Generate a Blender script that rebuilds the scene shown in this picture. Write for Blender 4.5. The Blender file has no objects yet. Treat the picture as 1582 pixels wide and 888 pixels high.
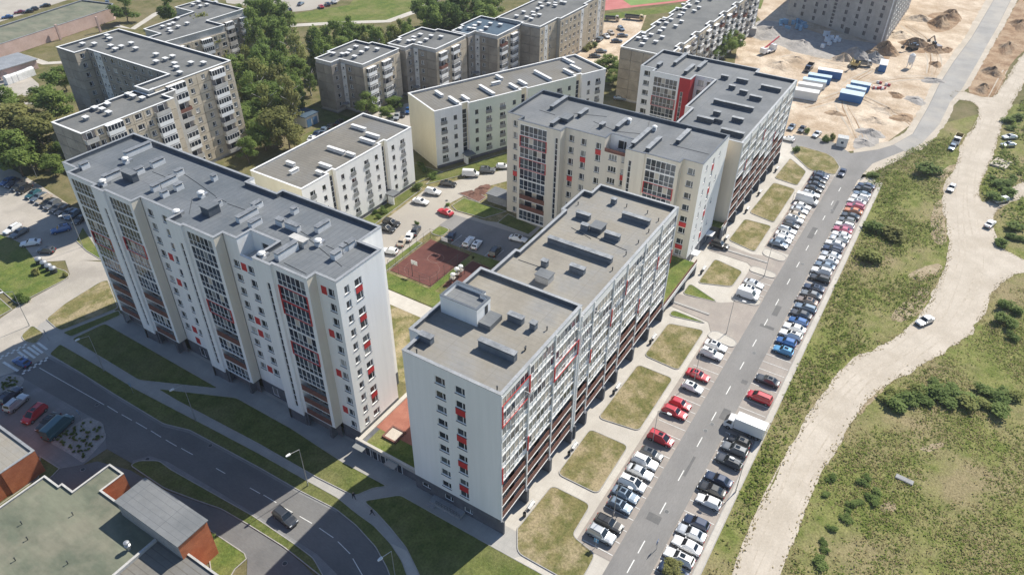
import bpy, math, random
import numpy as np
from mathutils import Vector, Matrix
random.seed(7)
rng = np.random.default_rng(7)
SC = bpy.context.scene
COL = SC.collection
R = math.radians

# ------------------------------------------------------------------ camera
FPX, PIT, ROLL, YAW, CAMH = 1135.0, R(36.7), R(0.63), R(31.8), 100.0
_F = Vector((math.cos(YAW), math.sin(YAW), 0)); _R = Vector((math.sin(YAW), -math.cos(YAW), 0)); _U = Vector((0, 0, 1))
FW = _F*math.cos(PIT) - _U*math.sin(PIT)
_u0 = _U*math.cos(PIT) + _F*math.sin(PIT)
RT = _R*math.cos(ROLL) + _u0*math.sin(ROLL)
UPV = _u0*math.cos(ROLL) - _R*math.sin(ROLL)
cam = bpy.data.cameras.new("camera"); camo = bpy.data.objects.new("camera", cam); COL.objects.link(camo)
cam.sensor_width = 36; cam.lens = FPX/1582*36; cam.clip_start = 1; cam.clip_end = 6000
camo.matrix_world = Matrix(((RT.x, UPV.x, -FW.x, 0), (RT.y, UPV.y, -FW.y, 0), (RT.z, UPV.z, -FW.z, CAMH), (0, 0, 0, 1)))
SC.camera = camo

def G(px, py, z=0.0):
    """where the line of sight of a survey point of the photograph meets the level z"""
    d = FW*FPX + RT*(px-791) - UPV*(py-444)
    t = (z-CAMH)/d.z
    return (d.x*t, d.y*t)

# ------------------------------------------------------------------ world, sun, exposure
SUN_AZ, SUN_EL = R(-13.5), R(45.5)
w = bpy.data.worlds.new("World"); SC.world = w; w.use_nodes = True
nt = w.node_tree; nt.nodes.clear()
sky = nt.nodes.new("ShaderNodeTexSky"); sky.sky_type = 'NISHITA'; sky.sun_disc = False
sky.sun_elevation = SUN_EL; sky.sun_rotation = math.pi/2 - SUN_AZ; sky.altitude = 150; sky.air_density = 1.0; sky.dust_density = 0.3; sky.ozone_density = 3.0
bg = nt.nodes.new("ShaderNodeBackground"); bg.inputs[1].default_value = 0.10
wo = nt.nodes.new("ShaderNodeOutputWorld")
nt.links.new(sky.outputs[0], bg.inputs[0]); nt.links.new(bg.outputs[0], wo.inputs[0])
sl = bpy.data.lights.new("sun", 'SUN'); sl.energy = 5.0; sl.angle = R(0.5); sl.color = (1.0, 0.94, 0.83)
so = bpy.data.objects.new("sun", sl); COL.objects.link(so)
sdir = Vector((-math.cos(SUN_AZ)*math.cos(SUN_EL), -math.sin(SUN_AZ)*math.cos(SUN_EL), -math.sin(SUN_EL)))
so.rotation_euler = sdir.to_track_quat('-Z', 'Y').to_euler()
so.location = (200, 0, 200)
SC.view_settings.view_transform = 'Standard'; SC.view_settings.look = 'None'; SC.view_settings.gamma = 1
SC.view_settings.exposure = 0.45

# ------------------------------------------------------------------ materials
MATS = {}
def nodes_of(m):
    m.use_nodes = True
    return m.node_tree, m.node_tree.nodes, m.node_tree.links
def mat(name, c1, c2=None, scale=0.3, fine=3.0, famt=0.25, rough=0.85, bump=0.0, spec=0.3, c3=None, s3=0.06, a3=0.5, metal=0.0, local=False, seam=None, rnd=0.0, detail=5, lo=0.38, hi=0.62, stretch=None):
    """two tone noise colour with fine grain; c3 = broad patches; seam=(axis, spacing, width, colour)"""
    m = bpy.data.materials.new(name); t, n, l = nodes_of(m)
    b = n["Principled BSDF"]; b.inputs["Roughness"].default_value = rough
    b.inputs["Metallic"].default_value = metal; b.inputs["Specular IOR Level"].default_value = spec
    if local:
        pos = n.new("ShaderNodeTexCoord").outputs["Object"]
    else:
        pos = n.new("ShaderNodeNewGeometry").outputs["Position"]
    src = pos
    if stretch:
        mp = n.new("ShaderNodeMapping"); mp.inputs["Scale"].default_value = stretch[:3]
        if len(stretch) > 3: mp.inputs["Rotation"].default_value = (0, 0, stretch[3])
        l.new(pos, mp.inputs[0]); src = mp.outputs[0]
    def noise(sc, det=5, rg=0.6, s=None):
        q = n.new("ShaderNodeTexNoise"); q.inputs["Scale"].default_value = sc; q.inputs["Detail"].default_value = det; q.inputs["Roughness"].default_value = rg
        l.new(s or src, q.inputs["Vector"]); return q.outputs["Fac"]
    def ramp(f, a, b_, lo_, hi_):
        r_ = n.new("ShaderNodeValToRGB"); r_.color_ramp.elements[0].position = lo_; r_.color_ramp.elements[1].position = hi_
        r_.color_ramp.elements[0].color = (*a, 1); r_.color_ramp.elements[1].color = (*b_, 1); l.new(f, r_.inputs[0]); return r_.outputs[0]
    def mix(fac, a, b_, mode='MIX'):
        x = n.new("ShaderNodeMix"); x.data_type = 'RGBA'; x.blend_type = mode
        if isinstance(fac, float): x.inputs[0].default_value = fac
        else: l.new(fac, x.inputs[0])
        for i, q in ((6, a), (7, b_)):
            if isinstance(q, tuple): x.inputs[i].default_value = (*q, 1)
            else: l.new(q, x.inputs[i])
        return x.outputs[2]
    c = ramp(noise(scale, detail), c1, c2 or tuple(min(1, k*1.12) for k in c1), lo, hi)
    if c3:
        f = ramp(noise(s3, 6, 0.65, src if stretch and stretch[2] < 1 else pos), (0, 0, 0), (a3, a3, a3), 0.45, 0.62)
        c = mix(f, c, c3)
    fn = noise(fine, 4, 0.7)
    g = ramp(fn, (1-famt,)*3, (1+famt,)*3, 0.25, 0.75)
    c = mix(1.0, c, g, 'MULTIPLY')
    if rnd:
        oi = n.new("ShaderNodeObjectInfo")
        c = mix(1.0, c, ramp(oi.outputs["Random"], (1-rnd,)*3, (1+rnd,)*3, 0, 1), 'MULTIPLY')
    if seam:
        for ax, sp, wd, sc_ in (seam if isinstance(seam, list) else [seam]):
            sx = n.new("ShaderNodeSeparateXYZ"); l.new(pos, sx.inputs[0])
            a1 = n.new("ShaderNodeMath"); a1.operation = 'DIVIDE'; l.new(sx.outputs[ax], a1.inputs[0]); a1.inputs[1].default_value = sp
            a2 = n.new("ShaderNodeMath"); a2.operation = 'FRACT'; l.new(a1.outputs[0], a2.inputs[0])
            a3_ = n.new("ShaderNodeMath"); a3_.operation = 'LESS_THAN'; l.new(a2.outputs[0], a3_.inputs[0]); a3_.inputs[1].default_value = wd/sp
            c = mix(a3_.outputs[0], c, sc_)
    l.new(c, b.inputs["Base Color"])
    if bump:
        bp = n.new("ShaderNodeBump"); bp.inputs["Strength"].default_value = bump; bp.inputs["Distance"].default_value = 0.15
        l.new(fn, bp.inputs["Height"]); l.new(bp.outputs[0], b.inputs["Normal"])
    MATS[name] = m
    return m
def flat(name, c, rough=0.6, metal=0.0, spec=0.4, coat=0.0):
    m = bpy.data.materials.new(name); t, n, l = nodes_of(m); b = n["Principled BSDF"]
    b.inputs["Base Color"].default_value = (*c, 1); b.inputs["Roughness"].default_value = rough
    b.inputs["Metallic"].default_value = metal; b.inputs["Specular IOR Level"].default_value = spec
    b.inputs["Coat Weight"].default_value = coat; b.inputs["Coat Roughness"].default_value = 0.05
    MATS[name] = m; return m
def glassmat(name, cols, rough=0.08):
    """dark reflecting pane whose tone (room, blind, curtain) differs from window to window"""
    m = bpy.data.materials.new(name); t, n, l = nodes_of(m); b = n["Principled BSDF"]
    oi = n.new("ShaderNodeObjectInfo"); r_ = n.new("ShaderNodeValToRGB"); r_.color_ramp.interpolation = 'CONSTANT'
    e = r_.color_ramp.elements
    e[0].position = 0; e[0].color = (*cols[0][1], 1); e[1].position = cols[1][0]; e[1].color = (*cols[1][1], 1)
    for p, c in cols[2:]:
        q = e.new(p); q.color = (*c, 1)
    l.new(oi.outputs["Random"], r_.inputs[0]); l.new(r_.outputs[0], b.inputs["Base Color"])
    b.inputs["Roughness"].default_value = rough; b.inputs["Specular IOR Level"].default_value = 0.6
    MATS[name] = m; return m
def leafmat(name, c1, c2, sc=0.5, tr=0.35):
    m = bpy.data.materials.new(name); t, n, l = nodes_of(m); b = n["Principled BSDF"]
    pos = n.new("ShaderNodeNewGeometry")
    q = n.new("ShaderNodeTexNoise"); q.inputs["Scale"].default_value = sc; q.inputs["Detail"].default_value = 3; l.new(pos.outputs["Position"], q.inputs["Vector"])
    oi = n.new("ShaderNodeObjectInfo")
    ad = n.new("ShaderNodeMath"); ad.operation = 'MULTIPLY_ADD'; l.new(oi.outputs["Random"], ad.inputs[0]); ad.inputs[1].default_value = 0.35; l.new(q.outputs["Fac"], ad.inputs[2])
    pr = n.new("ShaderNodeMath"); pr.operation = 'MULTIPLY_ADD'; l.new(pos.outputs["Random Per Island"], pr.inputs[0]); pr.inputs[1].default_value = 0.3; l.new(ad.outputs[0], pr.inputs[2])
    r_ = n.new("ShaderNodeValToRGB"); r_.color_ramp.elements[0].position = 0.5; r_.color_ramp.elements[1].position = 1.1
    r_.color_ramp.elements[0].color = (*c1, 1); r_.color_ramp.elements[1].color = (*c2, 1); l.new(pr.outputs[0], r_.inputs[0])
    l.new(r_.outputs[0], b.inputs["Base Color"]); b.inputs["Roughness"].default_value = 0.75; b.inputs["Specular IOR Level"].default_value = 0.15
    tb = n.new("ShaderNodeBsdfTranslucent"); l.new(r_.outputs[0], tb.inputs[0])
    mx = n.new("ShaderNodeMixShader"); mx.inputs[0].default_value = tr
    l.new(b.outputs[0], mx.inputs[1]); l.new(tb.outputs[0], mx.inputs[2]); l.new(mx.outputs[0], n["Material Output"].inputs[0])
    MATS[name] = m; return m

# render / facade finishes
mat("white_render", (.83, .825, .80), (.88, .87, .85), scale=.15, fine=1.2, famt=.035, rough=.9, stretch=(1, 1, .07), c3=(.74, .73, .705), s3=.45, a3=.2)
mat("cream_render", (.68, .62, .52), (.74, .68, .58), scale=.15, fine=1.2, famt=.035, rough=.9, stretch=(1, 1, .07), c3=(.58, .53, .45), s3=.45, a3=.35)
mat("yellow_render", (.70, .645, .49), (.75, .695, .54), scale=.2, fine=1.5, famt=.04, rough=.9, stretch=(1, 1, .3))
mat("mint_render", (.66, .71, .60), (.70, .74, .65), scale=.2, fine=1.5, famt=.04, rough=.9, stretch=(1, 1, .3))
mat("red_render", (.42, .025, .03), (.47, .035, .04), scale=.3, fine=1.5, famt=.06, rough=.7)
mat("red_panel", (.50, .03, .035), (.55, .05, .05), scale=.4, fine=2, famt=.08, rough=.6, rnd=.1)
mat("plinth", (.10, .105, .12), (.14, .145, .16), scale=.5, fine=4, famt=.15, rough=.8)
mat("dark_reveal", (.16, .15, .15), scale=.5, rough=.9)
mat("brown_slat", (.155, .068, .052), (.215, .10, .078), scale=1.5, fine=6, famt=.2, rough=.7, stretch=(.5, .5, 4))
mat("loggia_wall", (.55, .49, .40), scale=.4, rough=.9)
mat("panel_grey", (.30, .275, .245), (.38, .345, .30), scale=.35, fine=5, famt=.18, rough=.95, rnd=.10, c3=(.22, .20, .18), s3=.2, a3=.5)
mat("panel_brown", (.25, .225, .19), (.33, .295, .245), scale=.35, fine=5, famt=.18, rough=.95, rnd=.08, c3=(.20, .17, .14), s3=.2, a3=.5)
mat("panel_tan", (.46, .40, .31), (.54, .47, .37), scale=.35, fine=5, famt=.15, rough=.95, rnd=.08)
mat("joint", (.42, .41, .39), scale=.8, rough=.9)
mat("concrete", (.42, .41, .39), (.50, .49, .47), scale=.5, fine=4, famt=.12, rough=.9)
mat("concrete_dark", (.26, .26, .26), (.33, .33, .33), scale=.5, fine=4, famt=.15, rough=.9)
mat("block_masonry", (.42, .385, .35), (.50, .46, .42), scale=.5, fine=3, famt=.15, rough=.95, seam=[(2, .6, .05, (.36, .33, .30))], c3=(.34, .31, .28), s3=.15, a3=.5)
mat("orange_brick", (.40, .13, .06), (.50, .18, .085), scale=.8, fine=5, famt=.2, rough=.85, seam=[(2, .3, .03, (.30, .13, .08))])
mat("pink_wall", (.50, .36, .31), (.58, .43, .38), scale=.3, fine=2, famt=.1, rough=.9)
# roofs
mat("roof_blue", (.105, .122, .14), (.145, .16, .178), scale=.12, fine=1.3, famt=.12, rough=.85, seam=[(1, 1.0, .06, (.085, .10, .115)), (0, 9.3, .06, (.08, .09, .105))], c3=(.18, .19, .20), s3=.05, a3=.6)
mat("roof_tan", (.25, .23, .195), (.32, .295, .25), scale=.12, fine=1.3, famt=.10, rough=.9, seam=[(0, 1.0, .06, (.215, .20, .17)), (1, 8.3, .06, (.20, .185, .165))], c3=(.21, .215, .22), s3=.06, a3=.8)
mat("roof_grey", (.135, .145, .155), (.18, .19, .20), scale=.12, fine=1.3, famt=.10, rough=.9, seam=[(0, 1.0, .06, (.115, .125, .135)), (1, 7.7, .06, (.105, .115, .125))], c3=(.215, .22, .222), s3=.05, a3=.6)
mat("roof_olive", (.165, .155, .135), (.215, .20, .172), scale=.12, fine=1.5, famt=.12, rough=.9, local=True, seam=[(0, 1.0, .12, (.13, .122, .108))], c3=(.16, .168, .178), s3=.06, a3=.6)
mat("roof_old", (.115, .12, .12), (.16, .163, .16), scale=.15, fine=1.3, famt=.14, rough=.9, seam=[(1, 1.0, .05, (.145, .15, .15))], c3=(.19, .19, .182), s3=.05, a3=.5)
mat("roof_navy", (.05, .085, .125), (.075, .115, .155), scale=.15, fine=1.3, famt=.14, rough=.8)
mat("roof_green", (.115, .13, .095), (.175, .185, .135), scale=.25, fine=1.1, famt=.16, rough=.92, stretch=(1, .3, 1, .05), c3=(.23, .215, .165), s3=.15, a3=.6)
mat("coping_grey", (.30, .31, .32), (.36, .37, .38), scale=.4, rough=.5, metal=.3)
mat("coping_white", (.68, .68, .67), (.74, .74, .73), scale=.4, rough=.6)
mat("coping_dark", (.10, .115, .135), scale=.4, rough=.6)
mat("parapet_shaded", (.075, .09, .11), (.10, .115, .135), scale=.4, rough=.8)  # dark felt, darkened further: shade on the inner faces put into the colour
mat("vent_white", (.66, .66, .65), (.74, .74, .73), scale=.6, rough=.8, famt=.1)
mat("vent_shaded", (.13, .15, .175), (.17, .19, .215), scale=.6, rough=.8, famt=.1)  # deep shade of the ducts' camera-facing sides put into the whole colour
mat("vent_cap", (.20, .21, .22), (.30, .31, .32), scale=.8, rough=.5, metal=.4)
# joinery
flat("frame_white", (.80, .80, .80), .45); flat("frame_dark", (.05, .05, .055), .5)
flat("frame_red", (.48, .03, .035), .5); flat("sill_dark", (.06, .065, .08), .5)
glassmat("pane", [(0, (.022, .028, .035)), (.45, (.05, .06, .07)), (.66, (.10, .115, .125)), (.80, (.20, .205, .20)), (.93, (.42, .42, .40))])
flat("glass_dark", (.016, .024, .038), .06, spec=.6); flat("glass_mid", (.045, .062, .085), .08, spec=.6); flat("glass_pale", (.24, .25, .25), .15, spec=.5); flat("curtain", (.48, .44, .38), .5)
flat("glass_blue", (.05, .10, .15), .08, spec=.6)
flat("metal_grey", (.45, .46, .47), .4, .6); flat("metal_dark", (.06, .065, .07), .5, .3)

# ------------------------------------------------------------------ mesh helpers
class MB:
    def __init__(s): s.v = []; s.f = []; s.m = []
    def face(s, pts, m=0):
        k = len(s.v); s.v.extend([tuple(p) for p in pts]); s.f.append(tuple(range(k, k+len(pts)))); s.m.append(m)
    def box(s, x0, y0, z0, x1, y1, z1, m=0, bottom=True):
        if x0 > x1: x0, x1 = x1, x0
        if y0 > y1: y0, y1 = y1, y0
        k = len(s.v)
        s.v += [(x0, y0, z0), (x1, y0, z0), (x1, y1, z0), (x0, y1, z0), (x0, y0, z1), (x1, y0, z1), (x1, y1, z1), (x0, y1, z1)]
        q = [(0, 1, 5, 4), (1, 2, 6, 5), (2, 3, 7, 6), (3, 0, 4, 7), (4, 5, 6, 7)] + ([(3, 2, 1, 0)] if bottom else [])
        for f in q: s.f.append(tuple(k+i for i in f)); s.m.append(m)
    def prism(s, poly, z0, z1, m=0, mt=None, bottom=False):
        n = len(poly)
        for i in range(n):
            a, b = poly[i], poly[(i+1) % n]
            s.face([(a[0], a[1], z0), (b[0], b[1], z0), (b[0], b[1], z1), (a[0], a[1], z1)], m)
        s.face([(p[0], p[1], z1) for p in poly], m if mt is None else mt)
        if bottom: s.face([(p[0], p[1], z0) for p in reversed(poly)], m)
    def bar(s, a, b, r=.05, m=0, n=6, r2=None):
        a = Vector(a); b = Vector(b); d = (b-a).normalized(); u = d.orthogonal().normalized(); v = d.cross(u); k = len(s.v)
        for p, rr_ in ((a, r), (b, r if r2 is None else r2)):
            for i in range(n):
                t = 2*math.pi*i/n; s.v.append(tuple(p + (u*math.cos(t) + v*math.sin(t))*rr_))
        for i in range(n):
            j = (i+1) % n; s.f.append((k+i, k+j, k+n+j, k+n+i)); s.m.append(m)
        s.f.append(tuple(k+n+i for i in range(n))); s.m.append(m); s.f.append(tuple(k+n-1-i for i in range(n))); s.m.append(m)
    def lathe(s, prof, m=0, n=10, c=(0, 0)):
        k = len(s.v)
        for r_, z in prof:
            for i in range(n):
                t = 2*math.pi*i/n; s.v.append((c[0]+r_*math.cos(t), c[1]+r_*math.sin(t), z))
        for j in range(len(prof)-1):
            for i in range(n):
                i2 = (i+1) % n; s.f.append((k+j*n+i, k+j*n+i2, k+(j+1)*n+i2, k+(j+1)*n+i)); s.m.append(m)
        s.f.append(tuple(k+(len(prof)-1)*n+i for i in range(n))); s.m.append(m)
    def mesh(s, name, mats):
        me = bpy.data.meshes.new(name); me.from_pydata(s.v, [], s.f)
        for q in mats: me.materials.append(MATS[q] if isinstance(q, str) else q)
        me.polygons.foreach_set("material_index", s.m); me.update(); return me
def obj(name, me, parent=None, loc=(0, 0, 0), rz=0.0, label=None, cat=None, group=None, kind=None):
    o = bpy.data.objects.new(name, me); COL.objects.link(o); o.location = loc
    if rz: o.rotation_euler = (0, 0, rz)
    if parent: o.parent = parent
    for k, q in (("label", label), ("category", cat), ("group", group), ("kind", kind)):
        if q: o[k] = q
    return o
def part(name, mb, mats, parent): return obj(name, mb.mesh(name, mats), parent)
def thing(name, label, cat, loc=(0, 0, 0), rz=0.0, group=None): return obj(name, None, None, loc, rz, label, cat, group)
def inset(poly, d):
    n = len(poly); out = []
    for i in range(n):
        a, b, c = Vector(poly[i-1]), Vector(poly[i]), Vector(poly[(i+1) % n])
        e1 = (b-a).normalized(); e2 = (c-b).normalized()
        n1 = Vector((-e1.y, e1.x)); n2 = Vector((-e2.y, e2.x))
        k = 1 + n1.dot(n2)
        out.append(tuple(b + (n1+n2)*(d/max(k, .15))))
    return out
def ring(mb, poly, d0, d1, z0, z1, m=0):
    """closed band between two offsets of a polygon"""
    a = inset(poly, d0) if d0 else list(poly); b = inset(poly, d1); n = len(poly)
    for i in range(n):
        j = (i+1) % n
        mb.face([(*a[i], z0), (*a[j], z0), (*a[j], z1), (*a[i], z1)], m)
        mb.face([(*b[j], z0), (*b[i], z0), (*b[i], z1), (*b[j], z1)], m)
        mb.face([(*a[i], z1), (*a[j], z1), (*b[j], z1), (*b[i], z1)], m)
        mb.face([(*a[j], z0), (*a[i], z0), (*b[i], z0), (*b[j], z0)], m)
def wallgrid(mb, p0, p1, z0, z1, ops, m=0, depth=.2, mr=None):
    """upright wall with real openings; outward is to the right of p0->p1; ops = (s0, s1, za, zb[, depth])"""
    p0 = Vector(p0); p1 = Vector(p1); L = (p1-p0).length; d = (p1-p0)/L; inn = Vector((-d.y, d.x))
    ss = sorted({0.0, round(L, 4), *[round(o[0], 4) for o in ops], *[round(o[1], 4) for o in ops]})
    zs = sorted({round(z0, 4), round(z1, 4), *[round(o[2], 4) for o in ops], *[round(o[3], 4) for o in ops]})
    ss = [s for s in ss if -1e-6 <= s <= L+1e-3]; zs = [z for z in zs if z0-1e-6 <= z <= z1+1e-6]
    def P(s, z, y=0): q = p0+d*s+inn*y; return (q.x, q.y, z)
    for i in range(len(ss)-1):
        sm = (ss[i]+ss[i+1])/2; zr = None
        for j in range(len(zs)-1):
            zm = (zs[j]+zs[j+1])/2
            hole = any(o[0] < sm < o[1] and o[2] < zm < o[3] for o in ops)
            if hole:
                if zr is not None: mb.face([P(ss[i], zr), P(ss[i+1], zr), P(ss[i+1], zs[j]), P(ss[i], zs[j])], m); zr = None
            elif zr is None: zr = zs[j]
        if zr is not None: mb.face([P(ss[i], zr), P(ss[i+1], zr), P(ss[i+1], zs[-1]), P(ss[i], zs[-1])], m)
    mr = m if mr is None else mr
    for o in ops:
        s0, s1, a, b = o[:4]; y = o[4] if len(o) > 4 else depth
        mb.face([P(s0, a), P(s0, b), P(s0, b, y), P(s0, a, y)], mr); mb.face([P(s1, a, y), P(s1, b, y), P(s1, b), P(s1, a)], mr)
        mb.face([P(s0, b), P(s1, b), P(s1, b, y), P(s0, b, y)], mr); mb.face([P(s0, a, y), P(s1, a, y), P(s1, a), P(s0, a)], mr)
_WC = {}; _PN = {}
def window_mesh(w_, h, style):
    key = (round(w_, 2), round(h, 2), style)
    if key in _WC: return _WC[key]
    mb = MB(); x = w_/2; z = h/2; f = .095
    fm = "frame_dark" if style.startswith("dark") else "frame_white"
    if style == "panel":
        mb.box(-x, -.05, -z, x, .02, z); me = mb.mesh("spandrel", ["red_panel"]); _WC[key] = me; return me
    mb.box(-x, .09, -z, -x+f, .2, z); mb.box(x-f, .09, -z, x, .2, z); mb.box(-x+f, .09, z-f, x-f, .2, z); mb.box(-x+f, .09, -z, x-f, .2, -z+f)
    if style in ("double", "triple", "french", "dark_double"):
        ms = [.18*w_] if style in ("double", "french", "dark_double") else [-w_/6, w_/6]
        for q in ms: mb.box(q-.05, .10, -z+f, q+.05, .2, z-f)
    if style == "french": mb.box(-x+f, .10, -z*.18, x-f, .2, -z*.18+.08); mb.box(-x-.05, -.16, -z, x+.05, -.12, -z+.95, 3); mb.box(-x-.05, -.12, -z+.0, -x, .05, -z+.95, 3); mb.box(x, -.12, -z, x+.05, .05, -z+.95, 3)
    if style == "strip":
        k = int(h/1.4)
        for i in range(1, k): mb.box(-x+f, .10, -z+i*h/k-.05, x-f, .2, -z+i*h/k+.05)
    pm_ = MB(); pm_.face([(-x+f, .15, -z+f), (x-f, .15, -z+f), (x-f, .15, z-f), (-x+f, .15, z-f)], 0)
    _PN[key] = pm_.mesh("pane", ["glass_dark" if style == "strip" else "pane"])
    if style not in ("strip",): mb.box(-x-.06, -.07, -z-.10, x+.06, .09, -z-.005, 2)
    me = mb.mesh("window", [fm, "pane", "sill_dark", "glass_pale"]); _WC[key] = me
    return me
def pane_mesh(w_, h, style): return _PN[(round(w_, 2), round(h, 2), style)]
class Building:
    """one thing: wall, roof, coping, windows, loggias and the rest as its parts"""
    def __init__(s, name, label, cat="building", loc=(0, 0, 0), rz=0.0, group=None):
        s.root = thing(name, label, cat, loc, rz, group); s.w = MB(); s.wm = []
    def mi(s, m):
        if m not in s.wm: s.wm.append(m)
        return s.wm.index(m)
    def wall(s, p0, p1, z0, z1, wins=(), m="white_render", holes=(), mr=None):
        """wins = (coordinate along the wall's axis, z centre, width, height, style)"""
        dx, dy = p1[0]-p0[0], p1[1]-p0[1]; L = math.hypot(dx, dy); ax = 0 if abs(dx) > abs(dy) else 1
        ops = []; th = math.atan2(dy, dx)
        for c, z, w_, h, st in wins:
            sc = abs(c-p0[ax])
            if st != "panel": ops.append((sc-w_/2, sc+w_/2, z-h/2, z+h/2))
            wo_ = obj("spandrel_panel" if st == "panel" else "window", window_mesh(w_, h, st), s.root, (p0[0]+dx/L*sc, p0[1]+dy/L*sc, z), th)
            if st != "panel": obj("pane", pane_mesh(w_, h, st), wo_)
        for h_ in holes: ops.append((min(abs(h_[0]-p0[ax]), abs(h_[1]-p0[ax])), max(abs(h_[0]-p0[ax]), abs(h_[1]-p0[ax])), h_[2], h_[3], h_[4]))
        wallgrid(s.w, p0, p1, z0, z1, ops, s.mi(m), .2, None if mr is None else s.mi(mr))
    def finish(s): part("wall", s.w, s.wm, s.root)
    def roof(s, poly, z, ph=.9, mroof="roof_blue", mcap="coping_grey", minner="parapet_shaded", t=.35, ov=.07):
        inn = inset(poly, t); mb = MB()
        mb.face([(p[0], p[1], z-ph) for p in inn], 0)
        n = len(inn)
        for i in range(n):
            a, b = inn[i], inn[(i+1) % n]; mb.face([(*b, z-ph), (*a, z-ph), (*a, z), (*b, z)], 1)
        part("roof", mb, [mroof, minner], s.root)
        mc = MB(); ring(mc, inset(poly, -ov), 0, t+2*ov, z, z+.09); part("coping", mc, [mcap], s.root)
        s.deck = z-ph
    def chimney(s, x0, y0, x1, y1, h=1.2, t=.9, mb_="vent_white", cap="vent_cap"):
        """masonry duct from one end to the other, with a sheet-metal cap and dark vent slots"""
        z = s.deck; dx, dy = x1-x0, y1-y0
        if abs(dx) >= abs(dy): a = (min(x0, x1), (y0+y1)/2-t/2, max(x0, x1), (y0+y1)/2+t/2)
        else: a = ((x0+x1)/2-t/2, min(y0, y1), (x0+x1)/2+t/2, max(y0, y1))
        if a[2]-a[0] < t: a = ((a[0]+a[2]-t)/2, a[1], (a[0]+a[2]+t)/2, a[3])
        if a[3]-a[1] < t: a = (a[0], (a[1]+a[3]-t)/2, a[2], (a[1]+a[3]+t)/2)
        mb = MB(); mb.box(a[0], a[1], z+.005, a[2], a[3], z+h-.25, 0, False); mb.box(a[0]+.12, a[1]+.12, z+h-.25, a[2]-.12, a[3]-.12, z+h-.02, 1, False)
        ch = part("chimney", mb, [mb_, "metal_dark"], s.root)
        mb = MB(); mb.box(a[0]-.1, a[1]-.1, z+h-.02, a[2]+.1, a[3]+.1, z+h+.06, 0); part("cap", mb, [cap], ch)
# ------------------------------------------------------------------ loggias
_LC = {}
def loggia_mesh(W, H, style, n, seed):
    key = (round(W, 2), round(H, 2), style, n, seed)
    if key in _LC: return _LC[key]
    rn = random.Random(seed*31+n); mb = MB()   # 0 white 1 dark glass 2 mid 3 pale 4 curtain 5 red 6 slat 7 wall 8 slab
    if style in ("glazed", "red", "framed", "pale"):
        fr = 0; f = .10
        mb.box(0, -.02, 0, W, .25, .22, 8)                         # floor edge
        rows = [(.22, 1.15), (1.15, H-.12)]; mb.box(0, -.01, H-.12, W, .2, H, 0)
        for a, b_ in rows:
            mb.box(0, .0, b_-.05, W, .08, b_+.03, fr)
            for i in range(n+1):
                x = W*i/n; mb.box(max(0, x-f/2), .0, a, min(W, x+f/2), .08, b_-.05, fr)
            for i in range(n):
                r_ = rn.random(); g = 1 if r_ < .45 else 2 if r_ < .78 else 3 if r_ < .95 else 4
                if a < 1 and r_ > .55: g = 2
                if style == "pale": g = (0 if r_ < .75 else 3 if r_ < .92 else 2) if a < 1 else (2 if r_ < .3 else 3 if r_ < .72 else 4 if r_ < .92 else 1)
                mb.face([(W*i/n, .05, a), (W*(i+1)/n, .05, a), (W*(i+1)/n, .05, b_), (W*i/n, .05, b_)], g)
        if style in ("red",):
            mb.box(-.10, -.12, .0, W+.10, .05, .16, 5); mb.box(-.10, -.12, H-.12, W+.10, .05, H, 5)
            mb.box(-.10, -.12, .16, .10, .05, H-.12, 5); mb.box(W-.10, -.12, .16, W+.10, .05, H-.12, 5)
        if style == "framed":
            mb.box(0, -.10, 0, W, .0, .24, 0)
    else:                                                          # open balcony behind timber slats
        mb.box(0, -.02, 0, W, 1.35, .2, 8)
        if style == "slat":
            for i in range(7): mb.box(.02, -.02, .2+i*.185, W-.02, .03, .2+i*.185+.155, 6)
        else:
            for i in range(n+1): mb.box(max(0, W*i/n-.035), 0, .2, min(W, W*i/n+.035), .07, H, 0)
            mb.box(0, 0, 1.1, W, .07, 1.18, 0); mb.face([(0, .04, .2), (W, .04, .2), (W, .04, 1.1), (0, .04, 1.1)], 2)
        mb.face([(0, 1.33, .2), (W, 1.33, .2), (W, 1.33, H), (0, 1.33, H)], 7)
        x = W*.25
        for q in (W*.12, W*.58):
            mb.box(q, 1.27, .3, q+W*.3, 1.32, 2.4, 0); mb.face([(q+.08, 1.26, .4), (q+W*.3-.08, 1.26, .4), (q+W*.3-.08, 1.26, 2.3), (q+.08, 1.26, 2.3)], 1)
    me = mb.mesh("loggia", ["frame_white", "glass_dark", "glass_mid", "glass_pale", "curtain", "frame_red", "brown_slat", "loggia_wall", "coping_white"])
    _LC[key] = me; return me
def loggia_stack(b, p0, p1, c0, c1, z0, fh, styles, n=5, label=None):
    """one loggia per storey between coordinates c0 and c1 of the wall p0->p1; styles from the bottom up"""
    dx, dy = p1[0]-p0[0], p1[1]-p0[1]; L = math.hypot(dx, dy); ax = 0 if abs(dx) > abs(dy) else 1; th = math.atan2(dy, dx)
    s0, s1 = sorted((abs(c0-p0[ax]), abs(c1-p0[ax])))
    for k, st in enumerate(styles):
        obj("loggia", loggia_mesh(s1-s0, fh, st, n, (k*7+int(s0)) % 5), b.root, (p0[0]+dx/L*s0, p0[1]+dy/L*s0, z0+k*fh), th)
    return (c0, c1, z0, z0+fh*len(styles), 1.4)

# ------------------------------------------------------------------ long slab block at the left (11 storeys, faces -x in shade)
A = Building("apartment_building", "long white eleven storey block with bluish flat roof beside the shaded road", "building")
ZT = 35.5; FH = 2.855; ROW = [32.9-FH*k for k in range(11)]
XR, XB, XS = 60.5, 58.7, 58.25
def seg(b, pts, z1=ZT, m="white_render", z0=0):
    return
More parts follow.
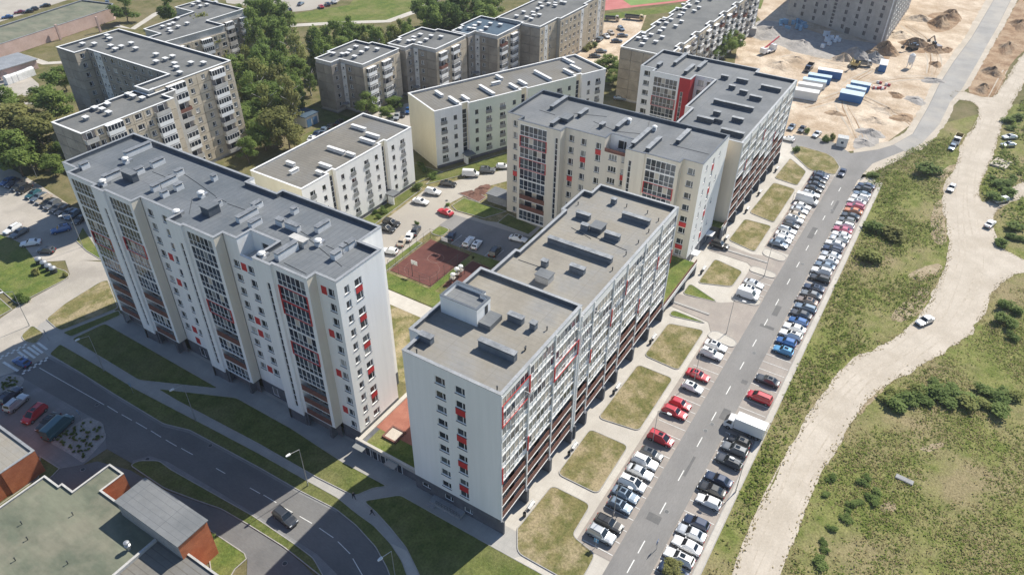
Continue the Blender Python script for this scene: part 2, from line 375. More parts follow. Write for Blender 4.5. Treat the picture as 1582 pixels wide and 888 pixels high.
# near recess y 72.3..68.2 : one window column, red panels beside every third window
wn = [(69.6, z, 1.35, 1.55, "double") for z in ROW]
wn += [(71.0, ROW[k], 1.1, 1.5, "panel") for k in (0, 3, 6, 9)]
A.wall((XR, 72.3), (XR, 68.2), 3.1, ZT, wn)
A.wall((XR, 72.3), (XR, 68.2), 0, 3.1, [], "plinth")
# end wall (faces -y)
we = []
for k, z in enumerate(ROW):
    we.append((62.5, z, 1.1, 1.45, "double"))
for i in range(5):
    a = 32.6-i*2*FH; we += [(65.0, a+.2, 1.6, 1.4, "double"), (65.0, a-2.45, 1.6, 1.5, "double"), (65.0, a-1.12, 1.5, 1.15, "panel")]
we.append((65.0, ROW[10], 1.6, 1.4, "double"))
A.wall((XR, 68.2), (70.8, 68.2), 3.0, ZT, we); A.wall((XR, 68.2), (70.8, 68.2), 0, 3.0, [], "plinth")
A.wall((70.8, 68.2), (70.8, 72.6), 0, ZT); A.wall((70.8, 72.6), (76, 72.6), 3, ZT); A.wall((70.8, 72.6), (76, 72.6), 0, 3, [], "plinth")
A.wall((76, 72.6), (76, 95.3), 0, ZT); A.wall((76, 95.3), (74.6, 95.3), 0, ZT); A.wall((74.6, 95.3), (74.6, 102.8), 0, ZT); A.wall((74.6, 102.8), (76.2, 102.8), 0, ZT)
A.wall((76.2, 102.8), (76.2, 137.6), 0, ZT); A.wall((76.2, 137.6), (60.9, 137.6), 0, ZT)
def a_section(y0, y1, y2, styles, z0=3.3):
    """loggia y0..y1 and stair pilaster y1..y2, walking away from the viewer"""
    p0, p1 = (XB, y1), (XB, y0)
    h = loggia_stack(A, p0, p1, y1-.55, y0+.75, z0, FH, styles, 6)
    A.wall(p0, p1, z0, ZT, [], "white_render", [h]); A.wall((XB, y0), (XR, y0), z0, ZT, [], "cream_render")
    A.wall((XB, y0+1.2), (XB+1.8, y0+1.2), 0, z0, [], "plinth"); A.wall((XB, y1), (XB, y1-.6), 0, z0, [], "plinth")
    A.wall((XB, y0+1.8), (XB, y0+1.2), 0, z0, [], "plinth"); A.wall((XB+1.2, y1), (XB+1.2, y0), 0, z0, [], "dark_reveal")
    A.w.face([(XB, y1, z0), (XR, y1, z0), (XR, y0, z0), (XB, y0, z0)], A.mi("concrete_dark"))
    strip = [((y1+.9+.45), 18.0, .75, 27.4, "strip")]
    A.wall((XS, y2), (XS, y1), z0-.6, ZT, strip); A.wall((XS, y1), (XB, y1), z0-.6, ZT)
    A.wall((XS+.25, y2), (XS+.25, y1), 0, z0-.6, [], "plinth"); A.wall((XS, y2), (XS+.25, y2), 0, z0-.6); A.wall((XS+.25, y1), (XB+1.2, y1), 0, z0, [], "plinth")
    A.wall((XR, y2), (XS, y2), 0, ZT)
G5 = ["slat"]*4+["glazed"]
a_section(72.3, 79.6, 83.5, ["slat", "slat", "slat", "glazed", "glazed", "red", "glazed", "glazed", "red", "red", "glazed"])
a_section(92.9, 100.3, 104.0, ["framed", "slat", "framed", "slat", "glazed", "red", "glazed", "glazed", "glazed", "glazed", "glazed"])
a_section(114.0, 121.2, 124.8, ["slat", "framed", "slat", "slat", "glazed", "glazed", "glazed", "red", "glazed", "glazed", "glazed"])
def a_windows(y0, y1, reds, top=ZT):
    rows = [z for z in ROW[:10] if z+1 < top]
    c1, c2 = y0+(y1-y0)*.30, y0+(y1-y0)*.70
    c1 = y0+1.7; c2 = y1-4.4
    wn = [(y0+3.3+1.1, z, 1.5, 1.55, "double") for z in rows] + [(y1-1.6, z, 1.5, 1.5, "double") for z in rows]
    for r_, side in reds:
        if ROW[r_]+1 < top: wn.append(((y0+2.55 if side == 0 else (y0+4.4+y1-1.6)/2-.1), ROW[r_], 1.2, 1.5, "panel"))
    A.wall((XR+.1, y1), (XR+.1, y0), 3.1, top, wn)
    dn = [(y0+2.2, 1.35, 1.6, 2.3, "double"), (y0+6.0, 1.35, 1.8, 2.2, "double")]
    A.wall((XR+.1, y1), (XR+.1, y0), 0, 3.1, dn, "plinth")
a_windows(83.5, 92.9, [(1, 1), (3, 0), (5, 1), (6, 1), (8, 0), (9, 1)], ZT-FH-.4)
a_windows(104.0, 114.0, [(1, 0), (3, 1), (5, 1), (9, 1), (10, 1)])
# far left end: loggia bay and its narrow pier
p0, p1 = (59.0, 133.2), (59.0, 124.8)
h = loggia_stack(A, p0, p1, 132.4, 126.4, 3.3, FH, ["slat", "slat", "slat", "slat", "framed", "glazed", "red", "glazed", "glazed", "glazed", "glazed"], 6)
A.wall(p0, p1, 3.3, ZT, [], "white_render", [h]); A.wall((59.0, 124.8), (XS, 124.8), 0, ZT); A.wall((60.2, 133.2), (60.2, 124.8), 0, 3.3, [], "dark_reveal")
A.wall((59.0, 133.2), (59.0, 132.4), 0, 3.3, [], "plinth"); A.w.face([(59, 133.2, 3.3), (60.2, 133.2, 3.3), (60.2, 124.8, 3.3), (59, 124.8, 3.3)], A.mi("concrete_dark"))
A.wall((60.9, 133.2), (59.0, 133.2), 0, ZT); A.wall((60.9, 137.6), (60.9, 133.2), 0, ZT)
A_POLY = [(XR, 68.2), (70.8, 68.2), (70.8, 72.6), (76, 72.6), (76, 95.3), (74.6, 95.3), (74.6, 102.8), (76.2, 102.8), (76.2, 137.6), (60.9, 137.6), (60.9, 133.2), (59, 133.2), (59, 124.8), (XS, 124.8), (XS, 121.2), (XB, 121.2), (XB, 114), (XR+.1, 114), (XR+.1, 104), (XS, 104), (XS, 100.3), (XB, 100.3), (XB, 92.9), (XR+.1, 92.9), (XR+.1, 89.7), (63.6, 89.7), (63.6, 83.5), (XS, 83.5), (XS, 79.6), (XB, 79.6), (XB, 72.3), (XR, 72.3)]
A.roof(A_POLY, ZT, .72)
# sunk roof terrace
tz = ZT-FH-.4
A.wall((63.6, 89.7), (63.6, 83.5), tz-.6, ZT, [(86.5, tz+.7, 2.4, 1.9, "double")]); A.wall((XR+.1, 89.7), (63.6, 89.7), tz-.6, ZT); A.wall((63.6, 83.5), (XR+.1, 83.5), tz-.6, ZT); A.wall((XR+.1, 92.9), (XR+.1, 89.7), tz, ZT)
tm = MB(); tm.box(XR+.45, 83.5, tz-.75, 63.6, 89.7, tz-.6); part("terrace_floor", tm, ["concrete"], A.root)
tm = MB(); tm.box(XR+.02, 83.52, tz, XR+.5, 89.7, tz+.09); part("terrace_coping", tm, ["coping_white"], A.root)
A.w.face([(XR+.45, 83.5, tz-.6), (XR+.45, 89.7, tz-.6), (XR+.45, 89.7, tz), (XR+.45, 83.5, tz)], A.mi("cream_render"))
A.finish()
def chims(b, o, s, rows, **kw):
    for r_ in rows:
        x0, y0 = G(o[0]+r_[0]/s, o[1]+r_[1]/s, b.deck); x1, y1 = G(o[0]+r_[2]/s, o[1]+r_[3]/s, b.deck)
        b.chimney(x0, y0, x1, y1, *(r_[4:] if len(r_) > 4 else ()), **kw)
chims(A, (90, 190), 6.08, [(220, 445, 290, 410), (640, 330, 870, 225), (440, 560, 585, 480), (730, 490, 810, 460), (885, 425, 995, 370), (1105, 505, 1180, 475), (955, 610, 1120, 540), (890, 650, 950, 615), (975, 705, 1035, 675), (1100, 640, 1175, 610), (1450, 550, 1490, 530), (1420, 830, 1535, 770)])
chims(A, (340, 290), 5.253, [(150, 290, 300, 200), (270, 185, 340, 145), (240, 330, 340, 285), (590, 220, 625, 195), (470, 290, 520, 315), (540, 320, 650, 355), (785, 370, 885, 305), (990, 530, 1025, 500), (1035, 505, 1090, 460), (920, 590, 975, 545), (470, 600, 620, 490, 1.5)])
def headhouse(b, x0, y0, x1, y1, h=1.5, wallm="parapet_shaded", capm="roof_blue"):
    z = b.deck; mb = MB(); mb.box(x0, y0, z+.005, x1, y1, z+h, 0, False); mb.box(x0-.12, y0-.12, z+h, x1+.12, y1+.12, z+h+.14, 1); part("roof_hatch", mb, [wallm, capm], b.root)
def vent_fan(b, px, py, o=(0, 0), s=1.0):
    x, y = G(o[0]+px/s, o[1]+py/s, b.deck); z = b.deck; mb = MB()
    mb.box(x-.45, y-.45, z+.01, x+.45, y+.45, z+.6); mb.lathe([(.3, z+.6), (.32, z+.95)], 1, 10, (x, y)); mb.lathe([(.62, z+.95), (.66, z+1.1), (.4, z+1.3), (.08, z+1.36)], 0, 12, (x, y)); mb.box(x+.5, y-.3, z+.01, x+1.3, y+.3, z+.5, 1)
    part("roof_fan", mb, ["vent_white", "metal_grey"], b.root)
def vent_pipe(b, px, py, h=.6):
    x, y = G(px, py, b.deck); mb = MB(); mb.lathe([(.09, b.deck), (.09, b.deck+h), (.14, b.deck+h), (.14, b.deck+h+.1)], 0, 8, (x, y)); part("vent_pipe", mb, ["metal_dark"], b.root)
def hatch_px(b, o, s, xa, ya, xb, yb, h=1.5, **kw):
    a = G(o[0]+xa/s, o[1]+ya/s, b.deck+h); c = G(o[0]+xb/s, o[1]+yb/s, b.deck+h)
    headhouse(b, min(a[0], c[0]), min(a[1], c[1]), max(a[0], c[0]), max(a[1], c[1]), h, **kw)
hatch_px(A, (90, 190), 6.08, 585, 455, 740, 470, 1.6); hatch_px(A, (90, 190), 6.08, 1330, 785, 1510, 760, 1.6)
hatch_px(A, (340, 290), 5.253, 560, 400, 715, 420, 1.2, wallm="concrete", capm="concrete")
for p in ((640, 380), (1350, 700)): vent_fan(A, *p, (90, 190), 6.08)
vent_fan(A, 800, 470, (340, 290), 5.253); vent_fan(A, 345, 575, (340, 290), 5.253); vent_fan(A, 430, 590, (90, 190), 6.08); vent_fan(A, 1120, 875, (90, 190), 6.08)

def cable(b, o, s, pts, wd=.04, name="roof_cable"):
    c = [Vector((*G(o[0]+p[0]/s, o[1]+p[1]/s, b.deck), b.deck+.03)) for p in pts]; mb = MB()
    for p, q in zip(c, c[1:]): mb.bar(p, q, wd, 0, 4)
    part(name, mb, ["metal_dark"], b.root)
for q in ([(885, 460), (1030, 518)], [(1030, 490), (1180, 455)], [(1260, 700), (1230, 860)], [(1480, 700), (1580, 745)], [(1180, 480), (1300, 560), (1480, 690)]): cable(A, (90, 190), 6.08, q)
for q in ([(60, 130), (230, 190)], [(860, 470), (970, 520)], [(650, 350), (740, 410)], [(520, 610), (700, 700)], [(700, 400), (990, 640)]): cable(A, (340, 290), 5.253, q)

# ------------------------------------------------------------------ block with the lattice of loggias beside the car park
B = Building("apartment_building", "white nine storey block with red framed loggia lattice nearest the camera", "building")
BZ, BR = 30.3, 28.0; BF = 2.83; YL = 37.7; X0, X1, X2 = 58.4, 81.4, 121.4
rows = [27.6-BF*k for k in range(9)]
wn = [(48.0, z, 1.8, 1.4, "double") for z in rows] + [(44.55, z-.1, 1.7, 1.4, "double") for z in rows]
wn += [(44.6, rows[k]-BF/2-.1, 1.7, 1.35, "panel") for k in (1, 3, 5, 7)]
B.wall((X0, 54.5), (X0, YL), 3.2, BZ, wn)
B.wall((X0, 54.5), (X0, YL), 0, 3.2, [(52.3, 1.75, 1.7, 1.0, "double"), (47.7, 1.75, 1.7, 1.2, "double"), (43.9, 1.2, 1.6, 1.2, "double")], "plinth")
B.wall((62.6, 54.5), (X0, 54.5), 0, BZ); B.wall((62.6, 56.6), (62.6, 54.5), 0, BZ); B.wall((X1, 56.6), (62.6, 56.6), 0, BZ); B.wall((X1, YL), (X1, 56.6), BR-1, BZ)
FR = [X0, 65.7, 73.2, X1-.6]; RE = [X1+.4, 86.0, 93.4, 98.8, 106.4, 113.8, X2]
def lattice(b, xs, z0, z1, fh, nfl, styles_of, yl=YL, fin="frame_white", finw=.24):
    holes = []
    p0, p1 = (xs[0], yl), (xs[-1], yl)
    for i in range(len(xs)-1):
        xm = (xs[i]+xs[i+1])/2
        for c0, c1 in ((xs[i]+.15, xm), (xm, xs[i+1]-.15)):
            holes.append(loggia_stack(b, p0, p1, c0, c1, z0, fh, styles_of(i), 3))
    b.wall(p0, p1, z0, z1, [], "white_render", holes, mr="loggia_wall")
    for i, x in enumerate(xs):
        mb = MB(); mb.box(x-finw/2, yl-.14, z0-.35, x+finw/2, yl-.005, z1-.02); part("fin", mb, [fin], b.root)
        mb = MB(); mb.box(max(x-.35, xs[0]+.03), yl-.45, 0, min(x+.35, xs[-1]-.03), yl+1.2, z0-.36); part("pillar", mb, ["plinth"], b.root)
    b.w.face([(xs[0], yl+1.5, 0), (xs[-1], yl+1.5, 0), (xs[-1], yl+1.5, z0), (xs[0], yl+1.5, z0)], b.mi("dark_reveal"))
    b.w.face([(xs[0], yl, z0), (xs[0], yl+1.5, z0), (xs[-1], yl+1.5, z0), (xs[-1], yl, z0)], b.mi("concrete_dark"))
    for k in range(nfl):
        for i in range(len(xs)-1):
            st = styles_of(i)[k]
            mb = MB()
            if st == "slat": mb.box(xs[i]+.14, yl-.09, z0+k*fh+.0, xs[i+1]-.14, yl-.03, z0+k*fh+.14); part("balcony_slab", mb, ["coping_white"], b.root)
            else: mb.box(xs[i]+.14, yl-.07, z0+k*fh+.0, xs[i+1]-.14, yl-.03, z0+k*fh+.16); part("balcony_slab", mb, ["coping_white"], b.root)
def red_frame(b, xa, xb, za, zb, yl=YL):
    mb = MB()
    for x in (xa, xb): mb.box(x-.15, yl-.22, za, x+.15, yl-.1, zb)
    mb.box(xa+.2, yl-.18, zb-.16, xb-.2, yl-.1, zb); mb.box(xa+.2, yl-.18, za, xb-.2, yl-.1, za+.16)
    part("red_frame", mb, ["frame_red"], b.root)
def red_bar(b, x, za, zb, yl=YL):
    mb = MB(); mb.box(x-.15, yl-.22, za, x+.15, yl-.1, zb); part("red_frame", mb, ["frame_red"], b.root)
def bst(i): n = [3, 3, 3][i]; return ["slat"]*n + ["pale"]*(9-n)
lattice(B, FR, 3.4, BZ, BF+.07, 9, bst)
def brs(i): n = [3, 2, 2, 3, 2, 1][i]; return ["slat"]*n + ["pale"]*(8-n)
lattice(B, RE, 3.4, BR, BF+.07, 8, brs)
Z = lambda k: 3.4+(BF+.07)*k
red_frame(B, FR[0]+.1, FR[1], Z(7)+.3, Z(9)-1.2); red_bar(B, FR[1], Z(3)+.4, Z(4)+.6); red_frame(B, FR[2], FR[3], Z(6), Z(7)+.2)
red_bar(B, RE[2], Z(5), Z(6)+.8); red_bar(B, RE[3], Z(6)+.5, Z(7)+.7); red_bar(B, RE[4], Z(3), Z(4)+.4); red_bar(B, RE[5], Z(5), Z(6)); red_bar(B, RE[1], Z(4), Z(5)); red_bar(B, RE[6], Z(4), Z(5)+.3); red_bar(B, FR[0]+.1, Z(3), Z(4)+.6)
B.wall((X1, YL), (X1+.4, YL), 0, BR); B.wall((X1-.6, YL), (X1, YL), 0, BZ)
B.wall((X2, YL), (X2, 54.5), 0, BR); B.wall((X2, 54.5), (117.5, 54.5), 0, BR); B.wall((117.5, 54.5), (117.5, 56.3), 0, BR); B.wall((117.5, 56.3), (108.4, 56.3), 0, BR)
B.wall((108.4, 56.3), (108.4, 55.6), 0, BR); B.wall((108.4, 55.6), (92, 55.6), 0, BR); B.wall((92, 55.6), (92, 56.4), 0, BR); B.wall((92, 56.4), (X1, 56.4), 0, BR)
B.roof([(X0, YL), (X1, YL), (X1, 56.6), (62.6, 56.6), (62.6, 54.5), (X0, 54.5)], BZ, .72, "roof_tan", "coping_grey", "parapet_shaded", .4)
chims(B, (600, 400), 5.253, [(260, 650, 360, 690, 1.3), (745, 705, 1030, 835, 1.5), (975, 490, 1095, 530, 1.3), (1155, 560, 1200, 575, 1.3)], mb_="vent_shaded")
# stair house with its own parapet
z = B.deck; tx0, ty0, tx1, ty1 = 69.1, 48.9, 73.5, 55.6
tb = MB(); tb.prism([(tx0, ty0), (tx1-.8, ty0), (tx1-.8, ty0+1.4), (tx1, ty0+1.4), (tx1, ty1), (tx0, ty1)], z+.005, z+2.55, 0, 1)
part("stair_house", tb, ["white_render", "roof_grey"], B.root)
tb = MB(); ring(tb, [(tx0, ty0), (tx1-.8, ty0), (tx1-.8, ty0+1.4), (tx1, ty0+1.4), (tx1, ty1), (tx0, ty1)], -.04, .28, z+2.56, z+3.2); part("stair_house_parapet", tb, ["white_render"], B.root); tb = MB(); ring(tb, [(tx0, ty0), (tx1-.8, ty0), (tx1-.8, ty0+1.4), (tx1, ty0+1.4), (tx1, ty1), (tx0, ty1)], -.08, .32, z+3.205, z+3.28); part("stair_house_coping", tb, ["coping_dark"], B.root)
tb = MB(); tb.box(69.3, 46.7, z+.005, 72.6, 48.8, z+.9); part("roof_plinth", tb, ["roof_grey"], B.root)
tb = MB(); tb.box(71.2, ty0-.03, z+.95, 72.0, ty0+.05, z+2.4); part("roof_door", tb, ["metal_dark"], B.root)
for p in ((644, 545), (768, 602), (812, 540), (845, 510), (845, 542), (811, 542)): vent_pipe(B, *p)
B.roof([(X1+.01, YL), (X2, YL), (X2, 54.5), (117.5, 54.5), (117.5, 56.3), (108.4, 56.3), (108.4, 55.6), (92, 55.6), (92, 56.4), (X1+.01, 56.4)], BR, .8, "roof_tan", "coping_grey", "parapet_shaded", .4)
chims(B, (780, 270), 5.253, [(355, 545, 865, 720, 1.2), (580, 340, 690, 370, 1.2), (950, 350, 1175, 410, 1.2), (810, 505, 930, 540, 1.2), (530, 770, 645, 810, 1.2), (620, 440, 675, 460, 1.3), (865, 230, 900, 242, 1.2), (300, 735, 345, 750, 1.3)], mb_="vent_shaded")
hatch_px(B, (780, 270), 5.253, 690, 420, 825, 400, 1.1, wallm="parapet_shaded", capm="roof_grey"); hatch_px(B, (780, 270), 5.253, 245, 810, 400, 800, 1.3, wallm="concrete", capm="roof_grey")
for p in ((893, 317), (968, 320), (1000, 330), (1017, 342), (1002, 359), (986, 376), (967, 394), (946, 418)): vent_pipe(B, *p)
for q in ([(690, 490), (990, 615)], [(110, 690), (300, 755)], [(540, 430), (700, 520)]): cable(B, (780, 270), 5.253, q, .06)
def dish(b, x, z, y=YL):
    mb = MB(); mb.bar((x, y, z), (x, y-.9, z), .05, 0); k = 12
    mb.lathe([(.05, -.25), (.5, -.12), (.85, .1), (.8, .12), (.45, -.06), (.05, -.18)], 0, k); n_ = len(mb.v)
    for i in range(n_-6*k, n_):
        q = mb.v[i]; mb.v[i] = (x+q[0], y-1.0-q[2]*.6-q[1]*.3, z+q[1]*.9-q[2]*.5)
    part("satellite_dish", mb, ["coping_white"], b.root)
for x, z in ((61.5, 25.2), (64.6, 26.0), (79.5, 27.0), (100.3, 25.6), (101.5, 26.0), (86.5, 25.9)): dish(B, x, z)
mb = MB(); mb.box(56.9, 44.6, 0, 58.38, 50.8, .55); mb.box(56.3, 49.4, 0, 56.88, 50.8, .28); part("entrance_steps", mb, ["concrete_dark"], B.root)
mb = MB()
for i in range(9): mb.bar((56.95, 44.7+i*.58, .55), (56.95, 44.7+i*.58, 1.5), .03, 0, 5)
for z_ in (1.05, 1.5): mb.bar((56.95, 44.7, z_), (56.95, 49.35, z_), .03, 0, 5)
part("railing", mb, ["metal_dark"], B.root)
B.finish()

# ------------------------------------------------------------------ cream block across the court
CZ = 27.5; CR = [25.2-3*k for k in range(9)]
Cb = Building("apartment_building", "cream nine storey block with red framed loggias standing behind the tan roof", "building")
XC, XCB = 142.1, 139.9
wn = [(87.6, z, 1.2, 1.6, "double") for z in CR] + [(87.6, CR[5]+1.5, 1.2, 1.4, "panel")]
Cb.wall((XC, 90), (XC, 85.6), 0, CZ, wn, "cream_render")
h = loggia_stack(Cb, (XCB, 85.6), (XCB, 73.9), 84.9, 77.6, .4, 2.92, ["framed", "slat", "slat", "glazed", "glazed", "red", "glazed", "red", "glazed"], 6)
Cb.wall((XCB, 85.6), (XCB, 73.9), 0, CZ, [(74.95, 14.5, .8, 22, "strip")], "cream_render", [h]); Cb.wall((XC, 85.6), (XCB, 85.6), 0, CZ, [], "cream_render"); Cb.wall((XCB, 73.9), (XC+.2, 73.9), 0, CZ, [], "cream_render")
wn = []
for k, z in enumerate(CR):
    wn += [(72.2, z, 1.4, 1.6, "double"), (69.0, z-.1, 1.4, 1.6, "double"), (65.2, z-.1, 1.4, 1.6, "double")]
wn += [(69.0, CR[1]-1.6, 1.4, 1.35, "panel"), (65.2, CR[0]-1.6, 1.4, 1.35, "panel"), (72.2, CR[3]-1.5, 1.4, 1.35, "panel"), (69.0, CR[5]-1.6, 1.4, 1.35, "panel")]
Cb.wall((XC+.2, 73.9), (XC+.2, 63.6), 0, CZ, wn, "cream_render")
ctz = CZ-3.3
wn = [(61.4, z-2.2+.2, 2.1, 1.5, "triple") for z in CR[0:8]] + [(58.6, z-2.2+.4, 1.1, 1.4, "double") for z in CR[0:8]] + [(58.6, CR[2]-.4, 1.1, 1.3, "panel")]
Cb.wall((XC+.2, 63.6), (XC+.2, 57.4), 0, ctz, wn, "cream_render")
Cb.wall((145.2, 63.6), (145.2, 57.4), ctz-.5, CZ, [(60.6, ctz+1.1, 2.2, 2.2, "double")], "white_render"); Cb.wall((XC+.2, 63.6), (145.2, 63.6), ctz-.5, CZ, [], "cream_render"); Cb.wall((145.2, 57.4), (XC+.2, 57.4), ctz-.5, CZ, [], "cream_render")
tm = MB(); tm.box(XC+.45, 57.42, ctz-.7, 145.15, 63.58, ctz-.55); part("terrace_floor", tm, ["concrete_dark"], Cb.root)
tm = MB()
for i in range(6): tm.box(XC+.1, 57.45, ctz+.05+i*.15, XC+.16, 63.55, ctz+.17+i*.15)
part("terrace_railing", tm, ["brown_slat"], Cb.root)
Cb.wall((XCB-.1, 57.4), (XCB-.1, 52.8), 0, CZ, [(56.1, 15, .8, 20, "strip")], "cream_render"); Cb.wall((XC+.2, 57.4), (XCB-.1, 57.4), 0, CZ, [], "cream_render"); Cb.wall((XCB-.1, 52.8), (XCB+.2, 52.8), 0, CZ, [], "cream_render")
h = loggia_stack(Cb, (XCB+.2, 52.8), (XCB+.2, 44.8), 52.4, 45.5, .4, 2.92, ["glazed", "glazed", "slat", "slat", "glazed", "glazed", "red", "glazed", "glazed"], 6)
Cb.wall((XCB+.2, 52.8), (XCB+.2, 44.8), 0, CZ, [], "cream_render", [h]); Cb.wall((XCB+.2, 44.8), (XC, 44.8), 0, CZ, [], "cream_render")
wn = [(42.6, z-.1, 1.7, 1.5, "double") for z in CR] + [(42.6, CR[5]+1.5, 1.7, 1.2, "panel"), (42.6, CR[2]-1.5-12, 1.7, 1.2, "panel")]
Cb.wall((XC, 44.8), (XC, 40.3), 2.6, CZ, wn[:8] + wn[9:], "cream_render"); Cb.wall((XC, 44.8), (XC, 40.3), 0, 2.6, [], "plinth")
we = [(145.4, z, .9, 1.4, "double") for z in CR[:8]] + [(149.9, z-.2, 1.2, 1.5, "double") for z in CR[:8]] + [(153.8, z, .8, 1.3, "double") for z in CR[:8:2]] + [(149.9, CR[k]-1.7, 1.2, 1.5, "panel") for k in (0, 2, 4, 6)]
Cb.wall((XC, 40.3), (159.3, 40.3), 3, CZ, we, "white_render"); Cb.wall((XC, 40.3), (159.3, 40.3), 0, 3, [(146, 1.3, 1.6, 2.2, "double"), (151, 1.3, 1.6, 2.2, "double"), (156, 1.3, 1.6, 2.2, "double")], "plinth")
Cb.wall((159.3, 40.3), (159.3, 90), 0, CZ, [], "cream_render"); Cb.wall((159.3, 90), (XC, 90), 0, CZ, [], "cream_render")
Cb.roof([(XC, 40.3), (159.3, 40.3), (159.3, 90), (XC, 90), (XC, 85.6), (XCB, 85.6), (XCB, 73.9), (XC+.2, 73.9), (XC+.2, 63.6), (145.2, 63.6), (145.2, 57.4), (XCB-.1, 57.4), (XCB-.1, 52.8), (XCB+.2, 52.8), (XCB+.2, 44.8), (XC, 44.8)], CZ, .7, "roof_grey", "coping_dark", "parapet_shaded", .35)
chims(Cb, (760, 130), 3.9475, [(365, 160, 450, 95), (362, 262, 415, 225), (530, 205, 580, 170), (755, 280, 830, 230), (860, 385, 960, 290), (940, 415, 1030, 345), (1125, 365, 1205, 300), (660, 270, 685, 255)], cap="vent_cap", mb_="parapet_shaded", h=1.0)
hatch_px(Cb, (760, 130), 3.9475, 410, 205, 500, 190, 1.0); vent_fan(Cb, 835, 240, (760, 130), 3.9475); vent_fan(Cb, 990, 285, (760, 130), 3.9475)
for q in ([(290, 160), (385, 190)], [(620, 230), (760, 290), (910, 305)], [(1085, 370), (1325, 430)], [(960, 230), (945, 290)], [(500, 180), (700, 200)]): cable(Cb, (760, 130), 3.9475, q, .06)
# shop canopies along the street
for x in (146, 156.2):
    mb = MB(); mb.box(x-1.2, 38.6, 2.7, x+1.2, 40.25, 2.95); part("canopy", mb, ["coping_white"], Cb.root)
Cb.finish()

# ------------------------------------------------------------------ block at the far right with a red stair tower
DZ = 25.0; DF = 2.85
D = Building("apartment_building", "white block with grey roof and red stair tower by the building site", "building")
XD0, XD1, YD = 162.2, 209.6, 37.7
def dst(i): n = [4, 3, 4, 3, 2, 3, 2][i]; return ["slat"]*n + ["pale"]*(7-n)
DX = [XD0+.4+(XD1-XD0-.8)*i/7 for i in range(8)]
lattice(D, DX, 3.6, DZ, DF, 7, dst)
Z2 = lambda k: 3.6+DF*k
for i, k in ((1, 4), (3, 5), (5, 3)): red_bar(D, DX[i], Z2(k), Z2(k+1))
D.wall((XD0, 55.2), (XD0, YD), 0, DZ, [], "cream_render"); D.wall((XD0, YD), (XD0+.4, YD), 0, DZ); D.wall((XD1-.4, YD), (XD1, YD), 0, DZ)
D.wall((XD1, YD), (XD1, 49), 0, DZ); D.wall((XD1, 49), (212.5, 49), 0, DZ); D.wall((212.5, 49), (212.5, 78.7), 0, DZ); D.wall((212.5, 78.7), (196, 78.7), 0, DZ)
dr = [23.2-DF*k for k in range(8)]
D.wall((196, 78.7), (196, 74.3), 0, DZ, [(76.5, z, 1.9, 1.5, "double") for z in dr])
h = loggia_stack(D, (193.8, 74.3), (193.8, 63.2), 73.4, 66.4, 1.0, DF, ["slat", "glazed", "glazed", "glazed", "framed", "red", "glazed", "glazed"], 6)
D.wall((193.8, 74.3), (193.8, 65.8), 0, DZ, [], "white_render", [(73.4, 66.4, 1.0, 1.0+DF*8, 1.4)]); D.wall((196, 74.3), (193.8, 74.3), 0, DZ)
D.wall((193.6, 65.8), (193.6, 62.6), 0, DZ+.02, [(64.7, 12, .8, 18, "strip")], "red_render"); D.wall((193.6, 62.6), (197.4, 62.6), 0, DZ+.02, [], "red_render"); D.wall((193.8, 65.8), (193.6, 65.8), 0, DZ)
D.wall((197.4, 62.6), (197.4, 57), 0, DZ, [(60.9, z, 1.8, 1.6, "double") for z in dr] + [(58.4, z, 1.6, 1.6, "double") for z in dr])
D.wall((197.4, 57), (175.2, 57), 0, DZ); D.wall((175.2, 57), (175.2, 55.2), 0, DZ); D.wall((175.2, 55.2), (XD0, 55.2), 0, DZ)
D.roof([(XD0, YD), (XD1, YD), (XD1, 49), (212.5, 49), (212.5, 78.7), (196, 78.7), (196, 74.3), (193.8, 74.3), (193.8, 65.8), (193.6, 65.8), (193.6, 62.6), (197.4, 62.6), (197.4, 57), (175.2, 57), (175.2, 55.2), (XD0, 55.2)], DZ, .7, "roof_grey", "coping_grey", "parapet_shaded", .4)
chims(D, (960, 60), 5.253, [(745, 525, 1070, 590), (805, 760, 990, 800), (615, 655, 740, 690), (895, 665, 985, 685), (930, 350, 1025, 365), (1130, 405, 1290, 435), (1035, 490, 1135, 505), (870, 405, 920, 415), (805, 325, 865, 332), (745, 615, 800, 628), (955, 445, 1020, 455), (440, 225, 515, 145), (500, 290, 600, 240), (615, 260, 690, 210), (300, 240, 320, 215)], mb_="parapet_shaded", h=1.1)
hatch_px(D, (960, 60), 5.253, 745, 640, 820, 665, .9, wallm="parapet_shaded", capm="roof_grey")
D.finish()

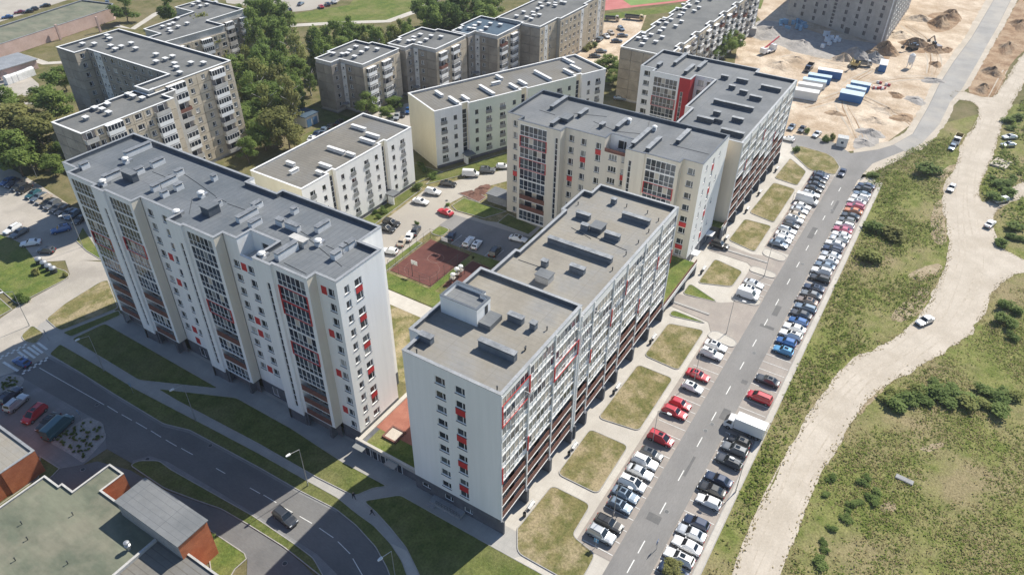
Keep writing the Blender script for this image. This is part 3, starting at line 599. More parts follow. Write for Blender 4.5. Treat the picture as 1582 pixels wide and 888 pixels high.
# ------------------------------------------------------------------ two low pale blocks (5 storeys)
F_ = Building("apartment_building", "low white five storey block with striped olive roof just behind the long block", "building", (100.2, 119.2, 0))
def low_block(b, L, dep, cols, stairs, z1, step=None, fm="white_render", gable="yellow_render", colA=None, back=True):
    rows = [14.3-2.87*k for k in range(5)]
    xs = [0]+sorted([e for s in stairs for e in s])+[L]
    for i in range(len(xs)-1):
        a, c = xs[i], xs[i+1]
        st = any(abs(a-s[0]) < 1e-3 for s in stairs)
        if st:
            b.wall((a, 1.0), (c, 1.0), 0, z1, [((a+c)/2, 9, (c-a)-.5, 13.2, "strip")], "yellow_render"); b.wall((a, 0), (a, 1.0), 0, z1, [], fm); b.wall((c, 1.0), (c, 0), 0, z1, [], fm)
            mb = MB(); mb.box(a-.4, -2.6, 2.5, c+.4, .98, 2.8, 0); mb.box(a-.3, -2.5, 0, a+.1, -.6, 2.5, 1); part("porch", mb, ["roof_grey", fm], b.root)
            mb = MB(); mb.box((a+c)/2-.6, .9, 0, (a+c)/2+.6, .98, 2.2); part("door", mb, ["frame_dark"], b.root)
        else:
            wn = [(x, z-(.25 if st_ == "french" else 0), w_, h_, st_) for x, w_, h_, st_ in cols if a < x < c for z in rows]
            b.wall((a, 0), (c, 0), .9, z1, wn, (colA or {}).get(i, fm)); b.wall((a, .05), (c, .05), 0, .9, [], "plinth")
    b.wall((L, 0), (L, dep), 0, z1, [], gable); b.wall((L, dep), (0, dep), 0, z1, [], fm); b.wall((0, dep), (0, 0), 0, z1, [], gable)
    poly = [(0, 0)]
    for s0, s1 in stairs: poly += [(s0, 0), (s0, 1.0), (s1, 1.0), (s1, 0)]
    poly += [(L, 0), (L, dep), (0, dep)]
    b.roof(poly, z1, .55, "roof_olive", "coping_white", "concrete", .35)
W1 = lambda x: (x, 1.1, 1.3, "dark_double"); W2 = lambda x: (x, 1.7, 2.1, "french")
low_block(F_, 40.2, 16.8, [W2(3.2), W1(6.9), W1(13.3), W2(17.0), W2(22.0), W1(25.7), W1(32.3), W2(36.2)], [(9.0, 11.2), (28.0, 30.2)], 17.0)
def chims_l(b, o, s, rows, h=.85, t=.75):
    zz = b.deck; rot = Matrix.Rotation(-b.root.rotation_euler.z, 2); off = Vector(b.root.location[:2])
    for r_ in rows:
        a = rot @ (Vector(G(o[0]+r_[0]/s, o[1]+r_[1]/s, zz))-off); c = rot @ (Vector(G(o[0]+r_[2]/s, o[1]+r_[3]/s, zz))-off)
        b.chimney(a.x, a.y, c.x, c.y, h, t, cap="vent_white")
chims_l(F_, (370, 140), 4.934, [(860, 280, 905, 295), (910, 295, 960, 312), (970, 340, 1065, 370), (925, 380, 1030, 415), (680, 445, 800, 490), (820, 490, 880, 510), (365, 560, 420, 580), (390, 640, 450, 610), (610, 575, 705, 600), (585, 635, 640, 645)]); vent_fan(F_, 0, 0) if False else None
F_.finish()
E_ = Building("apartment_building", "long low five storey block with mint and white walls facing the court", "building", (151, 119.5, 0), R(-24.05))
low_block(E_, 61.3, 15.8, [(2.9, 1.9, 2.0, "french"), (6.6, 1.1, 1.3, "dark_double"), (13.7, 1.1, 1.3, "dark_double"), (17.8, 1.9, 2.0, "french"), (22.6, 1.9, 2.0, "french"), (26.7, 1.1, 1.3, "dark_double"), (34, 1.1, 1.3, "dark_double"), (38.5, 1.9, 2.0, "french"), (43.3, 1.9, 2.0, "french"), (47.1, 1.1, 1.3, "dark_double"), (54.7, 1.1, 1.3, "dark_double"), (58.4, 1.9, 2.0, "french")], [(8.9, 11.2), (29.2, 31.5), (49.6, 51.9)], 17.5, colA={2: "mint_render", 4: "mint_render"}, gable="yellow_render")
chims_l(E_, (620, 70), 4.441, [(235, 330, 285, 360), (325, 370, 395, 410), (415, 360, 465, 390), (540, 290, 635, 350), (655, 220, 690, 245), (625, 280, 675, 262), (740, 280, 800, 310), (805, 255, 860, 285), (915, 190, 1025, 250), (1110, 100, 1180, 140), (1110, 180, 1180, 210), (1165, 150, 1225, 185)])
E_.finish()
# ------------------------------------------------------------------ older panel blocks
_PC = {}
def panel_mesh(w_, h, op, m, joint=.11):
    """one facade slab with its window hole; local x centred, y inward, z from 0"""
    key = (round(w_, 2), round(h, 2), op, m)
    if key in _PC: return _PC[key]
    mb = MB(); x = w_/2-joint/2; a, c = joint/2, h-joint/2
    if op:
        ox, ow, oz, oh = op; l, r_ = ox-ow/2, ox+ow/2
        for q in ((-x, l, a, c), (r_, x, a, c), (l, r_, a, oz), (l, r_, oz+oh, c)): mb.box(q[0], 0, q[2], q[1], .25, q[3])
    else: mb.box(-x, 0, a, x, .25, c)
    me = mb.mesh("panel", [m]); _PC[key] = me; return me
_BC = {}
def balcony_mesh(w_, h, style, dep=1.1):
    key = (round(w_, 2), style)
    if key in _BC: return _BC[key]
    mb = MB(); x = w_/2        # 0 concrete 1 white 2 glass 3 mid glass 4 dark recess 5 brown
    mb.box(-x, -dep, -.12, x, .0, .02, 0)
    pm = 1 if style == "glazed" else 0 if style == "open" else 5
    mb.box(-x, -dep, .02, x, -dep+.07, 1.02, pm); mb.box(-x, -dep+.07, .02, -x+.07, 0, 1.02, pm); mb.box(x-.07, -dep+.07, .02, x, 0, 1.02, pm)
    if style == "glazed":
        n = 5
        for i in range(n+1):
            q = -x+.04+(w_-.08)*i/n; mb.box(q-.05, -dep, 1.02, q+.05, -dep+.07, 2.45, 1)
        mb.box(-x, -dep, 2.38, x, 0, 2.5, 1); mb.face([(-x+.05, -dep+.04, 1.02), (x-.05, -dep+.04, 1.02), (x-.05, -dep+.04, 2.4), (-x+.05, -dep+.04, 2.4)], 2)
        for sx in (-x+.04, x-.04): mb.face([(sx, -dep, 1.02), (sx, 0, 1.02), (sx, 0, 2.4), (sx, -dep, 2.4)], 3)
    else:
        mb.box(-x, -.012, .03, x, -.004, 2.6, 4); mb.box(-.2*w_, -.06, .1, .25*w_, -.02, 2.3, 1); mb.face([(-.2*w_+.1, -.07, .2), (.25*w_-.1, -.07, .2), (.25*w_-.1, -.07, 2.2), (-.2*w_+.1, -.07, 2.2)], 2)
    me = mb.mesh("balcony", ["concrete", "frame_white", "glass_dark", "glass_mid", "dark_reveal", "brown_slat"]); _BC[key] = me; return me
def panel_facade(b, p0, p1, z0, fh, nfl, cells, m="panel_grey", seed=1):
    """cells from p0 to p1: (width, kind); kind None, w, W, B (balcony), s (stair pair)"""
    rn = random.Random(seed); dx, dy = p1[0]-p0[0], p1[1]-p0[1]; L = math.hypot(dx, dy); th = math.atan2(dy, dx); sc = L/sum(c[0] for c in cells)
    for k in range(nfl):
        s = 0; z = z0+k*fh
        for wd, kd in cells:
            wd *= sc; c = s+wd/2; x, y = p0[0]+dx/L*c, p0[1]+dy/L*c; s += wd
            mm = m if not (kd == "s") else "coping_white"
            op = {None: None, "w": (0, 1.3, .85, 1.4), "W": (0, 1.9, .85, 1.4), "s": (0, .9, 1.0, .8), "B": (0, 2.0, .85, 1.4)}[kd]
            obj("panel", panel_mesh(wd, fh, op, mm), b.root, (x, y, z), th)
            if op:
                wo_ = obj("window", window_mesh(op[1], op[3], "double" if op[1] > 1 else "single"), b.root, (x, y, z+op[2]+op[3]/2), th); obj("pane", pane_mesh(op[1], op[3], "double" if op[1] > 1 else "single"), wo_)
            if kd == "B":
                st = rn.choice(["glazed", "glazed", "glazed", "glazed", "open", "open", "brown"])
                obj("balcony", balcony_mesh(wd-.3, fh, st), b.root, (x, y, z+.1), th)
def old_core(b, poly, z1, m="joint", ph=.6, mroof="roof_old"):
    mb = MB(); q = inset(poly, .26); n = len(q)
    b.w.prism(q, 0, z1-.3, b.mi(m)) if False else None
    for i in range(n):
        a, c = q[i], q[(i+1) % n]; b.w.face([(*a, 0), (*c, 0), (*c, z1-.02), (*a, z1-.02)], b.mi(m))
    b.roof(poly, z1, ph, mroof, "coping_white", "parapet_shaded", .4, .05)
    for i in range(n):
        a, c = poly[i], poly[(i+1) % n]; b.w.face([(*a, 0), (*c, 0), (*c, .4), (*a, .4)], b.mi("concrete_dark"))
def old_vents(b, o, s, pts, h=.95):
    for p in pts:
        x, y = G(o[0]+p[0]/s, o[1]+p[1]/s, b.deck); z = b.deck; mb = MB()
        mb.box(x-.45, y-.6, z+.005, x+.45, y+.6, z+h*.75, 0, False); mb.box(x-.62, y-.8, z+h*.75+.12, x+.62, y+.8, z+h+.06, 1)
        for sx in (-.4, .4):
            for sy in (-.5, .5): mb.box(x+sx-.05, y+sy-.05, z+h*.75, x+sx+.05, y+sy+.05, z+h*.75+.12, 0)
        part("chimney", mb, ["concrete_dark", "vent_white"], b.root)
# nine storey L shaped block
O1 = Building("panel_block", "nine storey grey panel block with angled wings at the upper left", "building")
P1 = [(105, 176.6), (132, 176.6), (132, 228), (111.4, 228), (111.4, 219), (115.4, 219), (115.4, 182.4), (105, 182.4)]
old_core(O1, P1, 26.2)
fh = 2.78
panel_facade(O1, (106.8, 176.6), (132, 176.6), .9, fh, 9, [(2.2, "w"), (4.2, "B"), (3, "w"), (3, "w"), (3.4, "B"), (2.4, "w")], "panel_tan", 3)
panel_facade(O1, (111.4, 228), (111.4, 219), .9, fh, 9, [(4.5, None), (4.5, None)], "panel_grey")
panel_facade(O1, (111.4, 219), (115.4, 219), .9, fh, 9, [(4, "w")], "panel_tan")
panel_facade(O1, (115.4, 219), (115.4, 182.4), .9, fh, 9, [(2.6, "w"), (1.6, "s"), (1.6, "s"), (3, "w"), (3.6, "W"), (3, "W"), (3.2, "w"), (3.2, "W"), (3.2, "w"), (3.2, "W"), (3, "w"), (3, "w")], "panel_grey", 4)
old_vents(O1, (70, 30), 4.934, [(290, 205), (380, 205), (478, 142), (497, 165), (505, 220), (540, 245), (585, 225), (660, 200), (695, 240), (850, 285), (920, 320), (850, 340), (975, 300), (990, 355), (1005, 385), (1030, 425), (1115, 350), (1210, 350)])
O1.finish()
O1w = Building("panel_block_wing", "lower panel wing with stepped roof in front of the nine storey block", "building")
P1w = [(81.3, 169.4), (107, 169.4), (107, 173.6), (111, 173.6), (111, 176.4), (104.8, 176.4), (104.8, 182.2), (96, 182.2), (96, 181.4), (81.3, 181.4)]
old_core(O1w, P1w, 25.2)
panel_facade(O1w, (81.3, 169.4), (107, 169.4), .3, fh, 9, [(3.4, "B"), (2.4, "w"), (4.6, "B"), (3, "w"), (3, "W"), (2.6, "w"), (4.4, "B"), (2.2, None)], "panel_tan", 5)
panel_facade(O1w, (81.3, 181.4), (81.3, 169.4), .3, fh, 9, [(4, None), (4, None), (4, None)], "panel_grey")
panel_facade(O1w, (107, 169.4), (107, 173.6), .3, fh, 9, [(4, None)], "panel_tan")
old_vents(O1w, (70, 30), 4.934, [(315, 770), (385, 695), (440, 705), (480, 665), (490, 730), (640, 590), (675, 605), (745, 620), (830, 560)])
O1w.finish()
# block peeping over behind it
Ob = Building("panel_block", "old panel block with stepped grey roof half hidden behind willow trees", "building")
Pb = [(146.8, 231), (172, 229), (172, 238.5), (189, 238.5), (189, 262), (176, 262), (176, 251.5), (153, 249), (153, 240), (146.8, 240)]
old_core(Ob, Pb, 17.0)
panel_facade(Ob, (146.8, 231), (172, 229), .6, 2.8, 5, [(3, "w"), (4, "B"), (3, "w"), (3, "w"), (4, "B"), (3, "w"), (3, "W")], "panel_tan", 6); panel_facade(Ob, (172, 238.5), (189, 238.5), .6, 2.8, 5, [(3.4, "B"), (3, "w"), (3.4, "B"), (3, "w"), (3, "B")], "panel_grey", 7)
panel_facade(Ob, (146.8, 240), (146.8, 231), .6, 2.8, 5, [(4, None), (4, None)]); panel_facade(Ob, (153, 249), (153, 240), .6, 2.8, 5, [(4, None), (4, None)]); panel_facade(Ob, (176, 262), (176, 251.5), .6, 2.8, 5, [(4, None), (4, None)])
old_vents(Ob, (0, 0), 3.9475, [(1085, 125), (1060, 155), (995, 175), (1035, 165), (1045, 205), (1035, 190), (1090, 175), (1145, 155), (1215, 25), (1265, 40), (1180, 40), (1225, 50), (1320, 25), (1275, 10)])
Ob.finish()
# row of stepped five storey blocks
def stepped(x0, y0, dx, dy, label, roofm="roof_old", seed=1, z1=17.0):
    b = Building("panel_block", label, "building", group="stepped five storey panel blocks")
    x1, y1 = x0+dx, y0+dy
    poly = [(x0+4.2, y0), (x1, y0), (x1, y1-6), (x1-1.6, y1-6), (x1-1.6, y1), (x0+7, y1), (x0+7, y1-1.2), (x0, y1-1.2), (x0, y0+9.6), (x0+4.2, y0+9.6)]
    old_core(b, poly, z1, "joint", .6, roofm)
    f_ = 2.95
    panel_facade(b, (x0, y1-1.2), (x0, y0+9.6), 1.0, f_, 5, [(4, None), (4, None)], "panel_brown")
    panel_facade(b, (x0, y0+9.6), (x0+4.2, y0+9.6), 1.0, f_, 5, [(4, "w")], "panel_grey")
    panel_facade(b, (x0+4.2, y0+9.6), (x0+4.2, y0), 1.0, f_, 5, [(1.9, "s"), (3.6, "w"), (4, None)], "panel_brown")
    panel_facade(b, (x0+4.2, y0), (x1, y0), 1.0, f_, 5, [(1.2, None), (4, "B"), (3.2, "w"), (4, "B"), (3, "w"), (2.4, None)], "panel_tan", seed)
    mb = MB(); mb.box(x0+2.2, y0+7.6, 2.4, x0+4.15, y0+9.5, 2.6); part("door_canopy", mb, ["concrete_dark"], b.root)
    return b
b = stepped(164.5, 161.2, 22.6, 18, "nearest stepped panel block beside the small blue shed", seed=8)
old_vents(b, (470, 20), 1358/260, [(235, 345), (310, 350), (350, 345), (370, 320), (408, 370), (420, 290), (465, 335), (508, 303), (590, 310)]); b.finish()
b = stepped(188.8, 150.6, 22, 18.5, "second stepped panel block with a pale grey roof", seed=9)
old_vents(b, (470, 20), 1358/260, [(768, 240), (845, 245), (882, 240), (885, 215), (935, 262), (938, 192), (985, 232), (1025, 203), (1105, 210)]); b.finish()
b = stepped(211.8, 141, 22, 18, "third stepped panel block with a dark blue roof", "roof_navy", seed=10)
old_vents(b, (690, 0), 1498/270, [(115, 265), (195, 260), (235, 265), (240, 240), (295, 285), (280, 215), (340, 255), (375, 220), (460, 230)]); b.finish()
Od = Building("panel_block", "tall end panel block of the stepped row nearest the running track", "building")
Pd = [(231.4, 132.8), (244, 132.8), (244, 131.4), (266, 131.4), (266, 133), (285, 133), (285, 156), (262, 156), (262, 152), (232.5, 152), (232.5, 141), (231.4, 141)]
old_core(Od, Pd, 17.6)
panel_facade(Od, (231.4, 141), (231.4, 132.8), .8, 3.2, 5, [(4, None), (4, None)], "panel_brown"); panel_facade(Od, (231.4, 132.8), (244, 132.8), .8, 3.2, 5, [(3, "w"), (2, "s"), (3, "w"), (3, None)], "panel_tan")
panel_facade(Od, (244, 131.4), (266, 131.4), .8, 3.2, 5, [(3, "w"), (3, "W"), (3, "w"), (3, "W"), (3, "w"), (2, "s"), (3, None)], "panel_tan"); panel_facade(Od, (266, 133), (285, 133), .8, 3.2, 5, [(3, "w"), (3, "W"), (3, "w"), (2, "s"), (3, "w")], "panel_tan")
old_vents(Od, (690, 0), 1498/270, [(600, 155), (660, 120), (685, 165), (725, 180), (745, 150), (740, 125), (795, 145), (780, 95), (815, 75), (800, 45), (875, 50), (930, 65), (855, 15), (935, 20), (930, 45), (985, 35), (1010, 40)]); Od.finish()
# long block beyond, tan gable towards the camera
O3 = Building("panel_block", "long grey panel block with a tan gable end behind the white blocks", "building")
x0 = 226.5; P3 = [(x0, 82)]
xx = x0
for i in range(6):
    P3 += [(xx+10.5, 82), (xx+10.5, 83.4), (xx+14.5, 83.4), (xx+14.5, 82)]; xx += 14.5
P3 += [(x0+104, 82), (x0+104, 100)]
xx = x0+104
for i in range(5): P3 += [(xx-9, 100), (xx-9, 98.4), (xx-17, 98.4), (xx-17, 100)]; xx -= 17
P3 += [(x0, 99.0)]
Z3 = 18.2
old_core(O3, P3, Z3)
panel_facade(O3, (x0, 99.0), (x0, 82), .9, 3.35, 5, [(4.2, None)]*4, "panel_brown")
panel_facade(O3, (x0, 82), (x0+10.5, 82), .9, 3.35, 5, [(3, "w"), (4, "B"), (3, "w")], "panel_tan", 11)
for i in range(1, 7):
    q = x0+14.5*i; panel_facade(O3, (q, 82), (q+10.5, 82), .9, 3.35, 5, [(3.6, "B"), (3, "w"), (3.6, "B")], "panel_tan", 12+i)
    panel_facade(O3, (q-4, 83.4), (q, 83.4), .9, 3.35, 5, [(4, "B")], "panel_tan", 22+i)
old_vents(O3, (930, 0), 5.552, [(310, 345), (360, 335), (372, 355), (420, 315), (355, 305), (345, 395), (460, 375), (515, 335), (495, 285), (525, 260), (630, 240), (680, 200), (485, 215), (535, 175), (550, 215), (590, 185), (665, 150), (690, 130), (645, 90), (695, 55), (710, 95), (750, 65), (790, 110), (830, 80), (815, 35), (840, 15), (930, 8)], .9)
O3.finish()
# unfinished block on the building site
x_a, y_a = 359.4, 76.4; x_b, y_b = 338.4, 30.8
Lc = math.hypot(x_b-x_a, y_b-y_a)
K = Building("unfinished_building", "bare block masonry shell of an unfinished building on the sandy site", "building", (x_a, y_a, 0), math.atan2(y_b-y_a, x_b-x_a))
kw = []
for k in range(9):
    for i, c in enumerate((3.5, 8.2, 14.5, 19, 23.5, 29.5, 35, 40.2, 45.6)):
        if i != 4 and not (k == 0 and i % 3 == 0): kw.append((c, 2.0+k*3.0+(.35 if i % 2 else 0), 1.3, 1.7, "hole"))
ops = [(c-w_/2, c+w_/2, z-h_/2, z+h_/2) for c, z, w_, h_, _ in kw]
for k in range(18): ops.append((23.0, 24.4, .8+k*1.5, 1.8+k*1.5))
ops.append((31.2, 33.4, .1, 2.6)); ops = [o for o in ops if not (o[0] < 33.4 and o[1] > 31.2 and o[2] < 2.6)] + [(31.2, 33.4, .1, 2.6)]
wallgrid(K.w, (0, 0), (Lc, 0), 0, 28, ops, K.mi("block_masonry"), .45, K.mi("dark_reveal"))
K.w.face([(0, .46, 0), (Lc, .46, 0), (Lc, .46, 28), (0, .46, 28)], K.mi("dark_reveal"))
ph_ = -K.root.rotation_euler.z-math.pi/2; ph_ = (ph_+math.pi) % (2*math.pi)-math.pi; SL = 62
e_ = (-math.sin(ph_)*SL, math.cos(ph_)*SL); f_ = (Lc+e_[0], e_[1]); g_ = (Lc-1.5*math.cos(ph_), -1.5*math.sin(ph_))
K.w.face([(*e_, 0), (0, 0, 0), (0, 0, 28), (*e_, 28)], K.mi("block_masonry")); K.w.face([(*f_, 0), (*e_, 0), (*e_, 28), (*f_, 28)], K.mi("block_masonry")); K.w.face([(0, 0, 28), (Lc, 0, 28), (*f_, 28), (*e_, 28)], K.mi("concrete"))
def kpart(name, mb, mats): return obj(name, mb.mesh(name, mats), K.root, (Lc, 0, 0), ph_)
mb = MB(); mb.box(-1.6, .5, 0, -1.45, SL, 27.9); kpart("inner_wall", mb, ["block_masonry"])
for k in range(9):
    for i in range(11):
        mb = MB(); mb.box(-1.47, 2.2+i*5.4, .9+k*3, -1.42, 4.4+i*5.4, 2.4+k*3); kpart("window_opening", mb, ["metal_dark"])
    mb = MB(); mb.box(-1.4, .5, 2.85+k*3, .1, SL, 3.05+k*3); kpart("floor_slab", mb, ["coping_white"]); mb = MB(); mb.box(-.06, .5, 3.05+k*3, .0, SL, 3.75+k*3); kpart("balcony_rail", mb, ["concrete"])
for i in range(13):
    mb = MB(); mb.box(-1.4, .4+i*5.1, 0, .25, .62+i*5.1, 28); kpart("fin", mb, ["coping_white"])
K.finish()
# ------------------------------------------------------------------ low brick building at the lower left
Lb = Building("shop_building", "low building with mossy green roof and orange brick walls in the near corner", "building")
LP = [(5, 55), (28.3, 55), (28.3, 92.9), (32.2, 92.9), (32.2, 96.6), (25.8, 96.6), (25.8, 99.4), (25.2, 99.4), (25.2, 103.2), (5, 103.2)]
lp = LP; n = len(lp)
for i in range(n):
    Lb.wall(lp[i], lp[(i+1) % n], 0, 5, [], "orange_brick")
Lb.roof(lp, 5, .25, "roof_green", "concrete", "concrete_dark", .25, .03)
mb = MB(); mb.prism([(26.2, 73), (32.3, 73), (32.3, 86.2), (26.2, 86.2)], 4.76, 8.0, 0, 1) if False else None
Lb.wall((27.3, 72.2), (32.3, 72.2), 0, 8.0, [], "orange_brick"); Lb.wall((32.3, 72.2), (32.3, 86.3), 0, 8.0, [], "orange_brick"); Lb.wall((32.3, 86.3), (27.3, 86.3), 0, 8.0, [], "orange_brick"); Lb.wall((27.3, 86.3), (27.3, 72.2), 0, 8.0, [], "concrete_dark")
mb = MB(); mb.prism([(27.15, 72.0), (32.5, 72.0), (32.5, 86.5), (27.15, 86.5)], 8.0, 8.16); part("raised_roof", mb, ["roof_grey"], Lb.root)
xa_, ya_ = G(245, 830, 5); xb_, yb_ = G(182, 888, 5); mb = MB(); mb.box(5.3, 77.9, 4.77, 27.2, 78.3, 5.3); part("parapet", mb, ["concrete"], Lb.root)
mb = MB(); mb.box(5.4, 55.4, 4.765, 27.9, 77.88, 4.79); part("lower_roof", mb, ["roof_olive"], Lb.root)
vx, vy = G(200, 848, 4.8); mb = MB(); mb.lathe([(.25, 4.76), (.25, 5.5), (.45, 5.6), (.45, 5.85), (.22, 6.0), (.22, 6.2), (.45, 6.3), (.4, 6.5), (.1, 6.6)], 0, 12, (vx, vy)); part("roof_fan", mb, ["metal_grey"], Lb.root)
for p in ((113, 795), (34, 809), (43, 833), (105, 870), (24, 865)):
    x, y = G(*p, 4.8); mb = MB(); mb.lathe([(.07, 4.76), (.07, 5.3), (.12, 5.35), (.1, 5.45)], 0, 6, (x, y)); part("vent_pipe", mb, ["metal_dark"], Lb.root)
Lb.finish()
Lo = Building("shop_building", "bright orange walled shop with a pale flat roof at the left edge", "building")
q = [(10, 109.6), (27.2, 109.6), (27.2, 128), (10, 128)]
Lo.wall((10, 109.6), (21.6, 109.6), 0, 5, [], "dark_brick" if False else "orange_brick"); Lo.wall((21.6, 109.6), (21.6, 109.4), 0, 5, [], "orange_brick"); Lo.wall((21.6, 109.4), (27.2, 109.4), 0, 5, [], "orange_panel" if "orange_panel" in MATS else "orange_brick"); Lo.wall((27.2, 109.4), (27.2, 128), 0, 5, [], "orange_brick"); Lo.wall((27.2, 128), (10, 128), 0, 5, [], "orange_brick"); Lo.wall((10, 128), (10, 109.6), 0, 5, [], "orange_brick")
Lo.roof([(10, 109.5), (27.2, 109.5), (27.2, 128), (10, 128)], 5.0, .25, "roof_tan", "coping_grey", "parapet_shaded", .3)
Lo.finish()
# ------------------------------------------------------------------ long low hall and garages at the top left
Hh = Building("hall_building", "long low hall with green grey roof and pink wall at the upper left", "building")
hp = [(128, 313.2), (185.6, 321.2), (190, 326.5), (186, 343), (128, 333)]
for i in range(5): Hh.wall(hp[i], hp[(i+1) % 5], 0, 5, [], "pink_wall")
Hh.roof(hp, 5, .5, "roof_green", "coping_grey", "coping_dark", .4)
for px, py in ((150, 38), (88, 50)):
    x, y = G(px, py, 3.0); mb = MB(); mb.box(x-.4, y-1.2, 0, x+.4, y-.5, 6.2); part("buttress", mb, ["pink_wall"], Hh.root)
Hh.finish()
sh = Building("shed", "small blue roofed utility shed with two blue garage doors", "shed")
sh.wall((150.4, 171), (156, 171), 0, 3.4, [], "cream_render"); sh.wall((156, 171), (156, 182), 0, 3.4, [], "cream_render"); sh.wall((156, 182), (150.4, 182), 0, 3.4, [], "cream_render"); sh.wall((150.4, 182), (150.4, 171), 0, 3.4, [], "white_render")
mb = MB(); mb.box(150.1, 170.7, 3.4, 156.3, 182.3, 3.65); part("roof", mb, ["roof_navy"], sh.root)
flat("door_blue", (.10, .20, .33), .5)
for x in (151.8, 154.4): mb = MB(); mb.box(x-.95, 170.9, 0, x+.95, 170.985, 2.5); part("garage_door", mb, ["door_blue"], sh.root)
sh.finish()
gg = Building("garage", "dark open garage with pale arched containers at the far left", "garage")
ga = G(5, 100); 
gg.wall((121, 288), (121, 291), 0, 3.2, [], "pink_wall")
mb = MB(); mb.box(120, 292, 0, 134, 292.4, 3.2); mb.box(120, 303.6, 0, 134, 304, 3.2); mb.box(133.6, 292.4, 0, 134, 303.6, 3.2); part("side_wall", mb, ["pink_wall"], gg.root)
mb = MB(); mb.box(119.5, 291.5, 3.2, 134.5, 304.5, 3.5); part("roof", mb, ["coping_grey"], gg.root); gg.finish()
# ------------------------------------------------------------------ ground
mat("paving_shade", (.20, .20, .20), (.25, .248, .245), scale=.3, fine=5, famt=.12, rough=.92, seam=[(1, 1.0, .06, (.19, .19, .19)), (0, 1.0, .06, (.19, .19, .19))], c3=(.17, .17, .17), s3=.1, a3=.6)  # darker copy of the grey paving, with the blocks' shade put into the colour
def track_strip(pts, wid):
    c = [Vector(G(*p)) for p in pts]; l, r_ = [], []
    for i, p in enumerate(c):
        d = (c[min(i+1, len(c)-1)]-c[max(i-1, 0)]).normalized(); n_ = Vector((-d.y, d.x))*wid/2; l.append(tuple(p+n_)); r_.append(tuple(p-n_))
    return l + r_[::-1]
mat("soil_grass", (.10, .105, .04), (.17, .15, .075), scale=.25, fine=2.5, famt=.3, rough=1, bump=.4, c3=(.21, .175, .11), s3=.04, a3=.6, spec=.1)
mat("meadow", (.125, .15, .04), (.215, .215, .08), scale=.35, fine=3.0, famt=.5, rough=1, bump=.6, c3=(.26, .21, .125), s3=.05, a3=.85, spec=.1)
mat("lawn_dry", (.12, .125, .045), (.20, .175, .08), scale=.5, fine=2.6, famt=.42, rough=1, bump=.6, c3=(.33, .27, .17), s3=.22, a3=.9, spec=.1)
mat("lawn_green", (.085, .125, .03), (.14, .17, .045), scale=.4, fine=2.6, famt=.4, rough=1, bump=.6, c3=(.22, .20, .09), s3=.08, a3=.6, spec=.1)
mat("lawn_dark", (.085, .11, .03), (.14, .155, .05), scale=.4, fine=2.6, famt=.4, rough=1, bump=.6, c3=(.18, .165, .08), s3=.08, a3=.5, spec=.1)
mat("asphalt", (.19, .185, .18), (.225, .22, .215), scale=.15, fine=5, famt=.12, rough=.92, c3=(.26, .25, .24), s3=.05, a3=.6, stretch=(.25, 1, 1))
mat("asphalt_shaded", (.125, .125, .125), (.155, .152, .15), scale=.2, fine=5, famt=.14, rough=.9, c3=(.19, .187, .182), s3=.07, a3=.6, stretch=(1, .25, 1))  # road asphalt darkened: the shade of the blocks is put into its colour
mat("paving_pink", (.30, .265, .24), (.36, .32, .285), scale=.3, fine=5, famt=.1, rough=.92, seam=[(1, .8, .05, (.29, .26, .235)), (0, .8, .05, (.29, .26, .235))], c3=(.26, .24, .22), s3=.1, a3=.6)
mat("paving_grey", (.34, .33, .31), (.40, .385, .36), scale=.3, fine=5, famt=.1, rough=.92, seam=[(1, 1.0, .06, (.33, .32, .30)), (0, 1.0, .06, (.33, .32, .30))], c3=(.29, .28, .265), s3=.1, a3=.6)
mat("paving_pale", (.46, .43, .38), (.53, .50, .45), scale=.3, fine=5, famt=.1, rough=.92, seam=[(1, 1.0, .06, (.44, .41, .37)), (0, 1.0, .06, (.44, .41, .37))], c3=(.40, .37, .33), s3=.1, a3=.6)
mat("yard_road", (.36, .33, .285), (.43, .40, .35), scale=.12, fine=4, famt=.1, rough=.92, c3=(.30, .275, .245), s3=.06, a3=.7)
mat("lot_concrete", (.36, .33, .285), (.45, .41, .36), scale=.12, fine=3, famt=.12, rough=.92, c3=(.29, .265, .235), s3=.08, a3=.7)
mat("dirt_track", (.45, .40, .335), (.52, .465, .395), scale=.25, fine=2.5, famt=.12, rough=1, c3=(.40, .35, .285), s3=.10, a3=.6, spec=.1)
mat("sand", (.47, .375, .28), (.62, .525, .415), scale=.16, fine=1.4, famt=.24, rough=1, bump=.9, c3=(.36, .27, .185), s3=.06, a3=.85, spec=.1)
mat("earth", (.24, .155, .095), (.36, .25, .16), scale=.2, fine=1.6, famt=.3, rough=1, bump=.8, c3=(.40, .31, .22), s3=.1, a3=.6, spec=.1)
mat("gravel_grey", (.30, .28, .26), (.38, .355, .33), scale=.5, fine=3, famt=.25, rough=1, bump=.5)
mat("rubber_red", (.115, .045, .038), (.145, .058, .047), scale=.4, fine=4, famt=.1, rough=.95, c3=(.10, .042, .038), s3=.15, a3=.6)
mat("track_red", (.42, .14, .13), (.48, .18, .165), scale=.2, fine=2, famt=.06, rough=.95)
mat("turf", (.15, .24, .07), (.19, .28, .09), scale=.2, fine=2, famt=.1, rough=1)
mat("paint_white", (.62, .62, .60), (.74, .74, .72), scale=2, fine=8, famt=.2, rough=.7)
mat("kerb_stone", (.32, .31, .295), (.40, .385, .365), scale=.8, fine=4, famt=.1, rough=.9, seam=[(0, 1.0, .04, (.33, .32, .31))])
def area(p): return sum(p[i][0]*p[(i+1) % len(p)][1]-p[(i+1) % len(p)][0]*p[i][1] for i in range(len(p)))/2
def ccw(p): return list(p) if area(p) > 0 else list(reversed(p))
def px(pts, z=0): return [G(a, b, z) for a, b in pts]
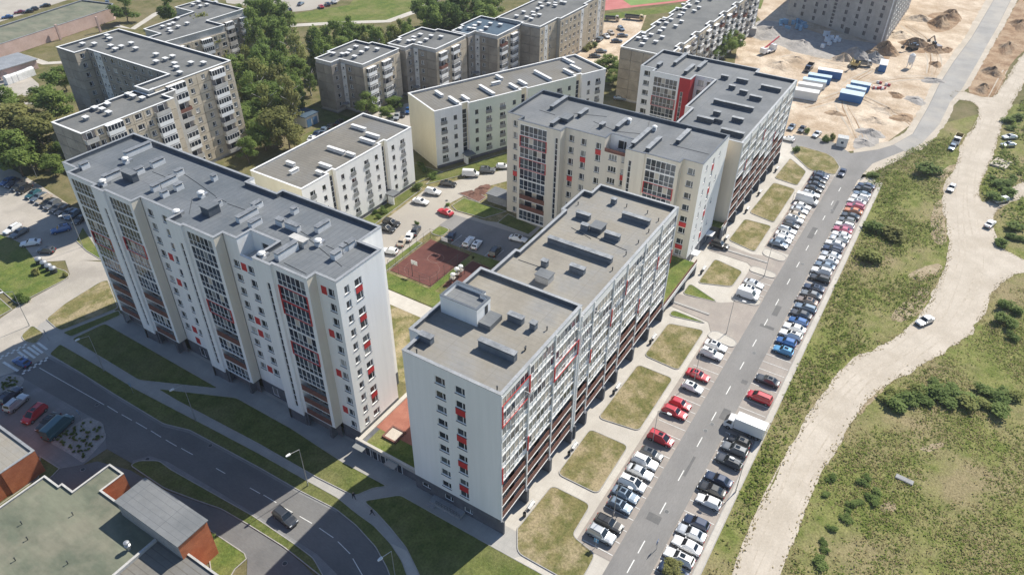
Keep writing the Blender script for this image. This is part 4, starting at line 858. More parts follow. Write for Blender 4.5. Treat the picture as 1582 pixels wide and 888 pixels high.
def smooth(p, it=2):
    for _ in range(it):
        q = []
        for i in range(len(p)):
            a, b = p[i], p[(i+1) % len(p)]
            q += [(a[0]*.75+b[0]*.25, a[1]*.75+b[1]*.25), (a[0]*.25+b[0]*.75, a[1]*.25+b[1]*.75)]
        p = q
    return p
def sheet(name, pts, m, z, kind="structure"):
    p = ccw(pts); mb = MB(); mb.face([(a, b, z) for a, b in p]); return obj(name, mb.mesh(name, [m]), kind=kind)
def lawn(pts, m="lawn_green", name="lawn", z=.07, kerb=True, rnd=.6):
    p = ccw(pts)
    o = sheet(name, p, m, z)
    if kerb:
        mb = MB(); ring(mb, p, -.14, .0, -.02, z+.04); obj("kerb", mb.mesh("kerb", ["kerb_stone"]), kind="structure")
    return o
def rounded(p, r_=1.2, n=4):
    p = ccw(p); out = []
    for i in range(len(p)):
        a, b, c = Vector(p[i-1]), Vector(p[i]), Vector(p[(i+1) % len(p)])
        d1 = min(r_, (a-b).length*.45); d2 = min(r_, (c-b).length*.45); s, e = b+(a-b).normalized()*d1, b+(c-b).normalized()*d2
        for k in range(n+1):
            t = k/n; q = s*(1-t)**2+b*2*t*(1-t)+e*t*t; out.append((q.x, q.y))
    return out
def ragged(p, step=.8, amp=.5, seed=4):
    rn = random.Random(seed); out = []; w_ = 0.0
    for i in range(len(p)):
        a, b = Vector(p[i]), Vector(p[(i+1) % len(p)]); L_ = (b-a).length; n_ = max(1, int(L_/step)); d = (b-a)/max(L_, 1e-6); m_ = Vector((-d.y, d.x))
        
        for k in range(n_): w_ = w_*.7+rn.gauss(0, amp*.3); q = a+d*(L_*k/n_)+m_*w_; out.append((q.x, q.y))
    return out
mat("site_asphalt", (.27, .265, .255), (.34, .33, .315), scale=.12, fine=4, famt=.1, rough=.95, c3=(.40, .37, .33), s3=.05, a3=.7)
gm = MB(); gm.face([(-300, -350, -.08), (900, -350, -.08), (900, 800, -.08), (-300, 800, -.08)]); obj("ground", gm.mesh("ground", ["soil_grass"]), kind="structure")
# meadow strip and field right of the car park
sheet("meadow_ground", [(20, 8.8), (213, 8.8), (219, 9), (235, 5), (260, 4), (300, -20), (300, -120), (20, -120)], "meadow", -.06)
# sandy building site, far earthworks
sheet("sandy_ground", [(213, 30), (224, 26), (236, 14), (262, 8), (300, 2), (470, -10), (560, 60), (460, 120), (385, 110), (345, 84), (300, 80), (214, 56)], "sand", -.05)
sheet("sandy_yard", px([(860, 95), (885, 60), (900, 32), (1000, 20), (985, 60), (960, 85), (945, 110), (925, 130), (905, 108)]), "sand", -.045)
_EB = [0]
def ebank(pts, name="earth_bank", z=-.03, m="earth"):
    _EB[0] += 1; z = -.04+.005*_EB[0]; return sheet(name, smooth(px(pts)), m, z)
ebank([(1490, 142), (1512, 108), (1552, 40), (1578, -10), (1620, -20), (1610, 60), (1560, 95), (1545, 145), (1520, 155)])
ebank([(1160, 30), (1215, 35), (1290, 60), (1380, 70), (1360, 90), (1300, 95), (1240, 85), (1180, 60)], m="gravel_grey")
ebank([(1425, 20), (1488, 18), (1480, 42), (1440, 55)]); ebank([(1400, 62), (1440, 65), (1435, 85), (1395, 78)]); ebank([(1340, 78), (1365, 72), (1380, 92), (1350, 98)])
ebank([(1310, 300) if False else (1312, 232), (1330, 205), (1345, 195), (1360, 215), (1355, 232)], m="gravel_grey")
# paving between the blocks
sheet("pavement", [(44, 8.6), (213, 8.6), (222, 20), (226, 36), (226, 60), (205, 57), (100, 57), (62, 57), (60, 150), (44, 150)], "paving_pale", -.03)
sheet("pavement", [(49, 40), (60, 30), (60, 150), (44, 150), (40, 120)], "paving_grey", -.02)
# car park street
ST = [(36, 8.7), (212, 8.7)]
sheet("parking_paving", [(48, 9.6), (211, 9.6), (211, 15.2), (48, 15.2)], "paving_pink", 0.0)
sheet("parking_paving", [(63.2, 21), (122.6, 21), (122.6, 27.2), (63.2, 27.2)], "paving_pink", 0.0); sheet("parking_paving", [(141, 21), (152.5, 21), (152.5, 27.2), (141, 27.2)], "paving_pink", 0.0); sheet("parking_paving", [(162, 21), (210, 21), (210, 27.2), (162, 27.2)], "paving_pink", 0.0)
rd = [(30, 15.0), (211, 15.0), (216, 13)] + px([(1327, 281), (1333, 269), (1348, 253), (1400, 232), (1425, 220), (1451, 192), (1468, 157), (1486, 137), (1511, 94), (1542, 40), (1566, -8), (1540, -8), (1501, 58), (1473, 96), (1450, 132), (1433, 167), (1410, 207), (1380, 224), (1357, 231), (1314, 237)]) + px([(1292, 222), (1262, 212), (1225, 208), (1222, 226)]) + [(217, 31), (223.5, 30), (223.6, 26), (216.8, 21.1), (30, 21.1)]
sheet("street", rd, "asphalt", .02)
sheet("road_shoulder", ragged(px([(1322, 290), (1340, 278), (1356, 262), (1404, 240), (1432, 226), (1460, 194), (1478, 158), (1496, 137), (1520, 94), (1552, 40), (1576, -8), (1528, -8), (1490, 58), (1462, 96), (1440, 132), (1423, 165), (1400, 203), (1373, 218), (1318, 232)]), .8, .4, 9), "dirt_track", .008)
site = px([(1400, 235), (1425, 221), (1451, 193), (1468, 158), (1486, 138), (1511, 95), (1541, 41), (1565, -8), (1541, -8), (1502, 58), (1474, 96), (1451, 132), (1434, 167), (1411, 207), (1381, 224)])
sheet("site_road", site, "site_asphalt", .026)
for a in ([(122.9, 21.2), (131, 38.5), (127.2, 38.5), (124, 28)], ):
    pass
sheet("ramp_drive", [(127.4, 38.2), (126.4, 28.6), (123.5, 27), (123.0, 21.0), (141.0, 21.0), (136.5, 26.0), (134.4, 28.6), (132.2, 38.2)], "paving_pink", .03)
sheet("ramp_drive", [(153.2, 38.2), (153.0, 28.6), (150.5, 25.5), (150, 21.0), (160.6, 21.0), (158.6, 25.5), (157.2, 28.6), (158.2, 38.2)], "paving_pink", .03)
for x0, y0, x1, y1 in ((127.6, 29.3, 130.3, 37.6), (155.0, 24.5, 156.2, 36.0)):
    mb = MB(); mb.box((x0+x1)/2-.35, y0, 0, (x0+x1)/2+.35, y1, .16); obj("kerb", mb.mesh("kerb", ["kerb_stone"]), kind="structure")
def island(pts): lawn(rounded(pts, 1.6, 5), "paving_pale", "traffic_island", .09)
island([(121.6, 27.4), (121.0, 21.3), (123.6, 21.3), (124.6, 26.6)]); island([(136.6, 27.0), (137.6, 21.3), (140.4, 21.3), (139.6, 27.4)]); island([(149.9, 27.4), (149.9, 21.3), (152.2, 21.3), (152.6, 27.0)]); island([(158.3, 26.6), (157.9, 21.3), (160.8, 21.3), (161.6, 27)])
island([(99.4, 9.5), (99.4, 14.8), (102.2, 14.8), (102.8, 9.5)])
lawn([(44, 8.75), (211, 8.75), (211, 9.65), (44, 9.65)], "paving_pale", "pavement", .06)
# lawns along the street
LAWNS = [([(59.9, 23.4), (63.0, 23.6), (64.0, 28.2), (70.7, 28.4), (70.7, 35.5), (60.8, 35.9), G(800, 815), G(800, 853), G(862, 888), G(890, 905)], "lawn_dry"), ([(73.4, 35.9), (73.4, 28.4), (85.4, 28.5), (85.3, 35.9)], "lawn_dry"), ([(88.7, 35.9), (89.8, 28.4), (105.8, 28.4), (105.8, 35.7)], "lawn_dry"),
    ([(109.1, 35.8), (108.7, 28.4), (123.1, 28.4), (121.3, 35.6)], "lawn_dry"), ([(124.0, 36.6), (125.7, 29), (126.1, 36.6)], "lawn_green"), ([(133.0, 37.0), (134.2, 29.4), (137.4, 37.0)], "lawn_green"), ([(138.8, 35.6), (141.6, 28.6), (148.7, 28.4), (150.2, 35.6)], "lawn_dry"), ([(160.3, 35.6), (158.6, 28.6), (172.6, 28.6), (172.3, 35.4)], "lawn_dry"),
    ([(176.3, 35.4), (174.8, 28.6), (195.6, 28.6), (196.2, 34.8)], "lawn_dry"), ([(199.2, 35.4), (198.2, 28.8), (208.0, 28.8), (214.0, 35.0)], "lawn_dry"), ([(217.4, 35.2), (209.8, 28.2), (210.7, 21.3), (216.4, 21.3), (221.5, 24), (223.4, 26.8), (224.2, 35.0)], "lawn_dry")]
for p, m in LAWNS: lawn(rounded(p, 1.0), m)
# road and pavements in the shade in front of the blocks
UP = [(76, 551), (126.7, 576.8), (175, 608.5), (253, 655), (294, 665), (400, 722), (461, 757), (521, 787), (552, 812), (582, 845), (600, 878), (606, 900), (620, 960)]
LO = [(560, 960), (520, 900), (511, 888), (484, 860), (453, 840), (400, 805), (330, 762), (253, 716), (228, 708), (205, 716), (165, 693), (160, 655), (120, 632), (60, 598), (20, 575)]
sheet("road", px(UP + LO), "asphalt_shaded", .0)
sheet("crossroad", px([(100, 400), (165, 405), (172, 436), (110, 470), (62, 500), (45, 520), (76, 551), (30, 580), (-40, 620), (-60, 520), (0, 492), (32, 470), (105, 430), (108, 424)]), "lot_concrete", -.005)
sheet("service_road", px([(202, 726), (228, 742), (253, 756), (304, 774), (342, 787), (382, 810), (438, 845), (470, 872), (488, 892), (520, 960), (380, 960), (382, 862), (377, 855), (317, 815), (290, 800), (210, 800), (30, 800), (90, 724), (130, 717), (150, 712)]), "asphalt_shaded", -.012)
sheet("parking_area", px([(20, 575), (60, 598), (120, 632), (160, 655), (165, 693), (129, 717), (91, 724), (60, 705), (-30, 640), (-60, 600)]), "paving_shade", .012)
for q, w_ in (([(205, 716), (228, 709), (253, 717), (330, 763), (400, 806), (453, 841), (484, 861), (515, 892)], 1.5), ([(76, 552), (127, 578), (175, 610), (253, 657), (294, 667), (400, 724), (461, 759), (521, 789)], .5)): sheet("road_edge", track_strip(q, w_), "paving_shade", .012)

def track(pts, wid):   # a strip of paving along a centre line
    c = [Vector(p) for p in px(pts)]; l, r_ = [], []
    for i, p in enumerate(c):
        d = (c[min(i+1, len(c)-1)]-c[max(i-1, 0)]).normalized(); n_ = Vector((-d.y, d.x))*wid/2; l.append(tuple(p+n_)); r_.append(tuple(p-n_))
    return l + r_[::-1]
lawn(rounded(px([(93, 532), (162, 572), (207, 600), (270, 633), (332, 665), (400, 701), (476, 744), (521, 769), (549, 792), (577, 812), (603, 840), (620, 866), (628, 888), (640, 930), (618, 930), (602, 886), (599, 877), (581, 844), (551, 811), (520, 786), (461, 756), (400, 721), (294, 664), (253, 654), (175, 607), (126, 576), (77, 547)]), .5, 2), "lawn_dark")
lawn(rounded(px([(162, 500), (337, 600), (215, 587), (111.5, 524)]), .8), "lawn_dark"); lawn(rounded(px([(245, 601), (365, 615), (451, 663), (527, 713), (597, 751), (577, 753), (549, 765), (539, 761), (489, 736), (400, 685), (330, 648), (275, 619)]), .6, 2), "lawn_dark")
lawn(rounded(px([(563, 774), (618, 765), (755, 842), (800, 867), (860, 900), (860, 960), (660, 960), (649, 888), (628, 845), (603, 814), (582, 791)]), .6, 2), "lawn_dark")
lawn(rounded(px([(202, 718), (215, 712), (245, 712), (264, 726), (390, 797), (455, 841), (483, 862), (500, 892), (470, 868), (438, 843), (382, 808), (342, 785), (304, 772), (254, 753)]), .6, 2), "lawn_dark")
lawn(rounded(px([(0, 362), (22, 371), (36, 378), (58, 406), (101, 419), (107, 425), (102, 431), (31, 468), (25, 468), (0, 446), (-60, 420), (-60, 330)]), .6, 2), "lawn_green"); lawn(px([(-40, 430), (0, 462), (18, 478), (0, 488), (-60, 500)]), "lawn_green")
lawn(rounded(px([(72, 493), (100, 470), (155, 436), (166, 433), (182, 476), (96, 510), (89, 508)]), .6, 2), "lawn_dry"); lawn(rounded(px([(98, 514), (183, 480), (186, 487), (110, 520)]), .4, 2), "lawn_dark"); lawn(rounded(px([(33, 519), (50, 503), (68, 516), (55, 531), (40, 528)]), .8), "lawn_dry"); lawn(px([(128, 352), (160, 400), (155, 400), (135, 388), (118, 372)]), "lawn_green")
lawn(px([(317, 815), (377, 855), (380, 863), (362, 879), (350, 900), (330, 900)]), "lawn_green"); lawn(px([(63, 706), (91, 724), (70, 745), (0, 792), (0, 780), (60, 738)]), "lawn_dark")
sheet("gravel_bed", rounded(px([(-30, 600), (12, 578), (33, 580), (39, 587), (30, 600), (0, 607)]), .8), "gravel_grey", .05); sheet("gravel_bed", rounded(px([(76, 683), (112, 658), (135, 644), (158, 652), (165, 676), (129, 716), (109, 702)]), .8), "gravel_grey", .05)
# left car park and drives
sheet("parking_lot", px([(-80, 300), (-60, 240), (20, 262), (60, 285), (128, 330), (160, 402), (104, 402), (60, 405), (36, 378), (20, 370), (-60, 345)]), "lot_concrete", -.02)
# court between the blocks
sheet("courtyard_ground", [(76.5, 57.2), (141.9, 57.2), (141.9, 92), (160, 93), (205, 70), (215, 80), (205, 92), (148, 118), (140, 136), (100, 118.8), (76.5, 118.8)], "lawn_dry", -.055)
sheet("yard_road", [(88, 101.2), (107.5, 101.2), (104.5, 96.9) if False else (120, 101), (122, 100.6), (132.5, 100.4), (133.0, 88), (134.4, 78), (142, 78.3), (141.9, 82) if False else (139, 79.5), (134.8, 92), (134.4, 102.5), (136, 105.0), (147, 103.4), (158, 97.4), (205, 76), (207, 84), (161, 103), (149, 110.4), (139, 115), (119, 113.8), (88, 112)], "yard_road", -.03)
sheet("yard_parking", [(121, 96.2), (121, 82), (121.5, 78), (134.2, 78), (132.9, 100.5), (126.6, 100.6), (126.4, 96.8)], "asphalt", -.022); sheet("yard_parking", [(100.5, 100.9), (122, 100.6), (122, 104), (100.5, 105.5)], "yard_road", -.02)
lawn([(136.2, 103.6), (141.2, 103.2), (141.5, 90), (135.6, 93), (134.8, 101)], "lawn_green"); lawn(rounded([(122.2, 100.2), (126.3, 100.3), (126.2, 97.0), (122.4, 96.9)]), "lawn_green"); lawn([(135.6, 88.6), (140.6, 88.6), (139.3, 79), (135.2, 79.2)], "lawn_dark"); lawn([(103.2, 98.9), (117.4, 99.2), (117.4, 100.6), (103.8, 100.5)], "lawn_green")
lawn([(142.6, 106.0), (146, 104), (145.0, 98.6), (141.8, 98.8)], mat("mulch", (.13, .07, .055), (.19, .105, .08), scale=.6, fine=3, famt=.3, rough=1, bump=.5).name, "gravel_bed", .04); lawn([(142, 116.5), (148.5, 117.8), (203, 94), (205, 92), (162, 105.5), (149.5, 112.5)], "lawn_dark"); lawn([(101, 113.8), (139, 116), (139.6, 118.9), (101, 118.9)], "lawn_dark"); lawn([(141, 119.3), (150, 117), (150, 135), (141, 136)], "lawn_dark")
sheet("court_floor", [(104.2, 98.4), (120, 98.4), (119.6, 86.3), (104.2, 86.5)], "rubber_red", .03); sheet("court_floor", [(106, 84.3), (117.8, 84.3), (117.6, 79.2), (106, 80.0)], "rubber_red", .03)
lawn([(103.4, 86.2), (119.5, 86.0), (119.6, 84.6), (103.4, 84.6)], "lawn_green", kerb=False); lawn([(119.9, 86), (121, 86), (121, 78.6), (118.1, 79), (118.2, 84.4)], "lawn_green", kerb=False); lawn([(98.4, 100.5), (103.2, 98.4), (103.4, 79), (98.4, 79)], "lawn_green", kerb=False)
sheet("path", [(94.2, 101), (98.2, 101), (98.2, 57.3), (94.2, 57.3)], "paving_pale", -.02); sheet("path", [(76.6, 57.5), (84, 57.5), (84, 70), (76.6, 70)], "paving_pale", -.025)
# behind the low blocks
sheet("back_lot", [(98, 136), (200, 136), (206, 122), (216, 112), (226, 118), (230, 150), (196, 152), (176, 160), (156, 164), (140, 164), (98, 150)], "yard_road", -.04)
lawn([(140, 160), (164, 160), (164, 182), (157, 184), (157, 168), (140, 168)], "lawn_dark", kerb=False)
sheet("back_lot", px([(0, 100), (35, 108), (60, 130), (60, 160), (0, 165), (-40, 120)]), "lot_concrete", -.03)
# sports ground and car parks at the top of the picture
sheet("running_track", px([(897, 21), (930, 17), (1045, 4), (1150, -12), (1150, -40), (890, -40), (895, 0)]), "track_red", -.04); sheet("sports_pitch", px([(975, 9), (1045, 1), (1100, -8), (1100, -30), (950, -30), (962, 0)]), "turf", -.02)
lawn(px([(898, 24), (935, 22), (1040, 8), (1150, -6), (1180, 0), (1175, 14), (1110, 12), (1010, 22), (930, 33), (900, 31)]), "lawn_green", kerb=False, z=-.03)
sheet("slope_lawn", px([(440, 25), (480, 17), (540, 8), (560, -20), (660, -20), (655, 10), (600, 32), (520, 36), (445, 34)]), "lawn_green", -.03); sheet("upper_lot", px([(340, -30), (560, -30), (520, 5), (480, 16), (440, 20), (400, 12), (350, 5)]), "yard_road", -.02)
sheet("path", track([(430, 41), (480, 38), (540, 35), (600, 33), (650, 15), (690, -10)], 4), "paving_pale", -.01); sheet("path", track([(180, 40), (205, 45), (240, 22), (262, 12)], 3), "paving_pale", -.01); sheet("path", track([(36, 87), (70, 98), (105, 96)], 3), "paving_pale", -.01)
sheet("upper_lot", px([(-60, 40), (0, 34), (130, -8), (200, -20), (180, -40), (-60, -40)]), "yard_road", -.03)
# dirt track on the right
dt = [(1120, 905), (1134, 881), (1182, 764), (1234, 662), (1278, 597), (1309, 559), (1357, 536), (1402, 508), (1435, 470), (1449, 440), (1463, 412), (1468, 372), (1456, 321), (1456, 283), (1478, 258), (1484, 220), (1512, 190), (1511, 158), (1466, 152), (1478, 138), (1528, 153), (1545, 140), (1600, 50), (1640, 60), (1575, 134), (1544, 203), (1537, 235), (1521, 271), (1511, 296), (1519, 316), (1545, 300), (1600, 272), (1640, 280), (1571, 305), (1534, 330), (1537, 362), (1547, 382), (1585, 404), (1640, 420), (1571, 420), (1554, 433), (1537, 445), (1521, 486), (1496, 521), (1435, 559), (1374, 590), (1339, 617), (1314, 658), (1278, 714), (1265, 742), (1238, 805), (1207, 887), (1195, 915)]
sheet("dirt_track", ragged(smooth(px(dt), 1)), "dirt_track", -.03)
mat("dirt_rut", (.41, .36, .295), (.49, .435, .365), scale=.8, fine=3, famt=.2, rough=1, spec=.1); mat("dirt_pale", (.46, .395, .315), (.55, .475, .385), scale=.8, fine=3, famt=.15, rough=1, spec=.1)
def chaikin(c, it=3):
    for _ in range(it):
        q = [c[0]]
        for a, b in zip(c, c[1:]): q += [a*.75+b*.25, a*.25+b*.75]
        c = q+[c[-1]]
    return c
def ruts(pts, offs, m, wid, seed, z):
    c = chaikin([Vector(p) for p in px(pts)]); rn = random.Random(seed)
    for o_ in offs:
        l, r_ = [], []; w0 = rn.uniform(0, 6)
        for i, p in enumerate(c):
            d = (c[min(i+1, len(c)-1)]-c[max(i-1, 0)]).normalized(); n_ = Vector((-d.y, d.x)); k = p+n_*(o_+.5*math.sin(i*.15+w0)); ww = wid*(.6+.4*math.sin(i*.31+w0*2))*rn.uniform(.6, 1.2)/2; l.append(tuple(k+n_*ww)); r_.append(tuple(k-n_*ww))
        mb = MB()
        for i in range(len(l)-1): mb.face([(*l[i], z), (*r_[i], z), (*r_[i+1], z), (*l[i+1], z)][::-1])
        obj("wheel_rut", mb.mesh("wheel_rut", [m]), kind="structure"); z += .003
MAIN = [(1155, 900), (1213, 765), (1250, 692), (1290, 634), (1345, 574), (1420, 532), (1468, 490), (1490, 440), (1500, 400), (1490, 330), (1490, 285), (1503, 235), (1528, 180), (1560, 110)]
ruts(MAIN, (-2.6, -1.0, .7, 2.4), "dirt_rut", .5, 1, -.025); SITE = [[(1240, 165), (1290, 150), (1350, 125), (1420, 118), (1460, 128)], [(1330, 215), (1315, 185), (1300, 160), (1310, 130), (1350, 110)], [(1190, 100), (1230, 85), (1290, 95), (1350, 110)], [(1420, 200), (1390, 180), (1360, 165), (1330, 150)], [(1400, 40), (1430, 60), (1445, 90), (1440, 115)]]
for i, q in enumerate(SITE): ruts(q, (-.9, .9), "earth", .5, 10+i, -.015+.006*i); ruts(q, (-2.4, .1, 2.2), "dirt_track", .6, 30+i, -.012+.006*i)
def heap(px_, py_, rx, ry, h, m, seed, name="soil_heap"):
    g = random.Random(seed); x0, y0 = G(px_, py_); mb = MB(); N, Rn = 22, 9; ph = [g.uniform(0, 6.28) for _ in range(8)]
    for j in range(Rn+1):
        for i in range(N):
            t = 2*math.pi*i/N; r_ = j/Rn; k = 1+.22*math.sin(2*t+ph[0])+.14*math.sin(3*t+ph[1])+.08*math.sin(7*t+ph[2])
            mb.v.append((x0+rx*r_*k*math.cos(t), y0+ry*r_*k*math.sin(t), -.09+h*1.25*(max(0, 1-r_*r_)**1.6)*(1+.25*math.sin(3*t+5*r_+ph[3]))+(g.uniform(-.12, .12)*h*.5 if j < Rn else 0)))
    for j in range(Rn):
        for i in range(N): i2 = (i+1) % N; mb.f.append((j*N+i, (j+1)*N+i, (j+1)*N+i2, j*N+i2)); mb.m.append(0)
    obj(name, mb.mesh(name, [m]), kind="structure")
for i, a in enumerate(((1365, 82, 5, 6, 3.2, "earth"), (1350, 92, 4, 5, 2.2, "gravel_grey"), (1320, 88, 5, 6, 2.6, "gravel_grey"), (1302, 92, 4, 4, 1.8, "sand"), (1415, 70, 4, 7, 2.0, "earth"), (1440, 78, 4, 5, 1.6, "earth"), (1452, 38, 8, 5, 2.6, "earth"), (1470, 26, 7, 5, 2.2, "earth"), (1420, 30, 6, 7, 1.4, "sand"), (1390, 55, 5, 6, 1.3, "sand"), (1240, 70, 9, 8, 1.2, "gravel_grey"), (1190, 50, 12, 10, 1.6, "gravel_grey"), (1205, 100, 8, 6, .9, "sand"), (1230, 92, 7, 6, .8, "sand"), (1370, 170, 4, 5, .7, "sand"), (1395, 182, 4, 4, .7, "earth"), (1415, 155, 4, 4, .6, "gravel_grey"), (1385, 147, 3, 3, .6, "earth"), (1350, 185, 5, 5, .6, "sand"), (1290, 175, 3, 3, .5, "earth"), (1533, 112, 6, 4, 1.6, "earth"), (1556, 75, 8, 4, 1.8, "earth"), (1575, 40, 9, 4, 1.8, "earth"), (1518, 138, 5, 3, 1.5, "earth"), (1446, 100, 4, 2.2, .9, "earth"), (1462, 78, 4, 2.5, .9, "earth"), (1442, 125, 3, 5, .7, "gravel_grey"), (1345, 205, 4, 4, .8, "gravel_grey"), (1335, 220, 4, 3, .6, "gravel_grey"), (745, 293, 3, 2.5, .5, "mulch"), (732, 300, 2.5, 2, .4, "mulch"))): heap(*a, seed=i+50)
# ------------------------------------------------------------------ painted markings
mat("paint_faint", (.22, .13, .115), (.27, .17, .15), scale=2, fine=8, famt=.3, rough=.8)
def paint(quads, name="road_marking", z=.035):
    mb = MB()
    for q in quads: mb.face([(a, b, z) for a, b in ccw(q)])
    obj(name, mb.mesh(name, ["paint_faint" if name == "court_line" else "paint_white"]), kind="structure")
def rect(xc, yc, lx, ly): return [(xc-lx/2, yc-ly/2), (xc+lx/2, yc-ly/2), (xc+lx/2, yc+ly/2), (xc-lx/2, yc+ly/2)]
for p in ((972, 873), (990, 844), (1023, 784), (1052, 734), (1080, 682), (1101, 642), (1124, 602), (1147, 565), (1166, 530), (1184, 498), (1201, 467), (1218, 435), (1233, 409), (1247, 383), (1261, 359), (1274, 337), (1286, 314), (1298, 293)):
    x, y = G(*p); paint([rect(x, 18.1, 2.6, .16)])
for k in range(60):
    x = 64.3+2.5*k
    if (63.5 < x < 122.2) or (141.5 < x < 150.5) or (162.5 < x < 210): paint([rect(x, 23.8, .12, 5.2)], "parking_line")
    x2 = 58.0+2.5*k
    if x2 < 210 and not 98.5 < x2 < 103.5: paint([rect(x2, 12.5, .12, 5.0)], "parking_line")
def pline(a, b, wd=.12, z=.02):
    p, q = Vector(G(*a)), Vector(G(*b)); d = (q-p).normalized(); n_ = Vector((-d.y, d.x))*wd/2; paint([[tuple(p+n_), tuple(q+n_), tuple(q-n_), tuple(p-n_)]], z=z)
pline((61, 568), (161, 625))
for a, b in (((166, 627), (182, 637)), ((188, 640), (204, 649)), ((210, 652), (227, 662)), ((233, 665), (249, 675)), ((256, 679), (273, 689)), ((280, 692), (298, 702)), ((334, 723), (348, 731)), ((386, 753), (402, 762)), ((407, 764), (427, 776)), ((434, 781), (452, 791)), ((463, 797), (482, 808)), ((493, 815), (515, 830)), ((522, 836), (541, 855)), ((545, 862), (560, 888))): pline(a, b)
for a, b in (((43, 536), (60, 548)), ((36, 540), (54, 553)), ((28, 543), (42, 553)), ((50, 533), (66, 545)), ((5, 559), (28, 573)), ((58, 529), (73, 540))): pline(a, b, .5)
for a, b in (((33, 577), (78, 551)), ((-2, 554), (42, 532))):
    p, q = Vector(G(*a)), Vector(G(*b)); d = (q-p); L_ = d.length; d.normalize(); n_ = Vector((-d.y, d.x)); qs = []
    for i in range(int(L_/.55)):
        for j in range(2):
            if (i+j) % 2 == 0:
                c = p+d*(i*.55+.27)+n_*(j-.5)*.5; qs.append([tuple(c+d*.26+n_*.24), tuple(c-d*.26+n_*.24), tuple(c-d*.26-n_*.24), tuple(c+d*.26-n_*.24)])
    paint(qs, z=.02)
pts = [(108.6+4.0*math.cos(t), 92.3+4.2*math.sin(t)) for t in np.linspace(0, 2*math.pi, 33)]
paint([[pts[i], pts[i+1], (108.6+(pts[i+1][0]-108.6)*.985, 92.3+(pts[i+1][1]-92.3)*.985), (108.6+(pts[i][0]-108.6)*.985, 92.3+(pts[i][1]-92.3)*.985)] for i in range(32)], "court_line", .045)
pts = [(114+2*math.cos(t), 92.3+2*math.sin(t)) for t in np.linspace(0, 2*math.pi, 33)]
paint([[pts[i], pts[i+1], (114+(pts[i+1][0]-114)*.95, 92.3+(pts[i+1][1]-92.3)*.95), (114+(pts[i][0]-114)*.95, 92.3+(pts[i][1]-92.3)*.95)] for i in range(32)], "court_line", .045)
for y in (80.5, 83, 88, 90.5, 93): paint([rect(123.5, y, 4.6, .12)], "parking_line", 0)
# ------------------------------------------------------------------ raised deck between the first two blocks, garage walls
dk = thing("podium_deck", "raised grey podium with red play floor between the two nearest blocks", "podium")
mb = MB(); mb.box(59.2, 54.52, 0, 76, 68.15, 2.2, 0, False); part("wall", mb, ["plinth"], dk)
mb = MB(); mb.face([(63.5, 55, 2.23), (75.9, 55, 2.23), (75.9, 68, 2.23), (63.5, 68, 2.23)]); part("play_floor", mb, ["rubber_play" if "rubber_play" in MATS else "track_brown"] if False else [mat("play_red", (.30, .12, .085), (.36, .155, .11), scale=.5, fine=4, famt=.12, rough=.95)], dk)
mb = MB(); mb.face([(59.6, 54.6, 2.225), (64.0, 54.6, 2.225), (64.0, 66.5, 2.225), (59.6, 66.5, 2.225)]); part("planting", mb, ["lawn_green"], dk)
mb = MB(); mb.box(59.0, 54.52, 2.2, 59.5, 68.15, 2.95); mb.box(59.5, 67.3, 2.2, 76, 68.1, 2.5); part("parapet", mb, ["paving_pale"], dk)
for y in (66.6, 59.6):
    mb = MB(); mb.box(57.6, y-1.1, 2.35, 59.15, y+1.1, 2.5); part("canopy", mb, ["glass_pale"], dk)
for i, y in enumerate((65.6, 64.0, 62.2, 60.4, 58.6)):
    mb = MB(); mb.box(59.12, y-.55, .05, 59.19, y+.55, 2.1, 0); mb.box(59.08, y-.45, .15, 59.12, y+.45, 2.0, 1); part("shop_window", mb, ["frame_white", "glass_dark"], dk)
sb = thing("sandbox", "wooden framed sandbox on the red podium play floor", "sandbox", (*G(609, 672, 2.2), 2.24))
mb = MB()
for a in ((-1.5, -1.5, 1.5, -1.2), (-1.5, 1.2, 1.5, 1.5), (-1.5, -1.2, -1.2, 1.2), (1.2, -1.2, 1.5, 1.2)): mb.box(a[0], a[1], 0, a[2], a[3], .35)
part("frame", mb, ["brown_slat"], sb); mb = MB(); mb.box(-1.2, -1.2, 0, 1.2, 1.2, .22); part("sand", mb, ["dirt_track"], sb)
def underpass(x0, x1, label):
    t = thing("garage_entrance", label, "garage entrance")
    mb = MB(); mb.box(x0, 37.4, 2.5, x1, 37.9, 3.6); part("beam", mb, ["coping_white"], t)
    mb = MB(); mb.box(x0, 38.0, 0, x1, 38.4, 2.7); part("back_wall", mb, ["metal_dark"], t)
    mb = MB(); mb.box(x0, 37.95, 3.0, x1, 55, 3.25); part("deck", mb, ["lawn_green"], t)
    n_ = max(1, int((x1-x0)/6))
    for i in range(n_+1):
        x = x0+.2+(x1-x0-.4)*i/n_; mb = MB(); mb.box(x-.2, 37.35, 0, x+.2, 37.95, 2.5); part("pillar", mb, ["concrete_dark"], t)
    mb = MB(); mb.box(x0, 37.5, 3.6, x1, 37.56, 4.5); part("railing", mb, ["brown_slat"], t)
underpass(121.6, 141.4, "garage entrance under the planted deck beside the tan roofed block"); underpass(159.6, 162.0, "short garage entrance between the cream block and the grey roofed block")
kiosk = thing("bin_shelter", "grey walled bin shelter beside the brown soil bed in the court", "shelter")
mb = MB(); mb.box(143.6, 96.8, 0, 147.5, 97.2, 2.2); mb.box(143.4, 91, 0, 143.8, 96.8, 2.2); part("wall", mb, ["concrete_dark"], kiosk); mb = MB(); mb.box(143.2, 90.8, 2.2, 147.8, 97.4, 2.4); part("roof", mb, ["roof_grey"], kiosk)

